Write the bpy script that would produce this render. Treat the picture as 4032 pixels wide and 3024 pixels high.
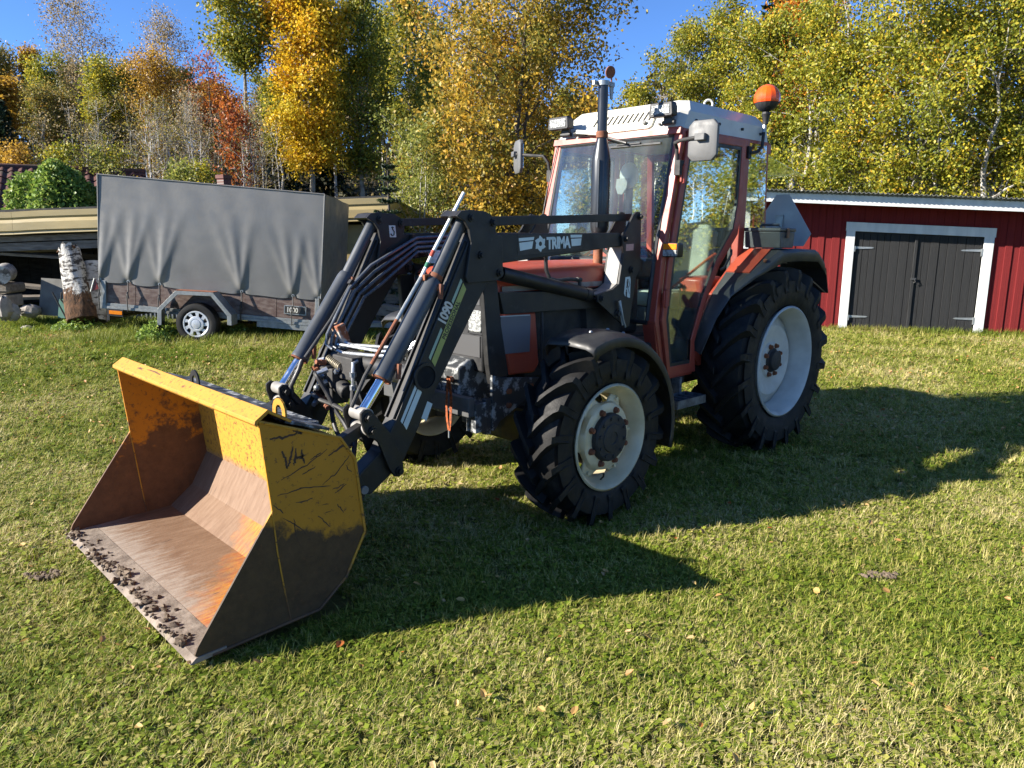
import bpy, bmesh, math, random
import numpy as np
from mathutils import Vector, Matrix, Euler

for o in list(bpy.data.objects):
    bpy.data.objects.remove(o, do_unlink=True)
scene = bpy.context.scene
COL = scene.collection
PI = math.pi

# ------------------------------------------------------------------ camera
CAM = Vector((5.764, 3.761, 1.736))
RIGHT = Vector((-0.72272193, 0.69110874, 0.00645949))
UP = Vector((-0.12930998, -0.14439427, 0.98103477))
BACK = Vector((0.67893442, 0.70818006, 0.19372416))
cam_data = bpy.data.cameras.new('camera')
cam = bpy.data.objects.new('camera', cam_data)
COL.objects.link(cam)
cam_data.sensor_width = 36.0
cam_data.lens = 36.0 * 2977.0 / 4032.0
cam_data.clip_end = 600
cam_data.clip_start = 0.05
mw = Matrix.Identity(4)
for i, v in enumerate((RIGHT, UP, BACK)):
    for k in range(3):
        mw[k][i] = v[k]
for k in range(3):
    mw[k][3] = CAM[k]
cam.matrix_world = mw
scene.camera = cam

# ------------------------------------------------------------------ sky, sun, exposure
SUNDIR = Vector((1.842, -1.034, 0.993)).normalized()      # towards the sun
elev = math.asin(SUNDIR.z)
azim = math.atan2(SUNDIR.x, SUNDIR.y)
world = bpy.data.worlds.new('World')
scene.world = world
world.use_nodes = True
wn = world.node_tree
wn.nodes.clear()
sky = wn.nodes.new('ShaderNodeTexSky')
sky.sky_type = 'NISHITA'
sky.sun_disc = False
sky.sun_elevation = elev
sky.sun_rotation = azim
sky.altitude = 3000
sky.air_density = 0.8
sky.dust_density = 0.0
sky.ozone_density = 7.5
bgn = wn.nodes.new('ShaderNodeBackground')
bgn.inputs['Strength'].default_value = 0.09
wout = wn.nodes.new('ShaderNodeOutputWorld')
wn.links.new(sky.outputs[0], bgn.inputs[0])
wn.links.new(bgn.outputs[0], wout.inputs[0])
sun_data = bpy.data.lights.new('sun', 'SUN')
sun_data.energy = 4.9
sun_data.angle = math.radians(0.5)
sun_data.color = (1.0, 0.93, 0.82)
sun = bpy.data.objects.new('sun', sun_data)
COL.objects.link(sun)
sun.rotation_euler = (-SUNDIR).to_track_quat('-Z', 'Y').to_euler()
sun.location = (10, -6, 12)
scene.view_settings.view_transform = 'Standard'
scene.view_settings.look = 'None'
scene.view_settings.exposure = 1.6
scene.view_settings.gamma = 1.0
scene.render.resolution_x = 1024
scene.render.resolution_y = 768
scene.render.engine = 'CYCLES'
scene.cycles.max_bounces = 7
scene.cycles.diffuse_bounces = 3
scene.cycles.transmission_bounces = 4
scene.cycles.transparent_max_bounces = 10

# ------------------------------------------------------------------ helpers
def tag(o, label=None, cat=None, group=None, kind=None):
    if label: o['label'] = label
    if cat: o['category'] = cat
    if group: o['group'] = group
    if kind: o['kind'] = kind
    return o

def empty(name, loc=(0, 0, 0), rotz=0.0, label=None, cat=None, group=None):
    o = bpy.data.objects.new(name, None)
    o.empty_display_size = 0.2
    COL.objects.link(o)
    o.location = loc
    o.rotation_euler = (0, 0, rotz)
    return tag(o, label, cat, group)

def frame_from(d):
    d = Vector(d).normalized()
    a = Vector((0, 0, 1)) if abs(d.z) < 0.95 else Vector((1, 0, 0))
    u = d.cross(a).normalized()
    return u, d.cross(u).normalized()

class MB:
    """collects shapes and links them as ONE mesh object"""
    def __init__(self):
        self.v = []; self.f = []
    def add(self, vs, fs):
        n = len(self.v)
        self.v.extend([tuple(p) for p in vs])
        self.f.extend([tuple(i + n for i in q) for q in fs])
        return self
    def box(self, c, s, rot=None):
        hx, hy, hz = s[0] / 2, s[1] / 2, s[2] / 2
        vs = [Vector((x, y, z)) for x in (-hx, hx) for y in (-hy, hy) for z in (-hz, hz)]
        if rot is not None:
            m = Euler(rot).to_matrix(); vs = [m @ p for p in vs]
        vs = [p + Vector(c) for p in vs]
        return self.add(vs, [(0, 1, 3, 2), (4, 6, 7, 5), (0, 4, 5, 1), (2, 3, 7, 6), (0, 2, 6, 4), (1, 5, 7, 3)])
    def bx(self, a, b):
        return self.box([(a[i] + b[i]) / 2 for i in range(3)], [abs(b[i] - a[i]) for i in range(3)])
    def prism(self, poly, a, b, axis='y'):
        def P(p, t):
            if axis == 'y': return (p[0], t, p[1])
            if axis == 'x': return (t, p[0], p[1])
            return (p[0], p[1], t)
        n = len(poly)
        vs = [P(p, a) for p in poly] + [P(p, b) for p in poly]
        fs = [tuple(range(n)), tuple(range(2 * n - 1, n - 1, -1))]
        fs += [(i, i + n, (i + 1) % n + n, (i + 1) % n) for i in range(n)]
        return self.add(vs, fs)
    def slab(self, pts, th):
        """polygon of 3D points thickened along its normal"""
        pts = [Vector(p) for p in pts]
        nrm = Vector((0, 0, 0))
        for i in range(len(pts)):
            a, b = pts[i], pts[(i + 1) % len(pts)]
            nrm += a.cross(b)
        nrm.normalize()
        n = len(pts)
        vs = [p + nrm * th / 2 for p in pts] + [p - nrm * th / 2 for p in pts]
        fs = [tuple(range(n)), tuple(range(2 * n - 1, n - 1, -1))]
        fs += [(i, i + n, (i + 1) % n + n, (i + 1) % n) for i in range(n)]
        return self.add(vs, fs)
    def tube(self, pts, r, seg=10, caps=True):
        pts = [Vector(p) for p in pts]
        n = len(pts)
        rs = r if isinstance(r, (list, tuple)) else [r] * n
        u = None
        vs = []
        for i, p in enumerate(pts):
            d = (pts[min(i + 1, n - 1)] - pts[max(i - 1, 0)])
            if d.length < 1e-7: d = Vector((0, 0, 1))
            d.normalize()
            if u is None:
                u, w = frame_from(d)
            else:
                u = (u - d * u.dot(d))
                if u.length < 1e-5: u, w = frame_from(d)
                u.normalize(); w = d.cross(u)
            for k in range(seg):
                t = 2 * PI * k / seg
                vs.append(p + (u * math.cos(t) + w * math.sin(t)) * rs[i])
        fs = []
        for i in range(n - 1):
            for k in range(seg):
                a = i * seg + k; b = i * seg + (k + 1) % seg
                fs.append((a, b, b + seg, a + seg))
        if caps:
            fs.append(tuple(range(seg - 1, -1, -1)))
            fs.append(tuple(range((n - 1) * seg, n * seg)))
        return self.add(vs, fs)
    def cyl(self, a, b, r, r2=None, seg=20):
        return self.tube([a, b], [r, r if r2 is None else r2], seg)
    def strip(self, pts, w, th, updir=(0, 0, 1)):
        """flat bar along a path: w across, th thick"""
        pts = [Vector(p) for p in pts]; n = len(pts); vs = []
        for i, p in enumerate(pts):
            d = (pts[min(i + 1, n - 1)] - pts[max(i - 1, 0)]).normalized()
            s = d.cross(Vector(updir)).normalized()
            q = s.cross(d)
            for a, b in ((-1, -1), (1, -1), (1, 1), (-1, 1)):
                vs.append(p + s * a * w / 2 + q * b * th / 2)
        fs = [(3, 2, 1, 0)]
        for i in range(n - 1):
            for k in range(4):
                a = i * 4 + k; b = i * 4 + (k + 1) % 4
                fs.append((a, b, b + 4, a + 4))
        m = (n - 1) * 4
        fs.append((m, m + 1, m + 2, m + 3))
        return self.add(vs, fs)
    def lathe(self, prof, c, axis='y', seg=48, sgn=1, a0=0.0, a1=2 * PI):
        """prof: (offset along axis, radius)"""
        full = abs(a1 - a0 - 2 * PI) < 1e-6
        ns = seg if full else seg + 1
        vs = []
        for (o, r) in prof:
            for k in range(ns):
                t = a0 + (a1 - a0) * k / seg
                ca, sa = math.cos(t) * r, math.sin(t) * r
                if axis == 'y': vs.append((c[0] + ca, c[1] + sgn * o, c[2] + sa))
                elif axis == 'x': vs.append((c[0] + sgn * o, c[1] + ca, c[2] + sa))
                else: vs.append((c[0] + ca, c[1] + sa, c[2] + sgn * o))
        fs = []
        for i in range(len(prof) - 1):
            for k in range(seg):
                k2 = (k + 1) % ns
                fs.append((i * ns + k, i * ns + k2, (i + 1) * ns + k2, (i + 1) * ns + k))
        return self.add(vs, fs)
    def sphere(self, c, r, seg=16, rings=10, sc=(1, 1, 1), half=None):
        prof = []
        for i in range(rings + 1):
            t = -PI / 2 + PI * i / rings
            if half == 'top': t = PI / 2 * i / rings
            if half == 'bottom': t = -PI / 2 + PI / 2 * i / rings
            prof.append((math.sin(t) * r * sc[2], max(math.cos(t) * r, 1e-4)))
        n = len(self.v)
        self.lathe(prof, (0, 0, 0), 'z', seg)
        for i in range(n, len(self.v)):
            p = self.v[i]
            self.v[i] = (p[0] * sc[0] + c[0], p[1] * sc[1] + c[1], p[2] + c[2])
        return self
    def nut(self, c, d, r, h, seg=6):
        d = Vector(d).normalized(); c = Vector(c)
        return self.cyl(c, c + d * h, r, r * 0.94, seg)
    def mesh(self, name, smooth=True, angle=35, fix=True):
        me = bpy.data.meshes.new(name)
        me.from_pydata(self.v, [], self.f)
        if fix:
            bm = bmesh.new(); bm.from_mesh(me)
            bmesh.ops.recalc_face_normals(bm, faces=bm.faces)
            bm.to_mesh(me); bm.free()
        if smooth:
            me.polygons.foreach_set('use_smooth', [True] * len(me.polygons))
            me.set_sharp_from_angle(angle=math.radians(angle))
        me.update()
        return me
    def build(self, name, mat, parent=None, smooth=True, angle=35, bevel=0.0, fix=True, bseg=2):
        me = self.mesh(name, smooth, angle, fix)
        if mat: me.materials.append(mat)
        o = bpy.data.objects.new(name, me)
        COL.objects.link(o)
        if parent: o.parent = parent
        if bevel > 0:
            m = o.modifiers.new('bevel', 'BEVEL')
            m.width = bevel; m.segments = bseg; m.limit_method = 'ANGLE'; m.angle_limit = math.radians(40)
        return o

def copy_tree(o, parent=None):
    c = o.copy(); COL.objects.link(c)
    c.parent = parent
    for ch in list(o.children):
        copy_tree(ch, c)
    return c

# ------------------------------------------------------------------ materials
def nt(mat):
    mat.use_nodes = True
    t = mat.node_tree
    t.nodes.clear()
    return t

class NB:
    def __init__(self, name):
        self.m = bpy.data.materials.new(name); self.t = nt(self.m)
        self.out = self.n('ShaderNodeOutputMaterial')
    def n(self, typ, **kw):
        x = self.t.nodes.new(typ)
        for k, v in kw.items(): setattr(x, k, v)
        return x
    def l(self, a, b): self.t.links.new(a, b)
    def s(self, node, name, val):
        if hasattr(val, 'node'): self.l(val, node.inputs[name])
        else: node.inputs[name].default_value = val
    def obj(self): return self.n('ShaderNodeTexCoord').outputs['Object']
    def pos(self): return self.n('ShaderNodeNewGeometry').outputs['Position']
    def island(self): return self.n('ShaderNodeNewGeometry').outputs['Random Per Island']
    def orand(self): return self.n('ShaderNodeObjectInfo').outputs['Random']
    def mapping(self, vec, scale=(1, 1, 1), loc=(0, 0, 0), rot=(0, 0, 0)):
        m = self.n('ShaderNodeMapping'); self.l(vec, m.inputs['Vector'])
        m.inputs['Scale'].default_value = scale; m.inputs['Location'].default_value = loc; m.inputs['Rotation'].default_value = rot
        return m.outputs[0]
    def noise(self, vec, scale, detail=4, rough=0.55, dist=0.0):
        x = self.n('ShaderNodeTexNoise')
        if vec is not None: self.l(vec, x.inputs['Vector'])
        x.inputs['Scale'].default_value = scale; x.inputs['Detail'].default_value = detail
        x.inputs['Roughness'].default_value = rough; x.inputs['Distortion'].default_value = dist
        return x.outputs['Fac']
    def ramp(self, fac, stops, interp='LINEAR'):
        r = self.n('ShaderNodeValToRGB'); r.color_ramp.interpolation = interp
        el = r.color_ramp.elements
        while len(el) < len(stops): el.new(0.5)
        for e, (p, c) in zip(el, stops):
            e.position = p
            e.color = (c, c, c, 1) if isinstance(c, (int, float)) else (c[0], c[1], c[2], 1)
        self.l(fac, r.inputs[0])
        return r.outputs[0]
    def mix(self, fac, a, b, mode='MIX'):
        x = self.n('ShaderNodeMix', data_type='RGBA', blend_type=mode)
        for i, v in ((0, fac), (6, a), (7, b)):
            if hasattr(v, 'node'): self.l(v, x.inputs[i])
            elif i == 0: x.inputs[i].default_value = v
            else: x.inputs[i].default_value = (v[0], v[1], v[2], 1)
        return x.outputs[2]
    def math(self, op, a, b=0.0, clamp=False):
        x = self.n('ShaderNodeMath', operation=op, use_clamp=clamp)
        for i, v in ((0, a), (1, b)):
            if hasattr(v, 'node'): self.l(v, x.inputs[i])
            else: x.inputs[i].default_value = v
        return x.outputs[0]
    def sep(self, vec):
        x = self.n('ShaderNodeSeparateXYZ'); self.l(vec, x.inputs[0]); return x.outputs
    def bump(self, h, strength=0.3, dist=0.01):
        b = self.n('ShaderNodeBump'); b.inputs['Strength'].default_value = strength; b.inputs['Distance'].default_value = dist
        self.l(h, b.inputs['Height']); return b.outputs[0]
    def principled(self, col, rough=0.5, metal=0.0, normal=None, spec=0.5, **kw):
        p = self.n('ShaderNodeBsdfPrincipled')
        if hasattr(col, 'node'): self.l(col, p.inputs['Base Color'])
        else: p.inputs['Base Color'].default_value = (col[0], col[1], col[2], 1)
        self.s(p, 'Roughness', rough); self.s(p, 'Metallic', metal)
        p.inputs['Specular IOR Level'].default_value = spec
        if normal is not None: self.l(normal, p.inputs['Normal'])
        for k, v in kw.items(): self.s(p, k, v)
        self.l(p.outputs[0], self.out.inputs[0])
        return p

def paint(name, col, col2=None, scale=6.0, lo=0.4, hi=0.65, rough=0.5, metal=0.0, bump=0.0, bscale=40, spec=0.5, det=5, stretch=(1, 1, 1), dirt=None, dlo=0.55, dhi=0.8, dscale=3.0):
    """paint with a second colour in patches, optional dirt colour, fine relief"""
    b = NB(name); v = b.mapping(b.obj(), stretch)
    if col2 is None: col2 = tuple(c * 0.8 for c in col)
    c = b.mix(b.ramp(b.noise(v, scale, det), [(lo, 0.0), (hi, 1.0)]), col, col2)
    if dirt is not None:
        c = b.mix(b.ramp(b.noise(v, dscale, 8, 0.65), [(dlo, 0.0), (dhi, 1.0)]), c, dirt)
    nrm = b.bump(b.noise(v, bscale, 6), bump, 0.01) if bump > 0 else None
    r = b.ramp(b.noise(v, scale * 2.3, 4), [(0.3, max(rough - 0.1, 0.02)), (0.7, min(rough + 0.12, 1))])
    b.principled(c, r, metal, nrm, spec)
    return b.m

def glass_mat(name, tint=(0.85, 0.95, 0.92), haze=0.12, refl=1.0):
    """thin sheet: mostly clear, mirror reflection, a little dust"""
    b = NB(name)
    tr = b.n('ShaderNodeBsdfTransparent'); tr.inputs[0].default_value = (*tint, 1)
    gl = b.n('ShaderNodeBsdfGlossy'); gl.inputs['Roughness'].default_value = 0.015
    gl.inputs[0].default_value = (1, 1, 1, 1)
    fr = b.n('ShaderNodeFresnel'); fr.inputs[0].default_value = 1.38
    fm = b.math('MULTIPLY', fr.outputs[0], refl, True)
    m1 = b.n('ShaderNodeMixShader'); b.l(fm, m1.inputs[0]); b.l(tr.outputs[0], m1.inputs[1]); b.l(gl.outputs[0], m1.inputs[2])
    df = b.n('ShaderNodeBsdfDiffuse'); df.inputs[0].default_value = (0.62, 0.64, 0.64, 1)
    dn = b.ramp(b.noise(b.mapping(b.obj(), (1, 1, 0.35)), 4.0, 6, 0.6), [(0.3, 0.0), (0.75, 1.0)])
    m2 = b.n('ShaderNodeMixShader'); b.l(b.math('MULTIPLY', dn, haze), m2.inputs[0]); b.l(m1.outputs[0], m2.inputs[1]); b.l(df.outputs[0], m2.inputs[2])
    b.l(m2.outputs[0], b.out.inputs[0])
    return b.m

def leaf_mat(name, stops, transl=0.45, rough=0.5, patch=None, patch_scale=0.5):
    """stops: colour ramp over the random value of each leaf"""
    b = NB(name)
    rnd = b.island()
    c = b.ramp(rnd, stops)
    if patch is not None:
        n = b.ramp(b.noise(b.pos(), patch_scale, 3), [(0.42, 0.0), (0.62, 1.0)])
        c = b.mix(n, c, b.ramp(rnd, patch))
    d = b.n('ShaderNodeBsdfPrincipled'); b.l(c, d.inputs['Base Color']); d.inputs['Roughness'].default_value = rough
    d.inputs['Specular IOR Level'].default_value = 0.35
    t = b.n('ShaderNodeBsdfTranslucent'); b.l(c, t.inputs[0])
    m = b.n('ShaderNodeMixShader'); m.inputs[0].default_value = transl
    b.l(d.outputs[0], m.inputs[1]); b.l(t.outputs[0], m.inputs[2]); b.l(m.outputs[0], b.out.inputs[0])
    return b.m

def emis(name, col, strength):
    b = NB(name); e = b.n('ShaderNodeEmission'); e.inputs[0].default_value = (*col, 1); e.inputs[1].default_value = strength
    b.l(e.outputs[0], b.out.inputs[0]); return b.m

FH = Vector((-0.692, -0.722, 0.0)).normalized()      # horizontal view direction
UH = Vector((-0.7227, 0.6911, 0.0)).normalized()

def smooth(a, b, x):
    t = np.clip((x - a) / (b - a), 0, 1)
    return t * t * (3 - 2 * t)

def ground_z(x, y):
    x = np.asarray(x, float); y = np.asarray(y, float)
    d = (x - CAM.x) * FH.x + (y - CAM.y) * FH.y
    l = (x - CAM.x) * UH.x + (y - CAM.y) * UH.y
    z = 0.10 * smooth(-3.5, -7.5, y) * smooth(3.0, -1.0, l)
    z = z + 0.012 * np.sin(x * 1.7 + 0.6 * y) * np.sin(y * 1.3 - 0.4 * x) * smooth(1.0, 3.0, np.hypot(x - 2.5, y))
    st = np.where(l > 0, 18.5, 19.0)
    z = z + 9.5 * np.clip((d - st) / 60.0, 0, 1.2) ** 0.92
    return z
# ------------------------------------------------------------------ shared materials
WHITE_WOOD = paint('white_painted_wood', (0.60, 0.61, 0.60), (0.50, 0.515, 0.515), 9, rough=0.55, bump=0.15, stretch=(1, 1, 0.2))
RED_WOOD = paint('falu_red_wood', (0.175, 0.018, 0.018), (0.115, 0.013, 0.014), 7, 0.35, 0.7, rough=0.85, bump=0.5, bscale=60, stretch=(2.5, 2.5, 0.18), spec=0.2)
BLACK_WOOD = paint('tarred_black_wood', (0.015, 0.016, 0.017), (0.030, 0.030, 0.031), 9, 0.4, 0.75, rough=0.7, bump=0.8, bscale=70, stretch=(2.2, 2.2, 0.12), spec=0.3)
GREY_WOOD = paint('weathered_grey_wood', (0.23, 0.20, 0.165), (0.11, 0.095, 0.08), 8, 0.35, 0.7, rough=0.9, bump=0.6, bscale=60, stretch=(0.5, 3, 3), spec=0.2)
DARK_WOOD = paint('old_dark_wood', (0.055, 0.045, 0.036), (0.025, 0.02, 0.018), 7, rough=0.9, bump=0.5, stretch=(0.4, 2, 2), spec=0.2)
ZINC = paint('galvanised_steel', (0.32, 0.34, 0.345), (0.22, 0.24, 0.245), 14, 0.35, 0.7, rough=0.42, metal=0.55, bump=0.1)
ROOF_SHEET = paint('corrugated_roof_sheet', (0.17, 0.175, 0.17), (0.10, 0.105, 0.10), 5, rough=0.7, spec=0.3)
YELLOW_SHEET = paint('yellow_painted_sheet', (0.37, 0.285, 0.125), (0.31, 0.245, 0.115), 3, rough=0.4, dirt=(0.16, 0.12, 0.06), dlo=0.6, dhi=0.9, dscale=5, stretch=(0.4, 1, 1.6))
FELT = paint('roofing_felt', (0.045, 0.045, 0.045), (0.07, 0.07, 0.065), 8, rough=0.95, spec=0.2)
STONE = paint('grey_stone', (0.34, 0.31, 0.27), (0.20, 0.185, 0.165), 9, 0.35, 0.7, rough=0.95, bump=0.9, bscale=24, spec=0.2)

def ground_material():
    b = NB('lawn_soil_and_moss')
    p = b.pos()
    n1 = b.ramp(b.noise(p, 1.1, 5, 0.6), [(0.35, 0.0), (0.65, 1.0)])
    n2 = b.ramp(b.noise(p, 22, 6, 0.7), [(0.3, 0.0), (0.75, 1.0)])
    c = b.mix(n2, (0.055, 0.070, 0.014), (0.17, 0.155, 0.055))
    c = b.mix(n1, c, b.mix(n2, (0.075, 0.095, 0.016), (0.20, 0.18, 0.07)))
    x = b.sep(p)
    d = b.math('ADD', b.math('MULTIPLY', x[0], FH.x), b.math('MULTIPLY', x[1], FH.y))
    d = b.math('ADD', d, -(CAM.x * FH.x + CAM.y * FH.y))
    far = b.ramp(b.math('MULTIPLY', d, 0.01), [(0.185, 0.0), (0.205, 1.0)])
    c = b.mix(far, c, b.mix(b.noise(p, 3, 6, 0.7), (0.030, 0.028, 0.014), (0.075, 0.055, 0.026)))
    b.principled(c, 0.95, 0.0, b.bump(b.noise(p, 30, 8, 0.7), 0.9, 0.03), 0.15)
    return b.m

def build_ground():
    ds = np.concatenate([np.linspace(-60, -2, 12), np.linspace(-1, 20, 85), np.linspace(21, 60, 30), np.linspace(66, 320, 16)])
    ls = np.concatenate([np.linspace(-280, -26, 12), np.linspace(-24, 24, 121), np.linspace(26, 280, 12)])
    D, Lm = np.meshgrid(ds, ls, indexing='ij')
    X = CAM.x + FH.x * D + UH.x * Lm; Y = CAM.y + FH.y * D + UH.y * Lm
    Z = ground_z(X, Y)
    nd, nl = D.shape
    vs = np.stack([X, Y, Z], -1).reshape(-1, 3)
    fs = [(i * nl + j, (i + 1) * nl + j, (i + 1) * nl + j + 1, i * nl + j + 1) for i in range(nd - 1) for j in range(nl - 1)]
    m = MB(); m.v = [tuple(v) for v in vs]; m.f = fs
    o = m.build('lawn', ground_material(), fix=True, angle=180)
    tag(o, kind='structure')
build_ground()

# ------------------------------------------------------------------ red barn
def build_barn():
    rz = math.atan2(0.83814, -0.54546)
    B = empty('red_barn', (-8.371, -2.12, 0), rz, 'red board shed with black double doors in a white frame', 'shed')
    rnd = random.Random(3)
    top = lambda s: 2.47 - 0.044 * s
    wb = MB()
    wb.prism([(-1.86, -0.1), (5.3, -0.1), (5.3, top(5.3)), (-1.86, top(-1.86))], 0.03, 0.06)
    wb.build('wall_backing', DARK_WOOD, B, smooth=False)  # added dark sheet behind the boards, stops light leaking through
    sb = MB(); sb.prism([(0.02, -0.1), (4.1, -0.1), (4.1, 1.66), (0.02, 2.52)], -1.80, -1.77, 'x'); sb.build('wall_backing', DARK_WOOD, B, smooth=False)
    bk = MB(); bk.bx((-1.8, 4.06, -0.1), (5.3, 4.1, 1.65)); bk.build('back_wall', RED_WOOD, B, smooth=False)
    rt = MB(); rt.bx((5.27, 0, -0.1), (5.3, 4.1, 1.65)); rt.build('end_wall', RED_WOOD, B, smooth=False)
    unit = MB(); unit.prism([(-0.5, -0.011), (-0.46, -0.014), (0.46, -0.014), (0.5, -0.011), (0.5, 0.011), (-0.5, 0.011)], 0, 1, 'z')
    me = unit.mesh('board', smooth=False); me.materials.append(RED_WOOD)
    unitx = MB(); unitx.prism([(-0.011, -0.5), (-0.014, -0.46), (-0.014, 0.46), (-0.011, 0.5), (0.011, 0.5), (0.011, -0.5)], 0, 1, 'z')
    mex = unitx.mesh('board', smooth=False); mex.materials.append(RED_WOOD)
    s = -1.80; k = 0
    while s < 5.25:
        w = rnd.uniform(0.115, 0.15)
        c = s + w / 2
        z0 = 0.01 + rnd.uniform(-0.01, 0.02); z1 = top(c)
        if -0.05 < c < 2.33: z0 = 1.93 - 0.045 * c
        o = bpy.data.objects.new('board', me); COL.objects.link(o); o.parent = B
        o.location = (c, 0.012 if k % 2 else -0.006 + rnd.uniform(-0.003, 0.003), z0); o.scale = (w * (1.0 if k % 2 else 0.985), 1, z1 - z0)
        s += w - 0.006; k += 1
    y = 0.04; k = 0
    while y < 4.0:
        w = rnd.uniform(0.115, 0.15); c = y + w / 2
        o = bpy.data.objects.new('board', mex); COL.objects.link(o); o.parent = B
        o.location = (-1.835 + (0.012 if k % 2 else -0.006), c, 0.0); o.scale = (1, w, 2.50 - c * 0.215)
        y += w - 0.006; k += 1
    for a, b in (((-1.90, -0.045, 0.0), (-1.76, -0.02, top(-1.85))), ((-1.885, -0.018, 0.0), (-1.86, 0.11, 2.46))):
        cb = MB(); cb.bx(a, b); cb.build('corner_board', WHITE_WOOD, B, smooth=False, bevel=0.003)
    # door frame
    f = MB(); f.bx((-0.072, -0.055, 0.0), (0.076, -0.022, 1.862)); f.build('door_post', WHITE_WOOD, B, smooth=False, bevel=0.003)
    f = MB(); f.bx((2.19, -0.055, -0.02), (2.345, -0.022, 1.765)); f.build('door_post', WHITE_WOOD, B, smooth=False, bevel=0.003)
    f = MB(); f.prism([(-0.085, 1.846), (2.36, 1.742), (2.36, 1.90), (-0.085, 2.004)], -0.062, -0.02); f.build('door_header', WHITE_WOOD, B, smooth=False, bevel=0.003)
    # door leaves
    um = MB(); um.prism([(-0.5, -0.012), (-0.47, -0.016), (0.47, -0.016), (0.5, -0.012), (0.5, 0.012), (-0.5, 0.012)], 0, 1, 'z')
    dm = um.mesh('plank', smooth=False); dm.materials.append(BLACK_WOOD)
    for (a, b, yy) in ((0.085, 1.115, 0.012), (1.125, 2.18, 0.004)):
        db = MB(); db.bx((a + .005, yy + 0.02, 0.03), (b - .005, yy + 0.045, 1.72)); d = db.build('door_leaf', BLACK_WOOD, B, smooth=False)
        s = a
        while s < b - 0.04:
            w = min(rnd.uniform(0.10, 0.155), b - s)
            o = bpy.data.objects.new('plank', dm); COL.objects.link(o); o.parent = d
            o.location = (s + w / 2, yy + rnd.uniform(-0.006, 0.006), rnd.uniform(0.0, 0.05))
            o.scale = (w - 0.006, 1, 1.83 - 0.044 * s - o.location.z); s += w
        for z in ((1.545, 0.295) if a < 1 else (1.515, 0.31)):
            h = MB()
            if a < 1: h.prism([(a - 0.0, z - 0.022), (a + 0.30, z - 0.014), (a + 0.34, z), (a + 0.30, z + 0.014), (a, z + 0.022)], yy - 0.03, yy - 0.022); h.bx((a - 0.012, yy - 0.06, z - 0.07), (a + 0.016, yy - 0.022, z + 0.03))
            else: h.prism([(b, z - 0.022), (b - 0.30, z - 0.014), (b - 0.34, z), (b - 0.30, z + 0.014), (b, z + 0.022)], yy - 0.03, yy - 0.022); h.bx((b - 0.016, yy - 0.06, z - 0.10), (b + 0.012, yy - 0.022, z + 0.03))
            h.build('strap_hinge', ZINC, d, smooth=False)
    st = MB(); st.bx((1.085, -0.045, 0.02), (1.135, -0.010, 1.76)); st.build('door_stop_strip', BLACK_WOOD, B, smooth=False, bevel=0.006)
    lk = MB(); lk.bx((1.07, -0.06, 0.98), (1.16, -0.046, 1.02)); lk.tube([(1.13, -0.07, 1.0), (1.15, -0.075, 0.95), (1.12, -0.07, 0.93)], 0.008, 8); lk.build('hasp', paint('dark_iron', (0.08, 0.08, 0.08), rough=0.5, metal=0.6), B)
    # eaves
    e = lambda s: 2.44 - 0.044 * s
    f = MB(); f.prism([(-2.18, e(-2.18) - 0.165), (5.55, e(5.55) - 0.165), (5.55, e(5.55)), (-2.18, e(-2.18))], -0.63, -0.605); f.build('fascia', WHITE_WOOD, B, smooth=False, bevel=0.003)
    k = 0
    for s0 in np.arange(-2.15, 5.5, 0.6):
        f = MB(); f.prism([(s0, e(s0) - 0.02), (s0 + 0.05, e(s0) - 0.02), (s0 + 0.05, e(s0) - 0.13), (s0, e(s0) - 0.13)], -0.60, 0.02); f.build('rafter', DARK_WOOD, B, smooth=False)
    f = MB(); f.slab([(-2.19, -0.64, e(-2.18) - 0.07), (-2.19, 4.4, e(-2.18) - 1.15), (-2.19, 4.4, e(-2.18) - 1.0), (-2.19, -0.64, e(-2.18) + 0.08)], 0.025); f.build('rake_board', WHITE_WOOD, B, smooth=False)
    # corrugated roof
    m = MB(); n = int(7.75 / 0.0130)
    rows = [(-0.78, 0.050), (2.0, -0.553), (4.5, -1.09)]
    for j, (yy, dz) in enumerate(rows):
        for i in range(n + 1):
            s = -2.25 + i * 0.0130
            m.v.append((s, yy, e(s) + dz - 0.01 + 0.011 * math.sin(2 * PI * s / 0.075)))
    for j in range(2):
        for i in range(n):
            m.f.append((j * (n + 1) + i, j * (n + 1) + i + 1, (j + 1) * (n + 1) + i + 1, (j + 1) * (n + 1) + i))
    o = m.build('roof', ROOF_SHEET, B, angle=80)
    so = o.modifiers.new('solid', 'SOLIDIFY'); so.thickness = 0.006
    f = MB(); f.slab([(-2.15, -0.6, e(-2.15)), (5.5, -0.6, e(5.5)), (5.5, 4.4, e(5.5) - 1.075), (-2.15, 4.4, e(-2.15) - 1.075)], 0.02); f.build('roof_boarding', DARK_WOOD, B, smooth=False)
    return B
build_barn()

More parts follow.
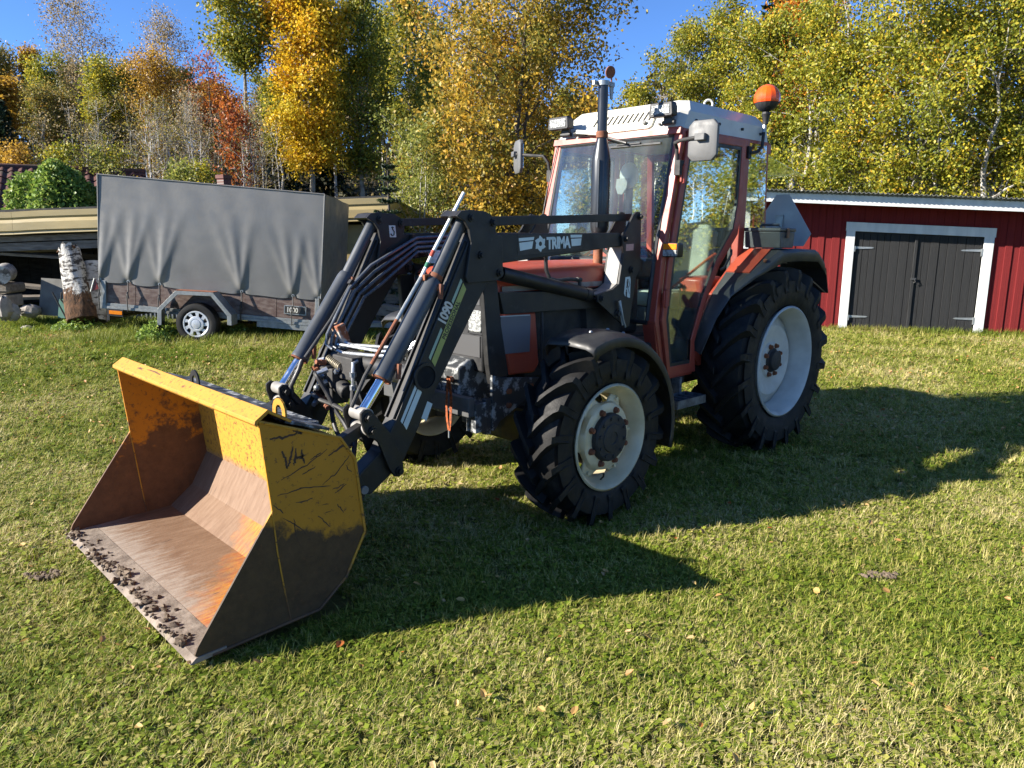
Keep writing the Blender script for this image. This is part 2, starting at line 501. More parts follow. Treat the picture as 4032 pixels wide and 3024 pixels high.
# ------------------------------------------------------------------ yellow open shed behind the trailer
SH = (2.70, -13.17)
def sh(s, y=0.0):                     # world x, y of a point on the shed front
    return (SH[0] + UH.x * s + FH.x * y, SH[1] + UH.y * s + FH.y * y)
def build_yellow_shed():
    rz = math.atan2(UH.y, UH.x)
    def F(mb):                        # shapes below count y towards the camera; the Empty's y points away
        mb.v = [(p[0], -p[1], p[2]) for p in mb.v]; return mb
    B = empty('open_shed', (SH[0], SH[1], 0.0), rz, 'long low open shed with yellow metal fascia behind the trailer', 'shed')
    def zt(s): return 2.09 + 0.0425 * s
    prof = [(0.02, 0.0), (0.04, 0.012), (0.025, 0.055), (0.055, 0.075), (0.050, 0.215), (0.025, 0.275), (0.045, 0.315), (0.045, 0.415), (-0.04, 0.425)]
    seams = [-3.2, 0.235, 2.9, 5.3, 7.2]
    rnd = random.Random(5)
    for a, b in zip(seams[:-1], seams[1:]):
        m = MB(); n = 14; off = rnd.uniform(-0.012, 0.012)
        for i in range(n + 1):
            s = a + (b - a - 0.004) * i / n
            w = 0.005 * math.sin(2.1 * s) + off * 0.6
            if abs(s - 0.235) < 0.45: w += -0.012 * (1 - abs(s - 0.235) / 0.45)
            for (o, z) in prof:
                m.v.append((s, o + 0.0, zt(s) - 0.425 + z + w * 0.6))
        k = len(prof)
        for i in range(n):
            for j in range(k - 1):
                m.f.append((i * k + j, i * k + j + 1, (i + 1) * k + j + 1, (i + 1) * k + j))
        o = F(m).build('fascia_sheet', YELLOW_SHEET, B, smooth=False)
        so = o.modifiers.new('solid', 'SOLIDIFY'); so.thickness = 0.004
    m = MB(); m.slab([(-3.2, 0.0, zt(-3.2) + 0.01), (7.2, 0.0, zt(7.2) + 0.01), (7.2, -4.2, zt(7.2) - 0.12), (-3.2, -4.2, zt(-3.2) - 0.12)], 0.05); F(m).build('roof', FELT, B, smooth=False)
    # right-hand fascia return
    m = MB(); m.bx((7.17, -4.1, zt(7.2) - 0.40), (7.19, -0.02, zt(7.2) - 0.02)); F(m).build('side_fascia', YELLOW_SHEET, B, smooth=False)
    # beams, posts, back wall
    for dz, h in ((0.44, 0.11), (0.57, 0.15)):
        m = MB(); m.prism([(-3.2, zt(-3.2) - dz - h), (2.1, zt(2.1) - dz - h), (2.1, zt(2.1) - dz), (-3.2, zt(-3.2) - dz)], -0.28, -0.20); F(m).build('beam', GREY_WOOD, B, smooth=False, bevel=0.004)
    for k in range(4):
        m = MB(); m.box((-0.6 + k * 0.9, -1.2, 1.35 - 0.06 * k), (3.2, 0.05, 0.10), (0, 0.05, 0.15 * (k % 2))); F(m).build('rafter', DARK_WOOD, B, smooth=False)
    for i in range(40):
        m = MB(); s = -3.1 + i * 0.255; m.bx((s, -3.6, -0.1), (s + 0.248, -3.57, zt(s) - 0.1)); F(m).build('back_plank', DARK_WOOD, B, smooth=False)
    m = MB(); m.bx((-3.2, -3.55, -0.1), (-3.15, -0.1, 2.0)); F(m).build('end_wall', DARK_WOOD, B, smooth=False)
    # right part is closed: corrugated pale strip over a dark blue sheet, then yellow wall
    m = MB()
    for i in range(70):
        s = 2.02 + i * 0.02
        m.v += [(s, -0.25 + 0.012 * math.sin(s * 60), zt(s) - 0.75), (s, -0.25 + 0.012 * math.sin(s * 60), zt(s) - 0.40)]
        if i: m.f.append((2 * i - 2, 2 * i, 2 * i + 1, 2 * i - 1))
    F(m).build('corrugated_strip', paint('pale_corrugated', (0.34, 0.31, 0.25), (0.2, 0.17, 0.13), 6, stretch=(4, 1, 0.4)), B)
    m = MB()
    for i in range(90):
        s = 1.88 + i * 0.02
        m.v += [(s, -0.22 + 0.010 * math.sin(s * 75), 0.0), (s, -0.22 + 0.010 * math.sin(s * 75), zt(s) - 0.74)]
        if i: m.f.append((2 * i - 2, 2 * i, 2 * i + 1, 2 * i - 1))
    F(m).build('blue_sheet', paint('dark_blue_sheet', (0.035, 0.05, 0.075), (0.06, 0.07, 0.09), 8, rough=0.5), B)
    m = MB(); m.bx((2.04, -0.24, 1.0), (2.12, -0.16, zt(2) - 0.42)); F(m).build('post', YELLOW_SHEET, B, smooth=False)
    m = MB(); m.bx((3.2, -0.32, 0.0), (6.72, -0.25, zt(5) - 0.4)); F(m).build('yellow_wall', YELLOW_SHEET, B, smooth=False)
    m = MB(); m.bx((6.72, -3.6, 0.0), (6.76, -0.25, zt(6) - 0.3)); F(m).build('side_wall', YELLOW_SHEET, B, smooth=False)
    return B
build_yellow_shed()
# ------------------------------------------------------------------ tractor materials
LOADER = paint('loader_charcoal_paint', (0.0145, 0.0143, 0.0140), (0.021, 0.0205, 0.020), 5, rough=0.46, spec=0.38, dirt=(0.085, 0.08, 0.07), dlo=0.60, dhi=0.85, dscale=9, bump=0.05)
LOADER_CHIP = paint('chipped_black_paint', (0.028, 0.031, 0.034), (0.035, 0.04, 0.045), 5, rough=0.5, dirt=(0.30, 0.31, 0.31), dlo=0.52, dhi=0.60, dscale=14, bump=0.2)
RED = paint('faded_red_paint', (0.40, 0.062, 0.030), (0.32, 0.055, 0.032), 5, rough=0.38, dirt=(0.42, 0.17, 0.12), dlo=0.6, dhi=0.95, dscale=4)
CABRED = paint('cab_frame_red', (0.33, 0.050, 0.028), (0.25, 0.040, 0.026), 4, rough=0.42, dirt=(0.42, 0.13, 0.08), dlo=0.55, dhi=0.95, dscale=5)
CABWHITE = paint('roof_white', (0.55, 0.54, 0.49), (0.48, 0.47, 0.42), 4, rough=0.4, dirt=(0.40, 0.38, 0.32), dlo=0.66, dhi=0.85, dscale=16)
BLACK = paint('black_plastic', (0.012, 0.012, 0.013), (0.020, 0.020, 0.021), 8, rough=0.5)
BLACKDIRTY = paint('dusty_black_metal', (0.015, 0.015, 0.015), (0.030, 0.028, 0.026), 7, rough=0.7, bump=0.2)
GREYPLASTIC = paint('grey_moulded_plastic', (0.105, 0.106, 0.106), (0.088, 0.089, 0.089), 9, rough=0.55, bump=0.1, bscale=120)
FENDER = paint('faded_black_mudguard', (0.014, 0.014, 0.014), (0.028, 0.028, 0.028), 5, rough=0.5, dirt=(0.16, 0.155, 0.15), dlo=0.6, dhi=0.9, dscale=6)
CHROME = paint('chromed_rod', (0.85, 0.86, 0.88), (0.8, 0.8, 0.82), 6, rough=0.12, metal=1.0)
EXHAUST = paint('dark_blue_steel', (0.026, 0.029, 0.034), (0.045, 0.048, 0.052), 6, rough=0.28, metal=0.5, stretch=(1, 1, 0.2))
RUBBER = paint('tyre_rubber', (0.0072, 0.0070, 0.0068), (0.013, 0.0125, 0.012), 6, rough=0.62, bump=0.15, bscale=90, dirt=(0.055, 0.05, 0.042), dlo=0.60, dhi=0.85, dscale=7, spec=0.28)
HOSE = paint('black_rubber_hose', (0.016, 0.016, 0.018), (0.03, 0.03, 0.03), 20, rough=0.5)
RIMCREAM = paint('cream_rim_paint', (0.58, 0.51, 0.35), (0.48, 0.41, 0.26), 6, rough=0.4, dirt=(0.30, 0.20, 0.10), dlo=0.64, dhi=0.85, dscale=9)
RIMWHITE = paint('chalky_white_rim', (0.54, 0.53, 0.48), (0.45, 0.44, 0.40), 7, rough=0.6, dirt=(0.46, 0.44, 0.38), dlo=0.55, dhi=0.8, dscale=7)
RUST = paint('rusty_steel', (0.22, 0.075, 0.032), (0.13, 0.045, 0.022), 18, rough=0.8, bump=0.3)
ZINCPIPE = paint('zinc_hydraulic_pipe', (0.46, 0.48, 0.50), (0.34, 0.36, 0.38), 16, rough=0.35, metal=0.7)
DECALWHITE = paint('decal_white', (0.62, 0.70, 0.68), (0.56, 0.64, 0.62), 10, rough=0.45)
DECALGREEN = paint('decal_olive', (0.36, 0.37, 0.10), (0.30, 0.32, 0.09), 10, rough=0.45)
DECALDARK = paint('decal_dark', (0.030, 0.026, 0.022), (0.026, 0.024, 0.022), 10, rough=0.5)
AMBER = paint('amber_lens', (0.75, 0.22, 0.01), (0.65, 0.18, 0.01), 30, rough=0.2)
BEACON = paint('orange_beacon_lens', (0.62, 0.05, 0.006), (0.75, 0.11, 0.008), 5, rough=0.22)
LENS = paint('lamp_lens', (0.34, 0.35, 0.34), (0.16, 0.165, 0.16), 60, 0.45, 0.55, rough=0.2, bump=0.6, bscale=160)
SEATCLOTH = paint('pale_seat_cloth', (0.30, 0.33, 0.29), (0.22, 0.245, 0.22), 8, rough=0.9)
GLASS = glass_mat('cab_glass', (0.90, 0.95, 0.92), haze=0.02, refl=0.6)
WINDSHIELD = glass_mat('dusty_windscreen', (0.88, 0.94, 0.92), haze=0.06, refl=0.6)

def bucket_mat(name, z0, slope, soft, yellow=(0.47, 0.215, 0.014), rust=(0.068, 0.036, 0.017), amount=0.35, speck=0.5, scratch=True):
    b = NB(name); p = b.obj(); x = b.sep(p)
    n = b.noise(p, 7.0, 9, 0.68)
    line = b.math('ADD', b.math('SUBTRACT', x[2], z0), b.math('MULTIPLY', b.math('SUBTRACT', x[0], 4.2), -slope))
    f = b.math('ADD', line, b.math('MULTIPLY', b.math('SUBTRACT', n, 0.5), amount))
    f = b.ramp(b.math('ADD', b.math('MULTIPLY', f, 1.0 / soft), 0.5), [(0.0, 1.0), (1.0, 0.0)])
    yc = b.mix(b.noise(p, 5, 5), yellow, tuple(c * 0.72 for c in yellow))
    rc = b.mix(b.ramp(b.noise(p, 16, 7, 0.7), [(0.3, 0.0), (0.7, 1.0)]), rust, tuple(min(c * 1.9, 1) for c in rust))
    c = b.mix(f, yc, rc)
    sp = b.ramp(b.noise(p, 38, 8, 0.75), [(speck, 0.0), (speck + 0.06, 1.0)])
    c = b.mix(b.math('MULTIPLY', sp, 0.85), c, (0.10, 0.045, 0.022))
    if scratch:
        w = b.ramp(b.noise(b.mapping(p, (5, 1, 26), rot=(0, 0.5, 0)), 2.2, 5, 0.6), [(0.655, 0.0), (0.68, 1.0)])
        c = b.mix(b.math('MULTIPLY', w, 0.8), c, (0.045, 0.025, 0.016))
    b.principled(c, 0.62, 0.0, b.bump(b.noise(p, 45, 8, 0.7), 0.35, 0.006), 0.35)
    return b.m
BK_SIDE = bucket_mat('bucket_worn_yellow_side', 0.455, 0.30, 0.06, amount=0.40, speck=0.585, rust=(0.042, 0.024, 0.011))
BK_FAR = bucket_mat('bucket_inner_side', 0.60, -0.05, 0.10, rust=(0.075, 0.034, 0.016), yellow=(0.52, 0.20, 0.010), amount=1.15, speck=0.56, scratch=False)
BK_BACK = bucket_mat('bucket_back_plate', 0.40, 0.0, 0.05, yellow=(0.50, 0.26, 0.03), rust=(0.17, 0.10, 0.06), amount=0.14, speck=0.53, scratch=False)
BK_LIP = bucket_mat('bucket_lip', 0.2, 0.0, 0.1, yellow=(0.48, 0.24, 0.025), speck=0.56)
def bucket_floor_mat(name='bucket_rusty_floor', orange_off=0.0):
    b = NB(name); p = b.obj(); x = b.sep(p)
    st = b.mapping(p, (2.0, 9, 2.0))
    n = b.ramp(b.noise(st, 4, 8, 0.7), [(0.3, 0.0), (0.75, 1.0)])
    c = b.mix(n, (0.125, 0.070, 0.040), (0.215, 0.140, 0.092))
    dust = b.math('ADD', b.math('MULTIPLY', b.math('SUBTRACT', x[0], 4.42), 3.6), b.math('MULTIPLY', b.math('SUBTRACT', b.noise(st, 5, 7, 0.7), 0.5), 2.2))
    c = b.mix(b.ramp(dust, [(0.1, 0.0), (0.9, 1.0)]), c, (0.30, 0.25, 0.205))
    org = b.math('ADD', b.math('MULTIPLY', b.math('SUBTRACT', x[1], 0.40), 2.0), b.math('MULTIPLY', b.math('SUBTRACT', 4.70, x[0]), 2.3))
    org = b.math('SUBTRACT', org, orange_off)
    org = b.math('ADD', org, b.math('MULTIPLY', b.math('SUBTRACT', b.noise(b.mapping(p, (1, 1, 3)), 5, 8, 0.7), 0.5), 1.6))
    c = b.mix(b.ramp(org, [(0.25, 0.0), (0.8, 0.85)]), c, b.mix(b.ramp(b.noise(st, 9, 6), [(0.42, 0.0), (0.6, 1.0)]), (0.46, 0.19, 0.02), (0.36, 0.085, 0.015)))
    blk = b.ramp(b.noise(b.mapping(p, (3, 22, 3), rot=(0, 0, 0.35)), 2.4, 4), [(0.70, 0.0), (0.73, 1.0)])
    c = b.mix(blk, c, (0.06, 0.035, 0.025))
    b.principled(c, 0.68, 0.0, b.bump(b.noise(p, 50, 8, 0.7), 0.3, 0.005), 0.3)
    return b.m
BK_FLOOR = bucket_floor_mat()
BK_TAN = bucket_floor_mat('bucket_tan_plate', 2.4)

T = empty('tractor', (0, 0, 0), 0, 'red four-wheel-drive tractor with dark front loader and worn yellow bucket', 'tractor')

def part(mb, name, mat, parent=None, **kw):
    return mb.build(name, mat, parent or T, **kw)

def text_mesh(name, body, size, mat, parent, origin, xdir, ydir, bold=0.0, space=1.0, xs=1.0):
    cu = bpy.data.curves.new(name, 'FONT'); cu.body = body; cu.size = size; cu.extrude = 0.0008; cu.offset = bold
    cu.space_character = space; cu.resolution_u = 3
    tmp = bpy.data.objects.new('tmp_text', cu); COL.objects.link(tmp)
    dg = bpy.context.evaluated_depsgraph_get(); dg.update()
    me = bpy.data.meshes.new_from_object(tmp.evaluated_get(dg))
    bpy.data.objects.remove(tmp, do_unlink=True)
    me.materials.clear(); me.materials.append(mat)
    o = bpy.data.objects.new(name, me); COL.objects.link(o); o.parent = parent
    x = Vector(xdir).normalized(); y = Vector(ydir); y = (y - x * y.dot(x)).normalized(); z = x.cross(y)
    m = Matrix.Identity(4)
    for i, v in enumerate((x * xs, y, z)):
        for k in range(3): m[k][i] = v[k]
    for k in range(3): m[k][3] = origin[k]
    o.matrix_local = m
    return o

# ------------------------------------------------------------------ wheels
def tyre_mb(c, R, w, rim, N, hw, k, lug=0.050):
    m = MB(); h = R - rim; cr = R - lug
    half = [(0.40 * w, rim - 0.005), (0.47 * w, rim + 0.10 * h), (0.515 * w, rim + 0.42 * h), (0.50 * w, rim + 0.66 * h), (0.455 * w, cr - 0.070), (0.41 * w, cr - 0.032), (0.22 * w, cr - 0.006), (0, cr)]
    prof = [(-o, r) for o, r in half] + [(o, r) for o, r in reversed(half[:-1])]
    m.lathe(prof, c, 'y', 72)
    sec = [(-0.06, -0.05, cr - 0.01, R - 0.004), (-0.03, -0.02, cr - 0.01, R), (0.30, 0.30, cr - 0.012, R - 0.001), (0.60, 0.58, cr - 0.03, R - 0.004), (0.86, 0.80, cr - 0.06, R - 0.010), (1.02, 0.90, cr - 0.09, R - 0.020), (1.065, 0.94, cr - 0.13, R - 0.055), (1.055, 0.96, cr - 0.14, R - 0.085), (1.03, 0.97, cr - 0.15, R - 0.115)]
    for side in (-1, 1):
        for i in range(N):
            th = 2 * PI * (i + (0.5 if side > 0 else 0)) / N
            n0 = len(m.v)
            for (ty, ta, rb, rt) in sec:
                y = c[1] + side * ty * w / 2
                a = th + k * ta
                for (dw, r) in ((-1.25, rb), (1.25, rb), (0.85, rt), (-0.85, rt)):
                    aa = a + dw * hw / R
                    off = 0.0
                    m.v.append((c[0] + math.cos(aa) * r, y + off, c[2] + math.sin(aa) * r))
            for j in range(len(sec) - 1):
                for q in range(4):
                    a0 = n0 + j * 4 + q; b0 = n0 + j * 4 + (q + 1) % 4
                    m.f.append((a0, b0, b0 + 4, a0 + 4))
            m.f.append((n0 + 3, n0 + 2, n0 + 1, n0)); e = n0 + (len(sec) - 1) * 4
            m.f.append((e, e + 1, e + 2, e + 3))
    return m

def wheel(name, c, sgn, R, w, rim_r, N, hw, k, front):
    W = empty(name, c); W.parent = T
    cc = (0, 0, 0)
    tyre_mb(cc, R, w, rim_r - 0.012, N, hw, k).build('tyre', RUBBER, W, angle=30)
    mat = RIMCREAM if front else RIMWHITE
    m = MB(); o = w * 0.48
    if front:
        m.lathe([(o, rim_r), (o + 0.006, rim_r - 0.008), (o - 0.012, rim_r - 0.022), (o - 0.045, rim_r - 0.027), (o - 0.075, rim_r - 0.055), (-o * 0.4, rim_r - 0.06), (-o + 0.05, rim_r - 0.03), (-o, rim_r)], cc, 'y', 56, sgn)
    else:
        m.lathe([(o, rim_r), (o + 0.008, rim_r - 0.010), (o - 0.012, rim_r - 0.026), (o - 0.06, rim_r - 0.032), (o - 0.10, rim_r - 0.052), (-o * 0.5, rim_r - 0.075), (-o + 0.06, rim_r - 0.04), (-o, rim_r)], cc, 'y', 64, sgn)
    r = m.build('rim', mat, W, angle=50)
    r.modifiers.new('solid', 'SOLIDIFY').thickness = 0.008
    # centre disc
    m = MB(); seg = 72
    if front:
        rings = [(0.128, 0.10, 0.0), (0.128, 0.185, 0.0), (0.118, 0.205, 0.0), (0.085, 0.214, 0.006), (0.080, 0.228, 0.022), (0.072, 0.238, 0.034)]; lobes = 6
    else:
        rings = [(0.085, 0.05, 0.0), (0.085, 0.135, 0.0), (0.070, 0.150, 0.0), (0.072, 0.215, 0.0), (0.088, 0.245, 0.0), (0.086, 0.285, 0.0), (0.05, 0.318, 0.0), (0.035, 0.372, 0.0)]; lobes = 1
    for (oo, rr, am) in rings:
        for i in range(seg):
            t = 2 * PI * i / seg
            q = rr + am * max(-1, min(1, 1.6 * math.cos(lobes * t)))
            m.v.append((math.cos(t) * q, sgn * oo, math.sin(t) * q))
    for j in range(len(rings) - 1):
        for i in range(seg):
            m.f.append((j * seg + i, j * seg + (i + 1) % seg, (j + 1) * seg + (i + 1) % seg, (j + 1) * seg + i))
    d = m.build('wheel_disc', RIMCREAM if front else RIMWHITE, W, angle=40)
    d.modifiers.new('solid', 'SOLIDIFY').thickness = 0.01
    if front:
        for i in range(6):
            t = 2 * PI * i / 6
            b = MB(); p = Vector((math.cos(t) * 0.245, sgn * 0.074, math.sin(t) * 0.245)); b.cyl(p, p + Vector((0, sgn * 0.022, 0)), 0.014, 0.011, 12); b.build('rivet', RIMCREAM, W)
        m = MB(); m.lathe([(0.0, 0.20), (0.10, 0.18), (0.125, 0.150), (0.155, 0.145), (0.165, 0.135), (0.165, 0.090), (0.172, 0.085), (0.174, 0.04), (0.168, 0.036), (0.168, 0.001)], cc, 'y', 40, sgn)
        m.build('hub', BLACKDIRTY, W, angle=30)
        for i in range(10):
            t = 2 * PI * (i + 0.3) / 10
            b = MB(); b.nut((math.cos(t) * 0.118, sgn * 0.163, math.sin(t) * 0.118), (0, sgn, 0), 0.011, 0.010); b.build('hub_bolt', BLACKDIRTY, W, smooth=False)
        nb, rb, ob = 8, 0.168, 0.126
    else:
        m = MB(); m.lathe([(0.0, 0.10), (0.09, 0.10), (0.10, 0.085), (0.125, 0.080), (0.13, 0.07), (0.13, 0.001)], cc, 'y', 32, sgn); m.build('hub', BLACKDIRTY, W, angle=30)
        nb, rb, ob = 8, 0.122, 0.084
    for i in range(nb):
        t = 2 * PI * (i + 0.5) / nb
        b = MB(); p = (math.cos(t) * rb, sgn * ob, math.sin(t) * rb)
        b.cyl(p, (p[0], p[1] + sgn * 0.006, p[2]), 0.021, 0.021, 12); b.nut((p[0], p[1] + sgn * 0.006, p[2]), (0, sgn, 0), 0.0175, 0.018)
        b.cyl((p[0], p[1] + sgn * 0.024, p[2]), (p[0], p[1] + sgn * 0.029, p[2]), 0.010, 0.010, 8)
        b.build('wheel_nut', RUST, W, angle=30)
    if front:
        m = MB(); m.tube([(0.02, sgn * 0.10, -0.27), (0.05, sgn * 0.145, -0.235), (0.055, sgn * 0.15, -0.215)], 0.006, 8); m.build('valve', BLACK, W)
    return W
for s in (1, -1):
    wheel('front_wheel', (2.296, 0.852 * s, 0.546), s, 0.556, 0.315, 0.325, 18, 0.024, 0.36, True)
    wheel('rear_wheel', (0.0, 0.735 * s, 0.743), s, 0.760, 0.41, 0.447, 20, 0.029, 0.34, False)
# ------------------------------------------------------------------ tractor chassis and hood
m = MB(); m.bx((-0.35, -0.26, 0.52), (1.45, 0.26, 1.0)); m.bx((1.3, -0.22, 0.62), (2.6, 0.22, 1.36)); m.bx((1.9, -0.30, 0.80), (2.35, 0.30, 1.20)); m.bx((0.85, 0.27, 0.62), (1.42, 0.56, 0.98)); m.bx((0.85, -0.56, 0.62), (1.42, -0.27, 0.98))
part(m, 'engine_and_gearbox', BLACKDIRTY, bevel=0.02)
m = MB(); m.cyl((0, -0.72, 0.743), (0, 0.72, 0.743), 0.13, seg=24); m.cyl((0, -0.58, 0.743), (0, 0.58, 0.743), 0.17, seg=24); part(m, 'rear_axle', BLACKDIRTY)
m = MB(); m.cyl((2.296, -0.74, 0.546), (2.296, 0.74, 0.546), 0.075, seg=20); m.box((2.296, 0, 0.56), (0.24, 0.5, 0.26))
for s in (1, -1): m.cyl((2.296, s * 0.62, 0.40), (2.296, s * 0.62, 0.70), 0.085, seg=16); m.box((2.33, s * 0.66, 0.50), (0.2, 0.14, 0.20))
part(m, 'front_axle', BLACKDIRTY, bevel=0.012)
m = MB(); m.prism([(2.62, 0.62), (2.20, 0.60), (2.28, 0.44), (2.45, 0.41), (2.60, 0.47)], 0.10, 0.36); part(m, 'axle_bolster', paint('oily_yellow_casting', (0.12, 0.09, 0.015), (0.035, 0.03, 0.015), 8, rough=0.5), bevel=0.015)
m = MB(); m.prism([(2.86, 0.63), (2.86, 0.93), (2.78, 0.98), (2.45, 0.98), (2.45, 0.62)], -0.26, 0.26); part(m, 'front_support', LOADER_CHIP, bevel=0.012)
for y in (-0.18, 0.06, 0.2):
    m = MB(); m.nut((2.862, y, 0.86), (1, 0, 0), 0.02, 0.02); part(m, 'support_bolt', RUST, smooth=False)
# hood
def hood_section(hw, top, low):
    return [(-hw, low), (-hw, top - 0.06), (-hw + 0.02, top - 0.025), (-hw + 0.055, top - 0.004), (0, top + 0.012), (hw - 0.055, top - 0.004), (hw - 0.02, top - 0.025), (hw, top - 0.06), (hw, low)]
m = MB(); secs = [(1.36, 0.365, 1.548), (2.0, 0.362, 1.548), (2.62, 0.355, 1.538), (2.70, 0.35, 1.528), (2.735, 0.335, 1.505)]
for (x, hw, top) in secs:
    for (y, z) in hood_section(hw, top, 1.385): m.v.append((x, y, z))
k = 9
for i in range(len(secs) - 1):
    for j in range(k - 1): m.f.append((i * k + j, i * k + j + 1, (i + 1) * k + j + 1, (i + 1) * k + j))
m.f.append(tuple((len(secs) - 1) * k + j for j in range(k))); m.f.append(tuple(range(k - 1, -1, -1)))
hood = part(m, 'hood', RED, angle=50)
for s in (1, -1):
    m = MB(); m.bx((1.42, s * 0.366, 1.392), (2.60, s * 0.3685, 1.425)); m.build('white_stripe', paint('dirty_stripe', (0.30, 0.27, 0.23), (0.16, 0.07, 0.05), 7), hood, smooth=False)
    m = MB(); m.bx((1.40, s * 0.30, 1.0), (2.66, s * 0.345, 1.383)); part(m, 'engine_side_panel', BLACKDIRTY, smooth=False, bevel=0.006)
    m = MB(); m.prism([(1.45, 1.45), (1.62, 1.45), (1.62, 1.415), (1.45, 1.415)], s * 0.3655, s * 0.3675); m.build('side_badge', DECALDARK, hood, smooth=False)
# front mask
m = MB(); m.bx((2.66, -0.345, 0.90), (2.735, 0.345, 1.50)); mask = part(m, 'front_mask', BLACK, bevel=0.015)
GRILLE = NB('grille_mesh')
_g = GRILLE; _v = _g.mapping(_g.obj(), (1, 1, 1)); _w = _g.n('ShaderNodeTexBrick'); _g.l(_g.mapping(_v, (90, 90, 90), rot=(0, PI / 2, 0)), _w.inputs[0]); _w.inputs['Scale'].default_value = 1.0
_w.inputs['Color1'].default_value = (0.0, 0.0, 0.0, 1); _w.inputs['Color2'].default_value = (0.0, 0.0, 0.0, 1); _w.inputs['Mortar'].default_value = (1, 1, 1, 1); _w.inputs['Mortar Size'].default_value = 0.18
_g.principled(_g.mix(_w.outputs[0], (0.008, 0.008, 0.008), (0.06, 0.06, 0.062)), 0.5, 0.2, _g.bump(_w.outputs[0], 0.6, 0.004))
for (z0, z1) in ((1.315, 1.47), (0.995, 1.125)):
    m = MB(); m.bx((2.736, -0.32, z0), (2.741, 0.32, z1)); m.build('grille', GRILLE.m, mask, smooth=False)
for s in (1, -1):
    m = MB(); m.prism([(s * 0.235, 1.15), (s * 0.335, 1.15), (s * 0.345, 1.16), (s * 0.345, 1.275), (s * 0.335, 1.285), (s * 0.235, 1.285), (s * 0.225, 1.275), (s * 0.225, 1.16)], 2.737, 2.752, 'x'); h = part(m, 'headlight', LENS, bevel=0.006)
    m = MB()
    for (a, b) in (((2.738, s * 0.215, 1.14), (2.746, s * 0.224, 1.295)), ((2.738, s * 0.346, 1.14), (2.746, s * 0.355, 1.295)), ((2.738, s * 0.215, 1.286), (2.746, s * 0.355, 1.297)), ((2.738, s * 0.215, 1.138), (2.746, s * 0.355, 1.149))): m.bx(a, b)
    m.build('headlight_frame', BLACK, h, smooth=False)
# work lamp on the bonnet side, its lens to the front
m = MB(); m.bx((2.56, -0.345, 1.535), (2.61, -0.205, 1.64)); wl = part(m, 'hood_work_lamp', BLACK, bevel=0.012)
m = MB(); m.bx((2.611, -0.335, 1.545), (2.622, -0.215, 1.632)); m.build('lens', paint('bright_lens', (0.80, 0.80, 0.76), (0.66, 0.60, 0.52), 30, rough=0.25, stretch=(1, 0.2, 6)), wl, smooth=False, bevel=0.004)
m = MB(); m.cyl((2.58, -0.275, 1.50), (2.58, -0.275, 1.54), 0.012); m.build('lamp_bracket', BLACK, wl)
# red side panel; its grey square is an added stand-in for a blanked-out sign
m = MB(); m.prism([(2.62, 1.27), (2.335, 1.255), (2.30, 0.92), (2.34, 0.865), (2.56, 0.875), (2.585, 0.99)], 0.30, 0.40); sp = part(m, 'battery_box', RED, bevel=0.012)
m = MB(); m.box((2.545, 0.418, 1.133), (0.265, 0.006, 0.235), (0, -0.03, 0)); m.build('blank_sign_border', CABWHITE, sp, smooth=False)
m = MB(); m.box((2.541, 0.425, 1.130), (0.256, 0.006, 0.228), (0, -0.03, 0)); m.build('blank_sign_square', paint('blank_sign_grey', (0.115, 0.113, 0.125), (0.10, 0.10, 0.11), 2, rough=0.5), sp, smooth=False)
m = MB(); m.tube([(2.26, 0.38, 1.32), (2.262, 0.385, 1.10), (2.265, 0.38, 0.88)], 0.010, 8); part(m, 'side_cable', HOSE)
# exhaust
m = MB(); m.tube([(1.63, 0.285, 1.25), (1.625, 0.285, 1.42), (1.60, 0.283, 1.50), (1.60, 0.28, 1.80)], 0.034, 16); ex = part(m, 'exhaust_pipe', RUST)
for z in (1.43, 1.51):
    m = MB(); m.lathe([(-0.008, 0.036), (-0.006, 0.043), (0.006, 0.043), (0.008, 0.036)], (1.612, 0.284, z), 'z', 18); m.build('pipe_clamp', RUST, ex)
m = MB(); m.lathe([(1.72, 0.035), (1.745, 0.050), (1.77, 0.061), (1.80, 0.0655), (2.235, 0.0655), (2.265, 0.060), (2.38, 0.037), (2.385, 0.035)], (1.59, 0.28, 0), 'z', 28)
m.bx((1.648, 0.308, 1.79), (1.657, 0.318, 2.24)); mu = part(m, 'muffler', EXHAUST)
m = MB(); m.cyl((1.59, 0.28, 2.37), (1.59, 0.28, 2.755), 0.0345, seg=24); up = part(m, 'exhaust_stack', EXHAUST)
m = MB(); m.lathe([(-0.022, 0.036), (-0.020, 0.041), (0.020, 0.041), (0.022, 0.036)], (1.59, 0.28, 2.41), 'z', 20); m.build('clamp', RUST, up)
m = MB(); m.lathe([(-0.015, 0.034), (-0.015, 0.042), (0.015, 0.042), (0.015, 0.034)], (1.59, 0.28, 2.742), 'z', 20); m.box((1.645, 0.255, 2.742), (0.04, 0.02, 0.028)); m.box((1.53, 0.30, 2.74), (0.05, 0.02, 0.03)); m.prism([(1.50, 2.735), (1.545, 2.745), (1.535, 2.66), (1.515, 2.64)], 0.292, 0.300); m.build('rain_flap_clamp', ZINC, up)
m = MB(); a = Vector((1.555, 0.305, 2.815)); nn = (BACK * 0.8 + RIGHT * 0.5 + Vector((0, 0, -0.35))).normalized(); m.cyl(a, a + nn * 0.008, 0.040, seg=22); m.tube([(1.535, 0.305, 2.745), (1.54, 0.307, 2.785)], 0.006, 6); m.build('rain_flap', RUST, up)

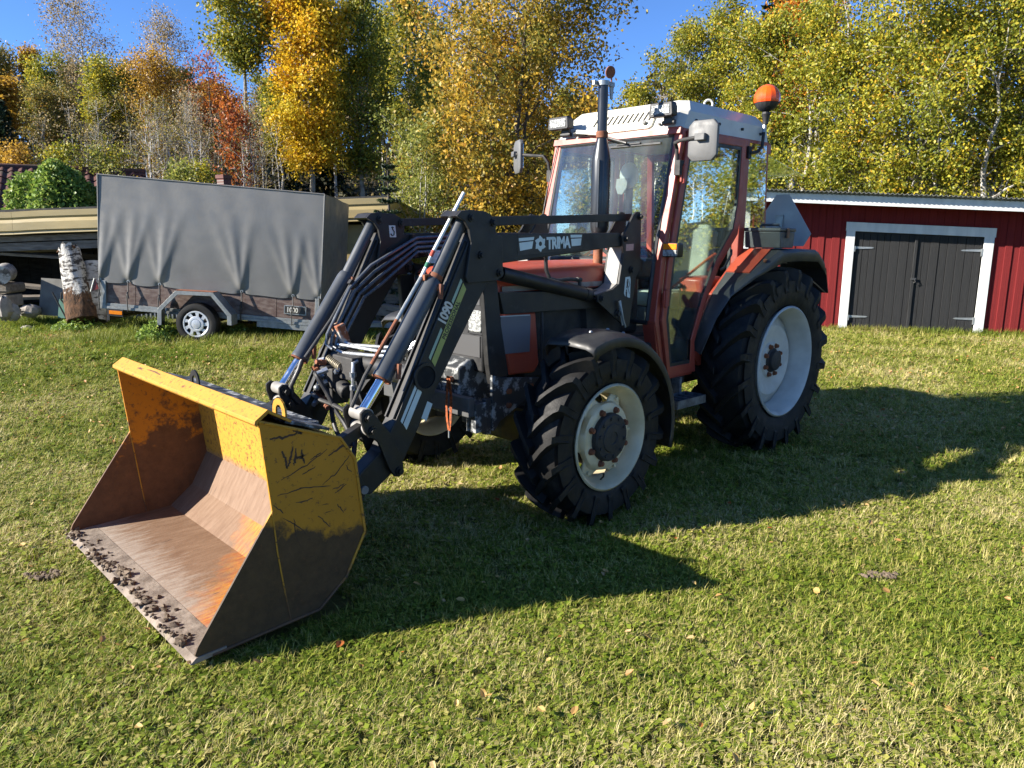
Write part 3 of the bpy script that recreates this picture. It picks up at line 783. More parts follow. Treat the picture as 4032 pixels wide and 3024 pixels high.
# ------------------------------------------------------------------ cab
AF = [(1.105, 2.475), (1.29, 1.60), (1.345, 1.14), (1.225, 0.735)]       # front edge of the front pillar
AB = [(1.062, 2.475), (1.238, 1.60), (1.292, 1.145), (1.188, 0.735)]
DO = [(1.058, 2.462), (1.233, 1.60), (1.287, 1.145), (1.182, 0.722), (0.825, 0.722), (0.855, 0.95), (0.735, 1.25), (0.555, 1.52), (0.325, 1.75), (0.28, 2.0), (0.28, 2.462)]
DI = [(1.018, 2.405), (1.178, 1.60), (1.234, 1.145), (1.160, 0.795), (0.905, 0.795), (0.905, 0.975), (0.780, 1.275), (0.605, 1.565), (0.388, 1.795), (0.345, 2.0), (0.34, 2.405)]
def ring(mb, O, I, y0, y1):
    n = len(O); b = len(mb.v)
    for y in (y0, y1):
        for p in O: mb.v.append((p[0], y, p[1]))
        for p in I: mb.v.append((p[0], y, p[1]))
    for i in range(n):
        j = (i + 1) % n
        mb.f += [(b + i, b + j, b + n + j, b + n + i), (b + 2 * n + i, b + 3 * n + i, b + 3 * n + j, b + 2 * n + j), (b + i, b + 2 * n + i, b + 2 * n + j, b + j), (b + n + i, b + n + j, b + 3 * n + j, b + 3 * n + i)]
    return mb
cab = empty('cab'); cab.parent = T
for s in (1, -1):
    m = MB(); m.prism(AF + AB[::-1], s * 0.538, s * 0.608); m.build('front_pillar', CABRED, cab, smooth=False, bevel=0.006)
    m = MB(); m.prism([(p[0] - 0.002, p[1]) for p in AB] + [(p[0] - 0.0, p[1]) for p in DO[:4]][::-1], s * 0.57, s * 0.600); m.build('pillar_seal', BLACK, cab, smooth=False)
    m = MB(); ring(m, DO, DI, s * 0.600, s * 0.628); d = m.build('door', CABRED, cab, smooth=False, bevel=0.005)
    DI2 = [(p[0] + (0.72 - p[0]) * 0.055, p[1] + (1.6 - p[1]) * 0.03) for p in DI]
    m = MB(); ring(m, DI, DI2, s * 0.606, s * 0.624); m.build('window_seal', BLACK, d, smooth=False)
    m = MB(); m.slab([(p[0], s * 0.615, p[1]) for p in DI2], 0.004); m.build('window_pane', GLASS, d, smooth=False)
    m = MB(); m.tube([(0.43, s * 0.64, 1.63), (0.47, s * 0.665, 1.60), (0.56, s * 0.665, 1.50), (0.585, s * 0.645, 1.485)], 0.010, 8); m.build('door_handle', BLACK, d)
    for (x, z) in ((1.262, 1.30), (1.12, 2.16)):
        m = MB(); m.bx((x - 0.03, s * 0.629, z - 0.055), (x + 0.035, s * 0.645, z + 0.055)); m.cyl((x + 0.012, s * 0.648, z - 0.065), (x + 0.012, s * 0.648, z + 0.065), 0.012); m.build('hinge', CABRED, d, bevel=0.003)
    m = MB(); m.tube([(1.12, s * 0.585, 1.365), (0.68, s * 0.583, 1.555), (0.56, s * 0.583, 1.60), (0.53, s * 0.585, 1.59)], 0.011, 10); m.build('grab_bar', paint('orange_bar', (0.55, 0.10, 0.03), (0.5, 0.09, 0.03), 6), d)
    m = MB(); m.bx((0.185, s * 0.545, 1.45), (0.275, s * 0.606, 2.47)); m.build('middle_pillar', CABRED, cab, smooth=False, bevel=0.006)
    m = MB(); m.bx((0.18, s * 0.520, 1.45), (0.28, s * 0.544, 2.44)); m.build('pillar_lining', BLACK, cab, smooth=False)
    m = MB(); m.slab([(0.18, s * 0.592, 2.45), (-0.10, s * 0.592, 2.45), (-0.155, s * 0.592, 1.68), (0.18, s * 0.592, 1.66)], 0.004); m.build('quarter_window', GLASS, cab, smooth=False)
    m = MB(); m.prism([(-0.10, 2.47), (-0.135, 2.47), (-0.195, 1.45), (-0.155, 1.45)], s * 0.53, s * 0.590); m.build('rear_pillar', CABRED, cab, smooth=False, bevel=0.005)
    m = MB(); m.prism([(1.10, 2.44), (1.10, 2.476), (-0.12, 2.476), (-0.12, 2.452), (1.0, 2.452)], s * 0.545, s * 0.599); m.build('side_header', CABRED, cab, smooth=False)
    m = MB(); m.prism([(1.30, 1.14), (1.20, 0.74), (0.83, 0.74), (0.83, 0.70), (1.24, 0.70), (1.345, 1.12)], s * 0.50, s * 0.599); m.build('door_sill', CABRED, cab, smooth=False)
m = MB(); m.slab([(1.102, 0.60, 2.478), (1.102, -0.60, 2.478), (1.113, -0.60, 2.432), (1.113, 0.60, 2.432)], 0.05); m.build('front_header', CABRED, cab, smooth=False)
m = MB()
for (a, b) in (((1.112, -0.537, 2.430), (1.112, 0.537, 2.430)), ((1.1, -0.535, 2.43), (1.30, -0.545, 1.55)), ((1.1, 0.535, 2.43), (1.30, 0.545, 1.55)), ((1.30, 0.545, 1.55), (1.345, 0.54, 1.14)), ((1.30, -0.545, 1.55), (1.345, -0.54, 1.14)), ((1.345, 0.36, 1.125), (1.345, 0.545, 1.125)), ((1.345, -0.36, 1.125), (1.345, -0.545, 1.125))): m.tube([a, b], 0.016, 8)
m.build('windscreen_seal', BLACK, cab)
m = MB(); m.slab([(1.115, 0.535, 2.43), (1.115, -0.535, 2.43), (1.297, -0.545, 1.555), (1.297, 0.545, 1.555)], 0.004); ws = m.build('windscreen', WINDSHIELD, cab, smooth=False)
for s in (1, -1):
    m = MB(); m.slab([(1.298, s * 0.37, 1.552), (1.298, s * 0.545, 1.552), (1.345, s * 0.545, 1.13), (1.345, s * 0.37, 1.13)], 0.004); m.build('lower_windscreen', WINDSHIELD, cab, smooth=False)
m = MB(); m.bx((1.10, -0.44, 1.43), (1.34, 0.44, 1.575)); m.bx((1.0, -0.20, 1.0), (1.25, 0.20, 1.45)); m.build('dashboard', BLACK, cab, bevel=0.02)
m = MB(); m.bx((-0.16, -0.55, 0.70), (1.22, 0.55, 0.745)); m.build('cab_floor', BLACKDIRTY, cab, smooth=False)
m = MB(); m.bx((-0.19, -0.55, 0.75), (-0.15, 0.55, 1.62)); m.bx((-0.15, 0.36, 0.75), (0.70, 0.56, 1.18)); m.bx((-0.15, -0.56, 0.75), (0.70, -0.36, 1.18)); m.build('rear_console', BLACKDIRTY, cab, bevel=0.02)
m = MB(); m.bx((0.30, 0.30, 0.75), (0.62, 0.52, 1.42)); m.build('red_console', RED, cab, bevel=0.03)
m = MB(); m.bx((-0.25, -0.55, 2.40), (-0.14, 0.55, 2.475)); m.build('rear_header', CABRED, cab, smooth=False)
m = MB(); m.slab([(-0.20, 0.52, 2.405), (-0.20, -0.52, 2.405), (-0.93, -0.52, 2.285), (-0.93, 0.52, 2.265)], 0.006); m.build('open_rear_window', GLASS, cab, smooth=False)
# seat and steering wheel
m = MB(); m.box((0.33, 0.02, 1.22), (0.48, 0.46, 0.13)); m.box((0.05, 0.02, 1.52), (0.14, 0.44, 0.56), (0, -0.16, 0)); m.box((-0.02, 0.02, 1.80), (0.11, 0.36, 0.14), (0, -0.16, 0)); seat = m.build('seat', SEATCLOTH, cab, bevel=0.045, bseg=4)
m = MB(); m.bx((0.12, -0.2, 0.75), (0.52, 0.24, 1.16)); m.box((-0.045, 0.02, 1.50), (0.05, 0.46, 0.62), (0, -0.16, 0)); m.build('seat_frame', BLACK, seat, bevel=0.02)
m = MB(); c = Vector((0.92, 0.0, 1.60)); ax = Vector((-0.45, 0, 0.89)).normalized(); u, w = frame_from(ax)
m.tube([c + (u * math.cos(t) + w * math.sin(t)) * 0.20 for t in np.linspace(0, 2 * PI, 33)], 0.015, 8, caps=False); m.cyl(c - ax * 0.25, c, 0.03)
for k in range(3):
    t = k * 2 * PI / 3; m.tube([c, c + (u * math.cos(t) + w * math.sin(t)) * 0.2], 0.012, 6)
m.build('steering_wheel', BLACK, cab)
for (x, y, h) in ((0.62, 0.34, 1.35), (0.72, 0.31, 1.30), (0.55, -0.32, 1.38)):
    m = MB(); m.tube([(x, y, 0.9), (x + 0.03, y, h)], 0.008, 6); m.sphere((x + 0.03, y, h), 0.022, 10, 6); m.build('lever', BLACK, cab)

# roof
roofrings = [(2.470, 1.118, -0.150, 0.592), (2.482, 1.125, -0.155, 0.598), (2.600, 1.055, -0.135, 0.585), (2.618, 1.03, -0.125, 0.572), (2.688, 0.955, -0.085, 0.512), (2.700, 0.90, -0.05, 0.47)]
m = MB()
for (z, xf, xr, hy) in roofrings:
    c = 0.05
    for (x, y) in ((xf - c, -hy), (xf, -hy + c), (xf, hy - c), (xf - c, hy), (xr + c, hy), (xr, hy - c), (xr, -hy + c), (xr + c, -hy)): m.v.append((x, y, z - 0.012 * (xf - x)))
for i in range(len(roofrings) - 1):
    for j in range(8): m.f.append((i * 8 + j, i * 8 + (j + 1) % 8, (i + 1) * 8 + (j + 1) % 8, (i + 1) * 8 + j))
m.f.append(tuple(range((len(roofrings) - 1) * 8, len(roofrings) * 8))); m.f.append(tuple(range(7, -1, -1)))
roof = part(m, 'roof', CABWHITE, smooth=True, angle=20, bevel=0.008)
# front vent panel with louvres
def rf(y, z):    # point on the roof front slope
    t = (z - 2.482) / (2.600 - 2.482); return (1.125 + (1.055 - 1.125) * t + 0.010, y, z)
m = MB(); m.slab([rf(-0.245, 2.49), rf(0.33, 2.49), rf(0.35, 2.505), rf(0.35, 2.615), rf(0.335, 2.63), rf(-0.22, 2.63), rf(-0.245, 2.60)], 0.02); vp = m.build('vent_panel', paint('cream_vent_panel', (0.74, 0.70, 0.55), (0.66, 0.62, 0.48), 5, rough=0.45), roof, smooth=False, bevel=0.005)
for i in range(12):
    y = -0.205 + i * 0.047
    m = MB(); a = Vector(rf(y - 0.004, 2.545)) + Vector((0.0125, 0, 0.005)); b = Vector(rf(y + 0.018, 2.612)) + Vector((0.0125, 0, 0.005)); m.strip([a, b], 0.013, 0.004, (1, 0, 0.5)); m.build('louvre_slot', BLACK, vp, smooth=False)
m = MB(); m.nut(rf(0.29, 2.525), (1, 0, 0.4), 0.016, 0.035, 10); m.build('vent_knob', GREYPLASTIC, vp)
for (x, y, z) in ((0.93, 0.586, 2.54), (0.63, 0.590, 2.545), (0.30, 0.590, 2.54), (0.02, 0.59, 2.53)):
    m = MB(); m.nut((x, y, z), (0, 1, 0), 0.012, 0.014); m.build('roof_bolt', BLACK, roof, smooth=False)
for y in (0.42, -0.30):
    m = MB(); m.nut(rf(y, 2.51), (1, 0, 0.3), 0.010, 0.02); m.build('roof_bolt', BLACK, roof, smooth=False)
m = MB(); c = Vector((0.42, 0.36, 2.735)); m.tube([c + Vector((math.cos(t) * 0.7, math.cos(t) * -0.7, math.sin(t))) * 0.032 for t in np.linspace(0, 2 * PI, 21)], 0.009, 8, caps=False); m.cyl((0.42, 0.36, 2.69), (0.42, 0.36, 2.71), 0.018); m.build('lifting_eye', CABWHITE, roof)
# roof work lamps
for (ya, yb) in ((0.40, 0.585), (-0.575, -0.375)):
    m = MB(); yc = (ya + yb) / 2; hw = (yb - ya) / 2
    m.prism([(ya, 2.545), (yb, 2.545), (yb + 0.008, 2.56), (yb, 2.632), (yb - 0.01, 2.64), (ya + 0.01, 2.64), (ya, 2.632), (ya - 0.008, 2.56)], 1.165, 1.225, 'x'); m.box((1.15, yc, 2.59), (0.06, hw * 1.5, 0.07))
    L = part(m, 'roof_work_lamp', BLACK, bevel=0.006)
    m = MB(); m.bx((1.226, ya + 0.018, 2.562), (1.229, yb - 0.018, 2.622)); m.build('lens', LENS, L, smooth=False, bevel=0.003)
    m = MB(); m.box((1.16, yc + 0.03, 2.525), (0.03, 0.07, 0.045)); m.cyl((1.16, yc - 0.02, 2.51), (1.16, yc + 0.08, 2.51), 0.016); m.build('lamp_bracket', BLACK, L)
# wiper
m = MB(); m.tube([(1.145, -0.26, 2.505), (1.17, -0.20, 2.505), (1.165, 0.16, 2.40)], 0.010, 8); m.tube([(1.15, -0.36, 2.51), (1.155, -0.24, 2.505)], 0.021, 10); wp = part(m, 'wiper_arm', BLACK)
m = MB(); m.strip([(1.135, -0.02, 2.385), (1.13, 0.44, 2.383)], 0.014, 0.012); m.strip([(1.14, 0.05, 2.395), (1.14, 0.27, 2.395)], 0.02, 0.008); m.build('wiper_blade', BLACK, wp, smooth=False)
m = MB(); m.strip([(1.158, -0.33, 2.522), (1.168, -0.10, 2.49)], 0.035, 0.03); m.build('wiper_motor_cover', CABWHITE, wp, smooth=False, bevel=0.006)
# mirrors
def mirror(cy, cz, w, h, rot, x, cx_pl, s):
    m = MB(); r = 0.035
    pl = [(-w / 2 + r, -h / 2), (w / 2 - r, -h / 2), (w / 2, -h / 2 + r), (w / 2, h / 2 - r), (w / 2 - r, h / 2), (-w / 2 + r, h / 2), (-w / 2, h / 2 - r), (-w / 2, -h / 2 + r)]
    pi = [(a * 0.82, b * 0.84) for a, b in pl]
    ca, sa = math.cos(rot), math.sin(rot)
    def P(a, b, d): return (x + d * ca - a * sa, cy + a * ca + d * sa, cz + b)
    n = 8
    for (pp, d) in ((pl, -0.018), (pl, 0.006), (pi, 0.018)):
        for a, b in pp: m.v.append(P(a, b, d))
    for i in range(2):
        for j in range(n): m.f.append((i * n + j, i * n + (j + 1) % n, (i + 1) * n + (j + 1) % n, (i + 1) * n + j))
    m.f.append(tuple(range(2 * n, 3 * n))); m.f.append(tuple(range(n - 1, -1, -1)))
    M = part(m, 'mirror', GREYPLASTIC, bevel=0.005)
    m = MB(); m.slab([P(a * 0.95, b * 0.95, -0.020) for a, b in pl], 0.002); m.build('mirror_glass', CHROME, M, smooth=False)
    m = MB(); m.box(P(0.0, 0.02, 0.035), (0.035, 0.075, 0.045), (0, 0, rot)); m.build('mirror_clamp', GREYPLASTIC, M, bevel=0.006)
    m = MB()
    if s > 0: m.tube([(1.155, 0.60, 2.19), (1.17, 0.605, 2.33), (1.215, 0.62, 2.362), (1.27, 0.70, 2.368), (1.285, cy + 0.02, cz + 0.022)], 0.013, 10); m.bx((1.135, 0.60, 2.15), (1.185, 0.645, 2.25))
    else: m.tube([(1.15, -0.615, 2.20), (1.165, -0.63, 2.31), (1.18, -0.67, 2.362), (1.20, -0.80, 2.375), (1.215, cy, cz + 0.02)], 0.013, 10); m.bx((1.12, -0.64, 2.16), (1.17, -0.60, 2.25))
    m.build('mirror_arm', BLACKDIRTY, M)
mirror(0.862, 2.355, 0.215, 0.262, 0.05, 1.25, 0, 1)
mirror(-0.965, 2.375, 0.20, 0.27, -0.52, 1.18, 0, -1)
# indicator lamps on the front pillars
for s in (1, -1):
    m = MB(); m.prism([(s * 0.612, 1.59), (s * 0.735, 1.59), (s * 0.742, 1.60), (s * 0.742, 1.68), (s * 0.735, 1.688), (s * 0.612, 1.688)], 1.235, 1.298, 'x'); I = part(m, 'indicator_lamp', BLACK, bevel=0.006)
    m = MB(); m.bx((1.299, s * 0.62, 1.642), (1.306, s * 0.732, 1.682)); m.build('amber_lens', AMBER, I, smooth=False, bevel=0.003)
    m = MB(); m.bx((1.299, s * 0.62, 1.597), (1.306, s * 0.732, 1.640)); m.build('clear_lens', LENS, I, smooth=False, bevel=0.003)
# beacon
bc = Vector((0.0, 0.62, 2.795))
m = MB(); m.sphere(bc, 0.099, 16, 8, half='bottom'); m.lathe([(-0.10, 0.03), (-0.115, 0.035), (-0.15, 0.024), (-0.19, 0.022)], bc, 'z', 16); be = part(m, 'beacon', BLACK, smooth=True, angle=15)
m = MB(); m.lathe([(math.sin(t) * 0.106, math.cos(t) * 0.102 + 1e-4) for t in np.linspace(-0.30, PI / 2, 11)], bc, 'z', 16); m.build('beacon_lens', BEACON, be, smooth=True, angle=15)
m = MB(); m.tube([bc + Vector((0.01, 0, -0.19)), (0.02, 0.62, 2.52), (0.045, 0.63, 2.43), (0.12, 0.635, 2.385), (0.21, 0.62, 2.37)], 0.013, 10); m.bx((0.19, 0.607, 2.33), (0.235, 0.625, 2.42)); m.build('beacon_arm', BLACKDIRTY, be)
m = MB(); m.tube([bc + Vector((0.01, 0, -0.20)), (0.02, 0.62, 2.54)], 0.016, 10); m.build('zinc_sleeve', ZINC, be)
# right-hand aerial wire
m = MB(); m.tube([(1.11, -0.56, 2.50), (1.2, -0.60, 2.1), (1.29, -0.64, 1.55)], 0.005, 6); part(m, 'lamp_cable', HOSE)

# ------------------------------------------------------------------ mudguards
def front_guard(s):
    m = MB(); cx, cz = 2.296, 0.546
    angs = np.radians(np.concatenate([[66, 70, 74], np.linspace(78, 196, 20)]))
    cs = [(0.665, -0.085), (0.672, -0.02), (0.70, 0.0), (0.86, 0.012), (1.0, 0.0), (1.045, -0.022), (1.058, -0.075)]
    for i, a in enumerate(angs):
        for (y, dr) in cs:
            r = 0.628 + dr
            if i == 0: r -= 0.020
            m.v.append((cx + math.cos(a) * r, s * y, cz + math.sin(a) * r))
    n = len(cs)
    for i in range(len(angs) - 1):
        for j in range(n - 1): m.f.append((i * n + j, i * n + j + 1, (i + 1) * n + j + 1, (i + 1) * n + j))
    o = part(m, 'front_mudguard', FENDER, angle=50); o.modifiers.new('solid', 'SOLIDIFY').thickness = 0.006
    for a in (82, 96, 110):
        aa = math.radians(a); b = MB(); p = Vector((cx + math.cos(aa) * 0.640, s * 0.90, cz + math.sin(aa) * 0.640)); d = Vector((math.cos(aa), 0, math.sin(aa))); b.cyl(p, p + d * 0.008, 0.012, 0.007, 10); b.build('guard_bolt', ZINC, o)
    b = MB(); b.tube([(2.296, s * 0.66, 0.75), (2.25, s * 0.70, 1.0), (2.20, s * 0.86, 1.14)], 0.018, 8); b.build('guard_stay', BLACKDIRTY, o)
    return o
for s in (1, -1): front_guard(s)
def rear_guard(s):
    prof = [(0.845, 0.88), (0.70, 1.15), (0.585, 1.32), (0.41, 1.465), (0.175, 1.632), (-0.05, 1.642), (-0.33, 1.632), (-0.47, 1.545), (-0.52, 1.47)]
    yout = [0.675, 0.705, 0.75, 0.845, 0.945, 0.985, 0.985, 0.98, 0.975]
    lip = [0.010, 0.02, 0.03, 0.045, 0.09, 0.095, 0.095, 0.09, 0.05]
    m = MB()
    for (x, z), o, l in zip(prof, yout, lip):
        for (y, dz) in ((0.585, -0.02), (0.60, 0.0), (o - 0.035, 0.0), (o, -0.022), (o + 0.006, -l)): m.v.append((x, s * y, z + dz))
    n = 5
    for i in range(len(prof) - 1):
        for j in range(n - 1): m.f.append((i * n + j, i * n + j + 1, (i + 1) * n + j + 1, (i + 1) * n + j))
    o = part(m, 'rear_mudguard', paint('scuffed_black_guard', (0.030, 0.031, 0.033), (0.045, 0.046, 0.048), 5, rough=0.4, dirt=(0.62, 0.63, 0.62), dlo=0.69, dhi=0.70, dscale=8), angle=24); o.modifiers.new('solid', 'SOLIDIFY').thickness = 0.006
    m = MB(); m.slab([(0.42, s * 0.602, 1.462), (0.178, s * 0.602, 1.636), (0.178, s * 0.835, 1.636), (0.42, s * 0.800, 1.462)], 0.010); m.build('red_guard_panel', RED, o, smooth=False)
    m = MB(); m.nut((0.30, s * 0.86, 1.548), (0.5, s * 0.2, 0.8), 0.014, 0.016, 10); m.build('guard_bolt', RUST, o)
    m = MB(); m.slab([(-0.515, s * 0.64, 1.48), (-0.515, s * 0.975, 1.48), (-0.62, s * 0.965, 1.27), (-0.62, s * 0.70, 1.27)], 0.006); m.build('mud_flap', BLACK, o, smooth=False)
    m = MB(); m.prism([(0.84, 0.90), (0.58, 1.30), (0.17, 1.61), (-0.33, 1.61), (-0.33, 0.8), (0.72, 0.75)], s * 0.560, s * 0.585); m.build('guard_inner_wall', CABRED, o, smooth=False)
    return o
for s in (1, -1): rear_guard(s)
# steps
for s in (1, -1):
    m = MB(); m.bx((0.94, s * 0.62, 0.535), (1.30, s * 0.80, 0.545)); m.bx((0.94, s * 0.795, 0.525), (1.30, s * 0.803, 0.585)); m.bx((0.94, s * 0.617, 0.525), (1.30, s * 0.625, 0.585)); m.bx((0.935, s * 0.62, 0.525), (0.943, s * 0.80, 0.585)); m.bx((1.297, s * 0.62, 0.525), (1.305, s * 0.80, 0.585))
    for x in (1.02, 1.10, 1.18): m.bx((x, s * 0.63, 0.546), (x + 0.02, s * 0.79, 0.575))
    for x in (1.0, 1.24): m.bx((x, s * 0.40, 0.55), (x + 0.03, s * 0.63, 0.70))
    part(m, 'step', paint('worn_step_metal', (0.16, 0.17, 0.18), (0.06, 0.065, 0.07), 18, rough=0.5, metal=0.3), smooth=False)
# slow-vehicle plate carried behind the cab, seen from its back
m = MB(); m.prism([(0.288, 2.11), (0.412, 2.11), (0.643, 1.76), (0.58, 1.652), (0.12, 1.652), (0.057, 1.76)], -0.903, -0.897, 'x'); sv = part(m, 'slow_vehicle_plate', paint('grey_aluminium_back', (0.33, 0.35, 0.37), (0.28, 0.30, 0.32), 4, rough=0.45, metal=0.3), smooth=False)
m = MB(); m.bx((-0.893, 0.30, 1.55), (-0.885, 0.375, 1.93)); m.bx((-0.885, 0.31, 1.20), (-0.86, 0.36, 1.6)); m.bx((-0.88, 0.31, 1.20), (-0.2, 0.36, 1.25)); m.build('plate_bracket', ZINC, sv, smooth=False)
m = MB(); m.bx((-0.85, -0.45, 0.62), (-0.3, 0.45, 0.70)); m.tube([(-0.3, 0.35, 0.6), (-1.0, 0.40, 0.45)], 0.03); m.tube([(-0.3, -0.35, 0.6), (-1.0, -0.40, 0.45)], 0.03); part(m, 'rear_linkage', BLACKDIRTY)
# ------------------------------------------------------------------ front loader
BOOM = [(2.95, 1.745), (3.498, 0.751), (3.60, 0.60), (3.735, 0.505), (3.765, 0.45), (3.735, 0.395), (3.66, 0.385), (3.55, 0.455), (3.451, 0.52), (3.248, 0.846), (3.061, 1.134), (2.876, 1.405), (2.80, 1.50), (2.80, 1.74)]
KNEE = [(3.077, 1.834), (3.045, 1.862), (2.98, 1.870), (2.865, 1.862), (2.805, 1.832), (2.786, 1.793), (2.793, 1.739), (2.742, 1.728), (2.733, 1.543), (2.735, 1.498), (2.784, 1.474), (3.000, 1.468), (3.015, 1.50), (2.976, 1.692), (2.990, 1.763), (3.022, 1.808)]
REAR = [(2.80, 1.742), (1.646, 1.753), (1.60, 1.738), (1.60, 1.662), (1.697, 1.657), (2.714, 1.573), (2.80, 1.57)]
MAST = [(1.515, 1.876), (1.478, 1.896), (1.446, 1.892), (1.431, 1.865), (1.418, 1.509), (1.46, 1.457), (1.51, 1.188), (1.52, 1.115), (1.564, 1.109), (1.83, 1.275), (1.868, 1.300), (1.883, 1.348), (1.714, 1.378), (1.652, 1.41), (1.612, 1.619), (1.639, 1.732), (1.588, 1.776)]
CRANK = [(3.728, 0.800), (3.728, 0.838), (3.702, 0.856), (3.668, 0.845), (3.557, 0.712), (3.494, 0.587), (3.473, 0.521), (3.472, 0.478), (3.498, 0.452), (3.530, 0.460), (3.563, 0.509), (3.627, 0.665), (3.656, 0.693), (3.681, 0.701), (3.709, 0.739)]
DUSTY_SUNLIT = paint('dusty_sunlit_grey', (0.25, 0.24, 0.225), (0.17, 0.165, 0.16), 8, rough=0.6)  # dusty grey, lightened in colour for the sun on the mast flange
STICKER = paint('pale_sticker', (0.55, 0.62, 0.60), (0.50, 0.57, 0.56), 10, rough=0.5)
def bolt(parent, x, y, z, s, r=0.022):
    b = MB(); b.cyl((x, y, z), (x, y + s * 0.010, z), r, r, 16); b.nut((x, y + s * 0.010, z), (0, s, 0), r * 0.72, 0.014); b.build('pin_bolt', LOADER, parent, angle=30)

for s in (1, -1):
    Y = lambda v: s * v
    m = MB(); m.prism(BOOM, Y(0.395), Y(0.498)); boom = part(m, 'loader_boom', LOADER, smooth=False, bevel=0.006)
    # pale ribs on the boom's upper face
    for y in (0.412, 0.480):
        m = MB(); m.strip([(2.985, Y(y), 1.698), (3.50, Y(y), 0.765)], 0.012, 0.012, (0, 1, 0)); m.build('boom_edge_weld', LOADER, boom, smooth=False)
    # cross-tube end
    m = MB(); m.lathe([(0.0, 0.079), (0.012, 0.079), (0.012, 0.063), (-0.06, 0.060)], (3.296, Y(0.499), 0.970), 'y', 28, s); m.build('cross_tube_collar', LOADER, boom, angle=30)
    m = MB(); m.cyl((3.296, Y(0.4985), 0.970), (3.296, Y(0.5005), 0.970), 0.0625, seg=28); m.build('tube_shade_disc', paint('painted_hollow_shade', (0.006, 0.006, 0.006), rough=0.9), boom)  # black disc painted as the shade inside the open tube
    m = MB(); m.prism(REAR, Y(0.397), Y(0.500)); rear = part(m, 'loader_rear_arm', LOADER, smooth=False, bevel=0.006)
    for (a, b) in ((0.500, 0.519), (0.366, 0.385)):
        m = MB(); m.prism(KNEE, Y(a), Y(b)); kn = part(m, 'knee_plate', LOADER, smooth=False, bevel=0.003)
        if a > 0.4:
            for (x, z) in ((2.977, 1.826), (2.813, 1.804), (2.906, 1.622), (2.764, 1.518)): bolt(kn, x, Y(b), z, s)
            if s < 0: pass
    m = MB(); m.prism([(3.077, 1.834), (3.045, 1.862), (2.98, 1.868), (2.865, 1.858), (2.865, 1.845), (2.98, 1.852), (3.04, 1.845), (3.06, 1.825)], Y(0.386), Y(0.499)); part(m, 'knee_cap', LOADER, smooth=False)
    # inner face plates of the right arm carry the hook sign
    if s < 0:
        m = MB(); m.prism([(2.862, 1.79), (2.912, 1.79), (2.906, 1.715), (2.856, 1.715)], -0.3655, -0.3645); st = part(m, 'hook_sign', STICKER, smooth=False)
        m = MB(); m.tube([(2.885, -0.3635, 1.782), (2.885, -0.3635, 1.765), (2.872, -0.3635, 1.75), (2.875, -0.3635, 1.73), (2.890, -0.3635, 1.725), (2.900, -0.3635, 1.738)], 0.0042, 6); m.tube([(2.877, -0.3635, 1.777), (2.893, -0.3635, 1.777)], 0.004, 6); m.build('hook_symbol', DECALDARK, st)
        for (x, z) in ((2.977, 1.826), (2.813, 1.804), (2.906, 1.622), (2.764, 1.518)): bolt(kn, x, -0.366, z, 1, 0.026)
    # parallel link bar
    m = MB(); m.prism([(2.83, 1.833), (1.46, 1.885), (1.46, 1.835), (2.83, 1.782)], Y(0.435), Y(0.460)); part(m, 'link_bar', LOADER, smooth=False, bevel=0.003)
    # mast
    for (a, b) in ((0.500, 0.519), (0.370, 0.388)):
        m = MB(); m.prism(MAST, Y(a), Y(b)); ma = part(m, 'mast_plate', LOADER, smooth=False, bevel=0.003)
        if a > 0.4:
            for (x, z, r) in ((1.453, 1.862, .02), (1.594, 1.713, .021), (1.521, 1.503, .028), (1.835, 1.323, .022), (1.663, 1.211, .028)): bolt(ma, x, Y(b), z, s, r)
            if s > 0:
                m = MB(); m.prism([(1.590, 1.677), (1.508, 1.680), (1.508, 1.636), (1.590, 1.632)], 0.5195, 0.5205); m.build('pink_notice', paint('pink_sticker', (0.52, 0.30, 0.27), (0.40, 0.24, 0.22), 90, rough=0.5, stretch=(0.5, 1, 3)), ma, smooth=False)
                m = MB(); m.prism([(1.585, 1.455), (1.535, 1.458), (1.527, 1.44), (1.527, 1.31), (1.582, 1.325), (1.595, 1.345)], 0.5195, 0.5205); wsn = m.build('warning_sign', STICKER, ma, smooth=False)
                for (cx, cz, h) in ((1.562, 1.435, 0.055), (1.570, 1.365, 0.06)):
                    q = MB(); q.sphere((cx, 0.521, cz), 0.007, 8, 5, (1, 0.15, 1)); q.prism([(cx - 0.009, cz - 0.008), (cx + 0.009, cz - 0.008), (cx + 0.007, cz - h * 0.6), (cx + 0.012, cz - h), (cx + 0.004, cz - h), (cx, cz - h * 0.65), (cx - 0.004, cz - h), (cx - 0.012, cz - h), (cx - 0.007, cz - h * 0.6)], 0.5207, 0.5212); q.build('figure_symbol', DECALDARK, ma, smooth=False)
                q = MB(); q.tube([(1.552, 0.521, 1.44), (1.535, 0.521, 1.40), (1.555, 0.521, 1.38), (1.535, 0.521, 1.34)], 0.002, 5); q.build('arrow_symbol', DECALDARK, ma)
    m = MB()
    fl = [(1.606, 1.66), (1.618, 1.60), (1.655, 1.412), (1.715, 1.380), (1.872, 1.352)]
    for (x, z) in fl: m.v += [(x, Y(0.389), z), (x, Y(0.499), z)]
    for i in range(len(fl) - 1): m.f.append((2 * i, 2 * i + 1, 2 * i + 3, 2 * i + 2))
    o = part(m, 'mast_flange', DUSTY_SUNLIT, smooth=False); o.modifiers.new('solid', 'SOLIDIFY').thickness = 0.008
    m = MB(); m.tube([(1.655, Y(0.535), 1.30), (1.66, Y(0.545), 1.27), (1.628, Y(0.545), 1.17), (1.60, Y(0.545), 1.115)], 0.008, 8); m.strip([(1.668, Y(0.54), 1.30), (1.62, Y(0.54), 1.13)], 0.024, 0.006, (0, 1, 0)); part(m, 'locking_lever', ZINC)
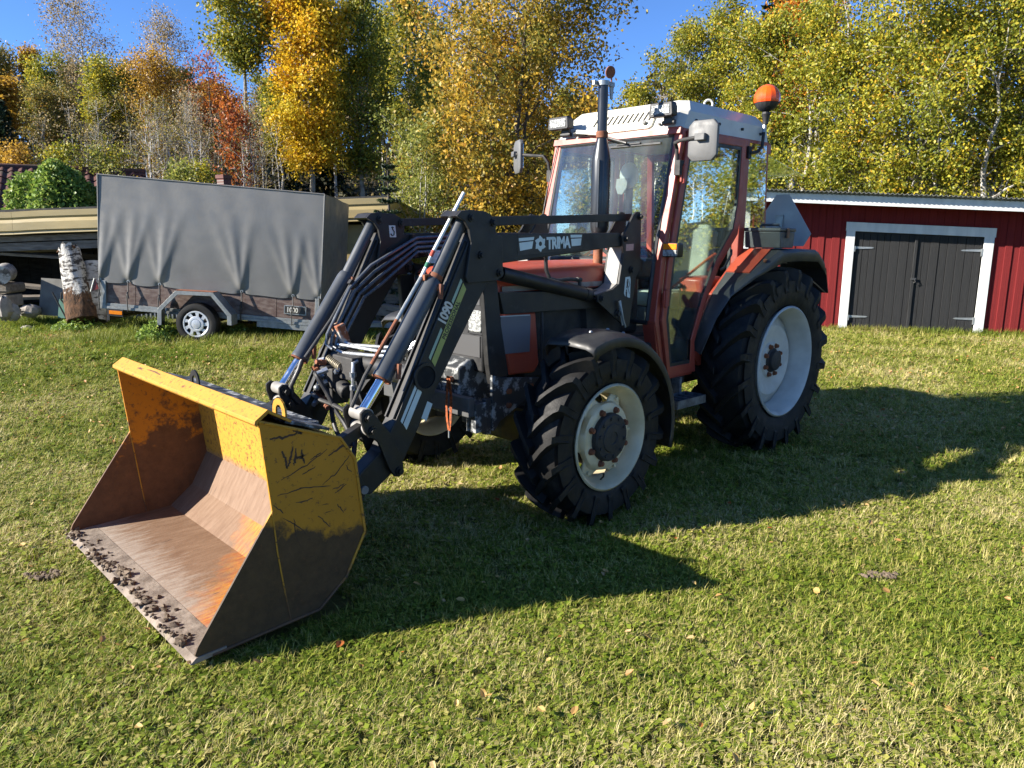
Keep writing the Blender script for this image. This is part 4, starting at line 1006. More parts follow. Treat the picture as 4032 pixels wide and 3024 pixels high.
    # lift cylinder
    a, b = Vector((2.69, Y(0.447), 1.510)), Vector((1.885, Y(0.447), 1.346)); d = (b - a).normalized()
    m = MB(); m.cyl(a, b, 0.044, seg=24); m.cyl(b - d * 0.05, b + d * 0.004, 0.047, seg=24); m.cyl(a - d * 0.05, a, 0.03); lc = part(m, 'lift_cylinder', LOADER)
    m = MB(); m.cyl(b, b + d * 0.06, 0.025); m.build('piston_rod', CHROME, lc)
    # dump cylinder
    top, t1, t2, e = Vector((2.975, Y(0.443), 1.818)), Vector((3.187, Y(0.443), 1.480)), Vector((3.539, Y(0.443), 0.983)), Vector((3.672, Y(0.443), 0.815))
    d = (t2 - t1).normalized()
    m = MB(); m.cyl(top, t1, 0.0355, seg=20); m.tube([t1 - d * 0.008, t1, t1 + d * 0.03, t2 - d * 0.03, t2 - d * 0.02, t2], [0.040, 0.046, 0.051, 0.051, 0.055, 0.055], 26); dc = part(m, 'dump_cylinder', paint('worn_cylinder_paint', (0.060, 0.066, 0.075), (0.04, 0.045, 0.05), 4, rough=0.38, dirt=(0.20, 0.12, 0.08), dlo=0.68, dhi=0.85, dscale=8, stretch=(1, 1, 0.5)))
    m = MB(); m.lathe([(-0.004, 0.05), (0.004, 0.057), (0.010, 0.05)], (0, 0, 0), 'z', 24); rot = Vector((0, 0, 1)).rotation_difference(d).to_matrix()
    m.v = [tuple(rot @ Vector(p) + t2) for p in m.v]; m.build('rust_ring', RUST, dc)
    m = MB(); m.cyl(t2, e, 0.026, seg=20); m.build('piston_rod', CHROME, dc)
    m = MB(); m.cyl((e.x, Y(0.375), e.z), (e.x, Y(0.505), e.z), 0.036, seg=20); m.build('rod_eye', DUSTY_SUNLIT, dc)
    # fittings on the cylinder
    for (t, sd) in ((0.10, 1), (0.92, 1)):
        p = t1.lerp(t2, t); q = MB(); n = Vector((-0.35, -0.85 if s < 0 else -0.85, 0.1)).normalized(); n = Vector((-0.55, s * -0.0 + 0.80, 0.25)).normalized()
        q.cyl(p + n * 0.045, p + n * 0.085, 0.013, seg=8); q.cyl(p + n * 0.078 + Vector((0, 0, 0.02)), p + n * 0.078 + Vector((0.01, 0, -0.06)), 0.014, seg=8); q.build('hose_fitting', RUST, dc)
    # bell crank plates
    for (a0, b0) in ((0.512, 0.530), (0.350, 0.366)):
        m = MB(); m.prism(CRANK, Y(a0), Y(b0)); ck = part(m, 'bell_crank', LOADER, smooth=False, bevel=0.003)
        for (x, z) in ((3.687, 0.810), (3.664, 0.737), (3.503, 0.487)): bolt(ck, x, Y(b0) if a0 > 0.4 else Y(a0), z, s if a0 > 0.4 else -s, 0.024)
    m = MB(); m.cyl((3.664, Y(0.366), 0.737), (3.664, Y(0.512), 0.737), 0.033); m.cyl((3.503, Y(0.366), 0.487), (3.503, Y(0.512), 0.487), 0.03); part(m, 'crank_bushing', DUSTY_SUNLIT)
    m = MB(); m.strip([(3.66, Y(0.44), 0.74), (3.97, Y(0.44), 0.615)], 0.06, 0.055, (0, 1, 0)); part(m, 'bucket_link', LOADER, smooth=False, bevel=0.004)
    # hitch plates behind the bucket
    for y in (0.385, 0.505):
        m = MB(); m.prism([(3.992, 0.72), (3.95, 0.73), (3.73, 0.50), (3.695, 0.42), (3.72, 0.365), (3.80, 0.33), (3.955, 0.31), (3.955, 0.383)], Y(y - 0.008), Y(y + 0.008)); part(m, 'hitch_plate', LOADER, smooth=False, bevel=0.003)
    m = MB(); m.cyl((3.715, Y(0.37), 0.425), (3.715, Y(0.525), 0.425), 0.022); part(m, 'hitch_pin', DUSTY_SUNLIT)
    # sub-frame
    m = MB(); m.prism([(2.69, 1.398), (1.72, 1.368), (1.68, 1.25), (1.88, 1.252), (2.65, 1.264)], Y(0.400), Y(0.440)); part(m, 'subframe_bar', LOADER, smooth=False, bevel=0.004)
    m = MB(); m.prism([(2.815, 1.47), (2.70, 1.47), (2.665, 1.2), (2.60, 0.885), (2.743, 0.842), (2.768, 0.966)], Y(0.392), Y(0.432)); part(m, 'guard_post', LOADER, smooth=False, bevel=0.004)
    m = MB(); m.prism([(2.752, 0.905), (2.671, 0.88), (2.335, 0.84), (2.330, 0.79), (2.355, 0.770), (2.690, 0.604), (2.727, 0.556), (2.750, 0.56)], Y(0.425), Y(0.447)); br = part(m, 'mounting_bracket', LOADER_CHIP, smooth=False, bevel=0.003)
    for (x, z) in ((2.62, 0.79), (2.62, 0.70), (2.43, 0.80)):
        b = MB(); b.nut((x, Y(0.447), z), (0, s, 0), 0.019, 0.018); b.build('bracket_bolt', RUST, br, smooth=False)
    m = MB(); m.bx((2.80, Y(0.36), 0.565), (2.885, Y(0.448), 0.745)); m.bx((2.755, Y(0.40), 0.54), (2.80, Y(0.44), 0.76)); part(m, 'bumper_end', LOADER_CHIP, smooth=False, bevel=0.004)
    m = MB(); m.prism([(1.70, 1.35), (1.50, 1.2), (1.48, 0.9), (1.60, 0.8), (1.80, 0.85), (1.85, 1.25)], Y(0.25), Y(0.398)); part(m, 'mast_base', BLACKDIRTY, smooth=False)

# decals on the left arm
dk = 0.5012
m = MB(); m.prism([(2.600, 1.738), (2.022, 1.742), (2.022, 1.648), (2.600, 1.615)], 0.5003, dk); dec = part(m, 'maker_decal', DECALDARK, smooth=False)
def quad(pts, mat, par, name, y=0.5016, up=0.0006):
    m = MB(); m.prism(pts, y, y + up); return m.build(name, mat, par, smooth=False)
quad([(2.592, 1.716), (2.462, 1.724), (2.466, 1.706), (2.590, 1.697)], DECALWHITE, dec, 'decal_bar')
quad([(2.588, 1.689), (2.470, 1.699), (2.480, 1.655), (2.580, 1.642)], DECALWHITE, dec, 'decal_bar')
quad([(2.137, 1.738), (2.026, 1.739), (2.029, 1.722), (2.134, 1.720)], DECALWHITE, dec, 'decal_bar')
quad([(2.131, 1.713), (2.031, 1.716), (2.037, 1.672), (2.122, 1.667)], DECALWHITE, dec, 'decal_bar')
cx, cz = 2.408, 1.683
for k in range(6):
    t = k * PI / 3
    def rp(a, b): return (cx - (a * math.cos(t) - b * math.sin(t)), cz + (a * math.sin(t) + b * math.cos(t)))
    quad([rp(-0.010, 0.020), rp(0.024, 0.020), rp(0.018, 0.034), rp(-0.006, 0.050), rp(-0.014, 0.034)], DECALWHITE, dec, 'emblem_blade')
m = MB(); m.lathe([(0, 0.024), (0.0008, 0.024), (0.0008, 0.014), (0, 0.014)], (cx, 0.5016, cz), 'y', 20); m.build('emblem_ring', DECALWHITE, dec)
text_mesh('lettering', 'TRIMA', 0.098, DECALWHITE, dec, (2.350, 0.5022, 1.652), (-1, 0, 0.035), (0, 0, 1), bold=0.004, space=0.90, xs=0.80)
# stripes and 1090 on the left boom
bd = Vector((-0.4827, 0, 0.876)).normalized(); bp = Vector((0.876, 0, 0.4827))     # up the boom, towards its front edge
org = Vector((3.498, 0, 0.751))
def bpnt(u, v): p = org + bd * u - bp * v; return (p.x, p.z)
def bq(u0, u1, v0, v1, mat, name, y=0.4988, sk=0.0):
    m = MB(); m.prism([bpnt(u0, v0), bpnt(u1, v0), bpnt(u1 + sk, v1), bpnt(u0 + sk, v1)], y, y + 0.0008); return part(m, name, mat, smooth=False)
S1 = bq(0.015, 0.235, 0.030, 0.048, DECALWHITE, 'boom_stripe', sk=-0.01)
S2 = bq(0.005, 0.225, 0.056, 0.090, DECALWHITE, 'boom_stripe', sk=-0.02)
bq(0.395, 0.575, 0.045, 0.062, paint('decal_pale_green', (0.33, 0.44, 0.34), (0.30, 0.40, 0.31), 9, rough=0.45), 'boom_stripe', sk=-0.01)
bq(0.385, 0.86, 0.072, 0.108, DECALGREEN, 'boom_stripe', sk=-0.02)
bq(0.735, 0.875, 0.045, 0.062, bpy.data.materials['decal_pale_green'], 'boom_stripe', sk=-0.01)
o3 = org + bd * 0.592 - bp * 0.064
text_mesh('model_number', '1090', 0.085, CABWHITE, T, (o3.x, 0.4997, o3.z), (bd.x, 0, bd.z), (bp.x, 0, bp.z), bold=0.003, space=0.95, xs=0.80)
o4 = org + bd * 0.525 - bp * 0.103
text_mesh('model_name', 'PROFESSIONAL', 0.036, DECALDARK, T, (o4.x, 0.4999, o4.z), (bd.x, 0, bd.z), (bp.x, 0, bp.z), bold=0.0010, space=1.05, xs=0.90)
m = MB(); p = [bpnt(0.075, 0.155), bpnt(0.175, 0.150), bpnt(0.175, 0.190), bpnt(0.075, 0.195)]; m.prism(p, 0.4988, 0.4996); part(m, 'small_notice', STICKER, smooth=False)
# bumper beam, cross tube, mud flap straps
m = MB(); m.bx((2.885, -0.44, 0.668), (2.935, 0.44, 0.785)); part(m, 'bumper_beam', paint('dusty_beam', (0.075, 0.075, 0.075), (0.045, 0.046, 0.047), 6, rough=0.6), smooth=False, bevel=0.006)
m = MB(); m.cyl((3.296, -0.397, 0.970), (3.296, 0.397, 0.970), 0.068, seg=28); part(m, 'cross_tube', LOADER)
m = MB(); m.strip([(3.02, 0.365, 0.92), (2.99, 0.345, 0.80), (2.985, 0.335, 0.66), (2.99, 0.325, 0.58)], 0.022, 0.003, (1, 0, 0)); m.strip([(3.02, 0.355, 0.92), (3.0, 0.315, 0.76), (2.995, 0.31, 0.66), (2.99, 0.322, 0.58)], 0.018, 0.003, (1, 0, 0)); sr = part(m, 'orange_strap', paint('orange_webbing', (0.33, 0.075, 0.015), (0.10, 0.03, 0.012), 60, 0.45, 0.6, rough=0.8))
m = MB(); m.cyl((2.99, 0.323, 0.58), (2.99, 0.323, 0.535), 0.005); m.build('strap_clip', ZINC, sr)
# hydraulic hard lines along the right boom
LINES = []
for k in range(4):
    o = k * 0.036
    yy = -0.335 + k * 0.004
    LINES.append([(2.20, yy, 1.735 - o * 0.9), (2.72, yy, 1.712 - o * 0.85), (3.075 - o * 0.6, yy, 1.540 - o * 1.1), (3.235 - o * 0.9, yy, 1.405 - o * 0.55), (3.405 - o * 0.9, yy, 1.13 - o * 0.4), (3.415 - o * 0.9, yy, 1.07 - o * 0.2), (3.40 - o * 0.7, yy + 0.05, 1.045)])
for k, l in enumerate(LINES):
    m = MB(); m.tube(l, 0.0105, 10); part(m, 'hydraulic_pipe', paint('blue_black_pipe', (0.10, 0.115, 0.135), (0.16, 0.17, 0.18), 12, rough=0.3, metal=0.4) if k == 0 else bpy.data.materials['blue_black_pipe'])
for (x, z) in ((2.73, 1.66), (3.17, 1.40)):
    m = MB(); m.box((x, -0.345, z), (0.03, 0.03, 0.15), (0, 0.9 if x > 3 else 0.1, 0)); part(m, 'pipe_clip', LOADER, smooth=False)
# pipes crossing between the booms
for k in range(3):
    z = 1.045 + 0.022 * k; x = 3.345 - 0.03 * k
    m = MB(); m.tube([(3.38 - 0.03 * k, -0.31, z + 0.0), (x, -0.25, z - 0.025 + 0.02 * (k % 2)), (x, 0.10, z), (x - 0.01, 0.30, z + 0.02), (x - 0.06, 0.375, z + 0.07)], 0.0105, 10); part(m, 'cross_pipe', ZINCPIPE)
# valve block and couplings
m = MB(); m.bx((3.28, -0.26, 0.88), (3.42, -0.04, 1.02)); m.bx((3.36, -0.36, 0.82), (3.46, -0.20, 0.94)); m.cyl((3.40, -0.34, 0.87), (3.40, -0.12, 0.80), 0.05, seg=16); m.bx((3.30, -0.38, 0.70), (3.42, -0.28, 0.88)); vb = part(m, 'valve_block', BLACKDIRTY, bevel=0.008)
rr = random.Random(11)
for k in range(12):
    p = Vector((3.45 + rr.uniform(-0.03, 0.05), -0.34 + rr.uniform(-0.07, 0.16), 0.86 + rr.uniform(-0.14, 0.13))); d = Vector((rr.uniform(0.2, 1), rr.uniform(-1, 1), rr.uniform(-0.6, 0.6))).normalized()
    m = MB(); m.cyl(p, p + d * 0.035, 0.019, seg=6); m.cyl(p + d * 0.03, p + d * 0.065, 0.014, seg=12); m.build('coupling', [RUST, ZINC, ZINCPIPE, RUST][k % 4], vb, angle=30)
m = MB(); m.tube([(3.47, -0.34, 0.865), (3.53, -0.26, 0.83)], 0.008, 8); m.sphere((3.535, -0.255, 0.828), 0.02, 10, 6); m.build('valve_lever', ZINC, vb)
m = MB()
for k in range(9): m.lathe([(0, 0.024), (0.006, 0.027), (0.012, 0.024)], (3.42, -0.30 + 0.016 * k, 0.985 - 0.004 * k), 'y', 14)
m.build('spring', paint('greasy_spring', (0.30, 0.26, 0.17), (0.16, 0.14, 0.10), 30, rough=0.4, metal=0.4), vb)
m = MB(); m.tube([(3.38, -0.045, 1.0), (3.41, -0.04, 0.99), (3.42, -0.03, 0.93), (3.42, -0.035, 0.84)], 0.013, 10); m.nut((3.42, -0.032, 0.94), (0, 0, -1), 0.021, 0.03); m.nut((3.42, -0.034, 0.86), (0, 0, -1), 0.021, 0.03); m.build('pipe_elbow', ZINCPIPE, vb)
m = MB(); m.tube([(3.30, 0.36, 0.95), (3.34, 0.375, 0.92), (3.345, 0.375, 0.86)], 0.013, 10); m.nut((3.345, 0.375, 0.87), (0, 0, -1), 0.02, 0.025); m.cyl((3.345, 0.375, 0.845), (3.345, 0.375, 0.78), 0.015, seg=10); part(m, 'pipe_elbow', ZINCPIPE)
HOSES = [
    [(3.50, -0.33, 0.905), (3.53, -0.26, 0.90), (3.50, -0.20, 0.80), (3.48, -0.14, 0.70), (3.47, -0.05, 0.62), (3.50, 0.05, 0.57), (3.58, 0.16, 0.56)],
    [(3.50, -0.37, 0.77), (3.52, -0.26, 0.755), (3.47, -0.12, 0.72), (3.44, 0.02, 0.665), (3.46, 0.15, 0.62), (3.56, 0.28, 0.62), (3.62, 0.34, 0.66)],
    [(3.42, -0.30, 0.72), (3.45, -0.22, 0.60), (3.46, -0.12, 0.52), (3.44, -0.05, 0.55), (3.43, 0.0, 0.64)],
    [(3.42, -0.034, 0.85), (3.44, -0.02, 0.75), (3.45, 0.02, 0.66), (3.50, 0.10, 0.60), (3.58, 0.2, 0.50)],
    [(3.345, 0.375, 0.79), (3.35, 0.375, 0.65), (3.42, 0.36, 0.52), (3.55, 0.33, 0.48)],
]
for h in HOSES:
    m = MB(); pts = [Vector(p) for p in h]; fine = []
    for i in range(len(pts) - 1):
        p0, p1, p2, p3 = pts[max(i - 1, 0)], pts[i], pts[i + 1], pts[min(i + 2, len(pts) - 1)]
        for k in range(6):
            t = k / 6; fine.append(0.5 * ((2 * p1) + (p2 - p0) * t + (2 * p0 - 5 * p1 + 4 * p2 - p3) * t * t + (3 * p1 - p0 - 3 * p2 + p3) * t ** 3))
    fine.append(pts[-1]); m.tube(fine, 0.0145, 10); part(m, 'hydraulic_hose', HOSE)
for (dx, dy) in ((0, 0), (0.016, 0.022)):
    m = MB(); m.tube([(3.56 + dx, -0.37 + dy, 0.985), (3.59 + dx, -0.36 + dy, 0.93), (3.645 + dx, -0.36 + dy, 0.84), (3.64 + dx, -0.36 + dy, 0.78), (3.595 + dx, -0.36 + dy, 0.73)], 0.0135, 10); part(m, 'hydraulic_hose', HOSE)
m = MB(); m.tube([(3.215, -0.36, 1.42), (3.36, -0.355, 1.22), (3.545, -0.36, 1.0)], 0.011, 10); part(m, 'hydraulic_hose', HOSE)
# hose beside the left cylinder, in front of the bonnet
m = MB(); m.tube([(2.285, 0.43, 1.60), (2.278, 0.43, 1.52), (2.245, 0.43, 1.465), (2.18, 0.43, 1.45), (2.05, 0.43, 1.455), (1.98, 0.43, 1.448)], 0.0125, 10); m.cyl((1.985, 0.43, 1.45), (1.945, 0.43, 1.445), 0.016, seg=8); m.cyl((1.955, 0.43, 1.45), (1.955, 0.43, 1.39), 0.012, seg=8); part(m, 'hydraulic_hose', HOSE)
# rusty bracket on the right boom
m = MB(); m.box((3.31, -0.355, 1.112), (0.06, 0.14, 0.165), (0, 0.35, 0)); part(m, 'rusty_bracket', paint('rust_and_white_paint', (0.24, 0.075, 0.03), (0.46, 0.42, 0.36), 14, 0.45, 0.56, rough=0.7), bevel=0.006)
# level indicator rod beside the left dump cylinder
pts = [Vector(p) for p in ((2.945, 0.42, 1.965), (3.172, 0.42, 1.634), (3.252, 0.42, 1.505), (3.417, 0.42, 1.285), (3.628, 0.42, 1.005), (3.715, 0.42, 0.850))]
m = MB(); m.tube(pts[:3], 0.0105, 10); ir = part(m, 'level_rod', paint('white_rod', (0.72, 0.74, 0.73), (0.6, 0.6, 0.58), 10, rough=0.4))
m = MB(); m.tube([pts[1].lerp(pts[2], -0.1), pts[1].lerp(pts[2], 0.15)], 0.0112, 10); m.build('red_mark', paint('red_mark', (0.45, 0.06, 0.03)), ir)
m = MB(); m.tube([pts[1].lerp(pts[2], 0.4), pts[1].lerp(pts[2], 0.6)], 0.0112, 10); m.build('green_mark', paint('green_mark', (0.03, 0.16, 0.09)), ir)
m = MB(); m.tube([pts[2], pts[3]], 0.0108, 10); m.build('grey_section', ZINC, ir)
m = MB(); m.tube([pts[3], pts[3].lerp(pts[4], 0.8)], 0.0115, 10); m.build('rusty_section', RUST, ir)
m = MB(); m.tube([pts[3].lerp(pts[4], 0.8), pts[4], pts[5]], 0.011, 10); m.build('lower_section', BLACKDIRTY, ir)
m = MB(); c = Vector((3.165, 0.443, 1.515)); d = Vector((0.533, 0, -0.846)); m.tube([c, c + d * 0.025], 0.0405, 20); m.box((3.215, 0.425, 1.505), (0.07, 0.05, 0.03)); m.cyl((3.23, 0.40, 1.50), (3.23, 0.45, 1.50), 0.014); m.build('rod_clamp', RUST, ir)

# ------------------------------------------------------------------ bucket
SIDE = [(4.445, 0.985), (4.073, 0.850), (4.003, 0.741), (3.962, 0.383), (4.069, 0.191), (4.212, 0.078), (4.750, 0.050), (4.768, 0.075), (4.755, 0.105), (4.408, 0.59)]
bucket = empty('bucket'); bucket.parent = T
for s in (1, -1):
    m = MB(); m.prism(SIDE, s * 0.888, s * 0.900); m.build('side_plate', BK_SIDE if s > 0 else BK_FAR, bucket, smooth=False, bevel=0.002)
    m = MB(); ed = [(4.445, 0.985), (4.073, 0.850), (4.003, 0.741), (3.962, 0.383), (4.069, 0.191), (4.212, 0.078), (4.70, 0.052)]
    m.tube([(x, s * 0.902, z) for x, z in ed], 0.007, 6); m.build('edge_weld', BK_LIP, bucket)
    m = MB(); m.tube([(4.408, s * 0.901, 0.585), (4.395, s * 0.901, 0.40), (4.37, s * 0.901, 0.20), (4.352, s * 0.901, 0.075)], 0.0035, 6); m.tube([(4.408, s * 0.887, 0.585), (4.37, s * 0.887, 0.20), (4.356, s * 0.887, 0.085)], 0.0035, 6); m.build('fold_seam', BK_LIP, bucket)
def shell(name, pts, mat, th=0.008):
    m = MB(); off = []
    for i in range(len(pts) - 1): pass
    for (x, z) in pts: m.v += [(x, -0.889, z), (x, 0.889, z)]
    for i in range(len(pts) - 1): m.f.append((2 * i, 2 * i + 1, 2 * i + 3, 2 * i + 2))
    o = m.build(name, mat, bucket, smooth=False); so = o.modifiers.new('solid', 'SOLIDIFY'); so.thickness = th; so.offset = 0
    return o
shell('top_plate', [(4.43, 0.978), (4.073, 0.846)], BK_BACK)
shell('back_plate', [(4.0735, 0.8455), (4.005, 0.741), (3.967, 0.383)], BK_BACK)
shell('lower_back_plate', [(3.9675, 0.3825), (4.073, 0.192)], BK_TAN)
shell('heel_plate', [(4.0735, 0.1915), (4.214, 0.082)], BK_FLOOR)
shell('floor_plate', [(4.2145, 0.0815), (4.66, 0.064)], BK_FLOOR)
m = MB(); m.prism([(4.64, 0.070), (4.64, 0.052), (4.785, 0.040), (4.79, 0.046), (4.765, 0.066)], -0.905, 0.905); m.build('cutting_edge', paint('soil_stained_steel', (0.24, 0.195, 0.155), (0.12, 0.092, 0.07), 12, rough=0.85, bump=0.5), bucket, smooth=False, bevel=0.002)
m = MB(); m.prism([(4.452, 0.962), (4.464, 0.975), (4.462, 0.99), (4.405, 1.030), (4.300, 0.968), (4.306, 0.958), (4.402, 1.014), (4.446, 0.982)], -0.905, 0.905); m.build('top_lip', BK_LIP, bucket, smooth=False, bevel=0.002)
m = MB(); m.slab([(4.31, -0.86, 0.955), (4.31, 0.86, 0.955), (4.10, 0.86, 0.885), (4.10, -0.86, 0.885)], 0.012); m.bx((4.09, -0.75, 0.872), (4.16, 0.75, 0.90)); m.build('top_stiffener', LOADER_CHIP, bucket, smooth=False)
for (y, mt) in ((0.62, BK_LIP), (-0.34, LOADER)):
    m = MB(); pp = [(4.235, y, 0.93)] + [(4.235 - 0.0, y + 0.045 - 0.045 * math.cos(t), 0.955 + 0.045 * math.sin(t)) for t in np.linspace(0, PI, 9)] + [(4.235, y + 0.09, 0.93)]
    m.strip(pp, 0.030, 0.009, (1, 0, 0)); m.build('lifting_loop', mt, bucket, smooth=False)
# scratched marks on the near side
SCR = paint('bare_scratch', (0.045, 0.026, 0.016), (0.07, 0.035, 0.02), 30, rough=0.8)
def stroke(pts, w=0.008):
    jr = random.Random(int(pts[0][0] * 9000)); fine = []
    for i in range(len(pts) - 1):
        for k in range(6): fine.append((pts[i][0] + (pts[i + 1][0] - pts[i][0]) * k / 6 + jr.gauss(0, 0.0022), pts[i][1] + (pts[i + 1][1] - pts[i][1]) * k / 6 + jr.gauss(0, 0.0022)))
    fine.append(pts[-1]); pts = fine
    m = MB(); n = len(pts)
    L, Rr = [], []
    for i, p in enumerate(pts):
        a = Vector(pts[max(i - 1, 0)]); b = Vector(pts[min(i + 1, n - 1)]); d = (b - a).normalized(); nn = Vector((-d.y, d.x)); ww = w * (0.2 + 0.6 * math.sin(PI * (i + 0.5) / n) + 0.5 * jr.random())
        L.append((p[0] + nn.x * ww / 2, p[1] + nn.y * ww / 2)); Rr.append((p[0] - nn.x * ww / 2, p[1] - nn.y * ww / 2))
    m.prism(L + Rr[::-1], 0.9002, 0.9008); m.build('scratched_mark', SCR, bucket, smooth=False)
for st in ([(4.350, 0.845), (4.338, 0.800), (4.330, 0.762)], [(4.300, 0.845), (4.315, 0.80), (4.330, 0.765)], [(4.285, 0.840), (4.292, 0.80), (4.300, 0.768)], [(4.290, 0.80), (4.268, 0.797), (4.250, 0.805)], [(4.262, 0.832), (4.258, 0.80), (4.252, 0.768)],
           [(4.40, 0.905), (4.34, 0.900), (4.28, 0.907)], [(4.30, 0.925), (4.27, 0.915), (4.255, 0.90)], [(4.29, 0.905), (4.25, 0.905)], [(4.385, 0.655), (4.25, 0.66), (4.13, 0.64)], [(4.17, 0.655), (4.10, 0.69), (4.03, 0.76)], [(4.36, 0.72), (4.24, 0.76), (4.14, 0.81)], [(4.13, 0.78), (4.06, 0.81), (4.02, 0.80)],
           [(4.36, 0.55), (4.30, 0.50), (4.24, 0.43)], [(4.31, 0.53), (4.31, 0.46), (4.29, 0.40)], [(4.40, 0.62), (4.36, 0.57)], [(4.30, 0.60), (4.22, 0.605)], [(4.12, 0.62), (4.06, 0.635)], [(4.11, 0.60), (4.05, 0.63)], [(4.20, 0.52), (4.14, 0.45)], [(4.10, 0.55), (4.07, 0.50)], [(4.26, 0.72), (4.20, 0.745)], [(4.22, 0.78), (4.17, 0.80)], [(4.05, 0.72), (4.02, 0.68)]):
    stroke(st, 0.010 if len(st) > 2 and st[0][1] > 0.76 else 0.005)
# soil clods along the cutting edge
rr = random.Random(4)
m = MB()
for i in range(170):
    y = rr.uniform(-0.93, 0.80); r = abs(rr.gauss(0, 0.0075)) + 0.004
    x = 4.758 + rr.gauss(0, 0.026) - (0.02 if rr.random() < 0.3 else 0); n0 = len(m.v)
    m.sphere((x, y, 0.066 + r * 0.4), r, 6, 4, (rr.uniform(0.7, 1.5), rr.uniform(0.7, 1.6), 0.7))
    for q in range(n0, len(m.v)):
        p = m.v[q]; m.v[q] = tuple(c + rr.uniform(-0.25, 0.25) * r for c in p)
o = m.build('soil_crumbs', paint('dry_soil', (0.17, 0.13, 0.095), (0.09, 0.07, 0.05), 40, rough=1.0, spec=0.1), bucket); o['kind'] = 'stuff'
# ------------------------------------------------------------------ things on the tractor
m = MB(); 
tb = empty('toolbox', (0.07, 0.76, 1.648), 0.0, 'small dark grey toolbox standing on the tractor mudguard', 'toolbox')
TBM = paint('grey_black_plastic', (0.055, 0.060, 0.064), (0.04, 0.043, 0.046), 9, rough=0.45)
m.prism([(-0.105, 0.0), (0.105, 0.0), (0.122, 0.125), (-0.122, 0.125)], -0.15, 0.15, 'y'); m.build('box', TBM, tb, bevel=0.006)
m = MB(); m.bx((-0.128, -0.157, 0.126), (0.128, 0.157, 0.155)); m.build('lid', TBM, tb, bevel=0.008)
m = MB(); m.tube([(0, -0.08, 0.155), (0, -0.075, 0.178), (0, 0.075, 0.178), (0, 0.08, 0.155)], 0.010, 8); m.build('carry_handle', TBM, tb)
m = MB(); m.bx((0.0, 0.158, 0.075), (0.035, 0.168, 0.15)); m.build('latch_strap', paint('tan_leather', (0.20, 0.10, 0.05), rough=0.7), tb, bevel=0.003)
# cap hanging inside the cab
cp = empty('baseball_cap', (0.32, -0.49, 2.20), 0.0, 'white baseball cap hanging on a pillar inside the cab', 'cap')
CAPM = paint('white_cotton', (0.72, 0.72, 0.69), (0.62, 0.62, 0.59), 12, rough=0.9)
m = MB(); m.sphere((0, 0.03, 0.05), 0.098, 18, 8, (0.62, 0.95, 1.15)); m.build('crown', CAPM, cp)
m = MB(); m.slab([(0.055, -0.06, 0.02), (0.065, 0.07, 0.02), (0.075, 0.065, -0.06), (0.075, 0.02, -0.115), (0.072, -0.03, -0.11), (0.06, -0.065, -0.05)], 0.008); m.build('peak', paint('grey_cotton', (0.42, 0.42, 0.40), (0.36, 0.36, 0.35), 60, rough=0.9), cp)

# ------------------------------------------------------------------ covered trailer
al = 0.080
TR = empty('box_trailer', (1.384, -7.757, 0.10), 0, 'single-axle box trailer under a tall grey tarpaulin cover', 'trailer')
# local x towards the nose (image right), local y away from the camera, local z up, nose tipped down
X3 = UH * math.cos(al) + Vector((0, 0, -1)) * math.sin(al); Z3 = UH * math.sin(al) + Vector((0, 0, 1)) * math.cos(al); Y3 = Z3.cross(X3)
mt = Matrix.Identity(4)
for i, v in enumerate((X3, Y3, Z3)):
    for k in range(3): mt[k][i] = v[k]
for k in range(3): mt[k][3] = (1.384, -7.757, 0.10)[k]
TR.matrix_world = mt
TARP = paint('grey_pvc_tarpaulin', (0.150, 0.148, 0.142), (0.138, 0.136, 0.130), 3, rough=0.42, bump=0.06, bscale=30, spec=0.5)
PLY = paint('brown_weathered_ply', (0.075, 0.042, 0.034), (0.16, 0.12, 0.10), 7, 0.4, 0.7, rough=0.6, stretch=(1.2, 1, 3), bump=0.2)
GALV = paint('dull_galvanised', (0.25, 0.265, 0.265), (0.17, 0.18, 0.18), 14, 0.35, 0.7, rough=0.5, metal=0.4, bump=0.1)
Wd = 1.72; y0 = 0.22
eyelets = [-1.53, -1.10, -0.625, 0.62, 1.40, 1.80]
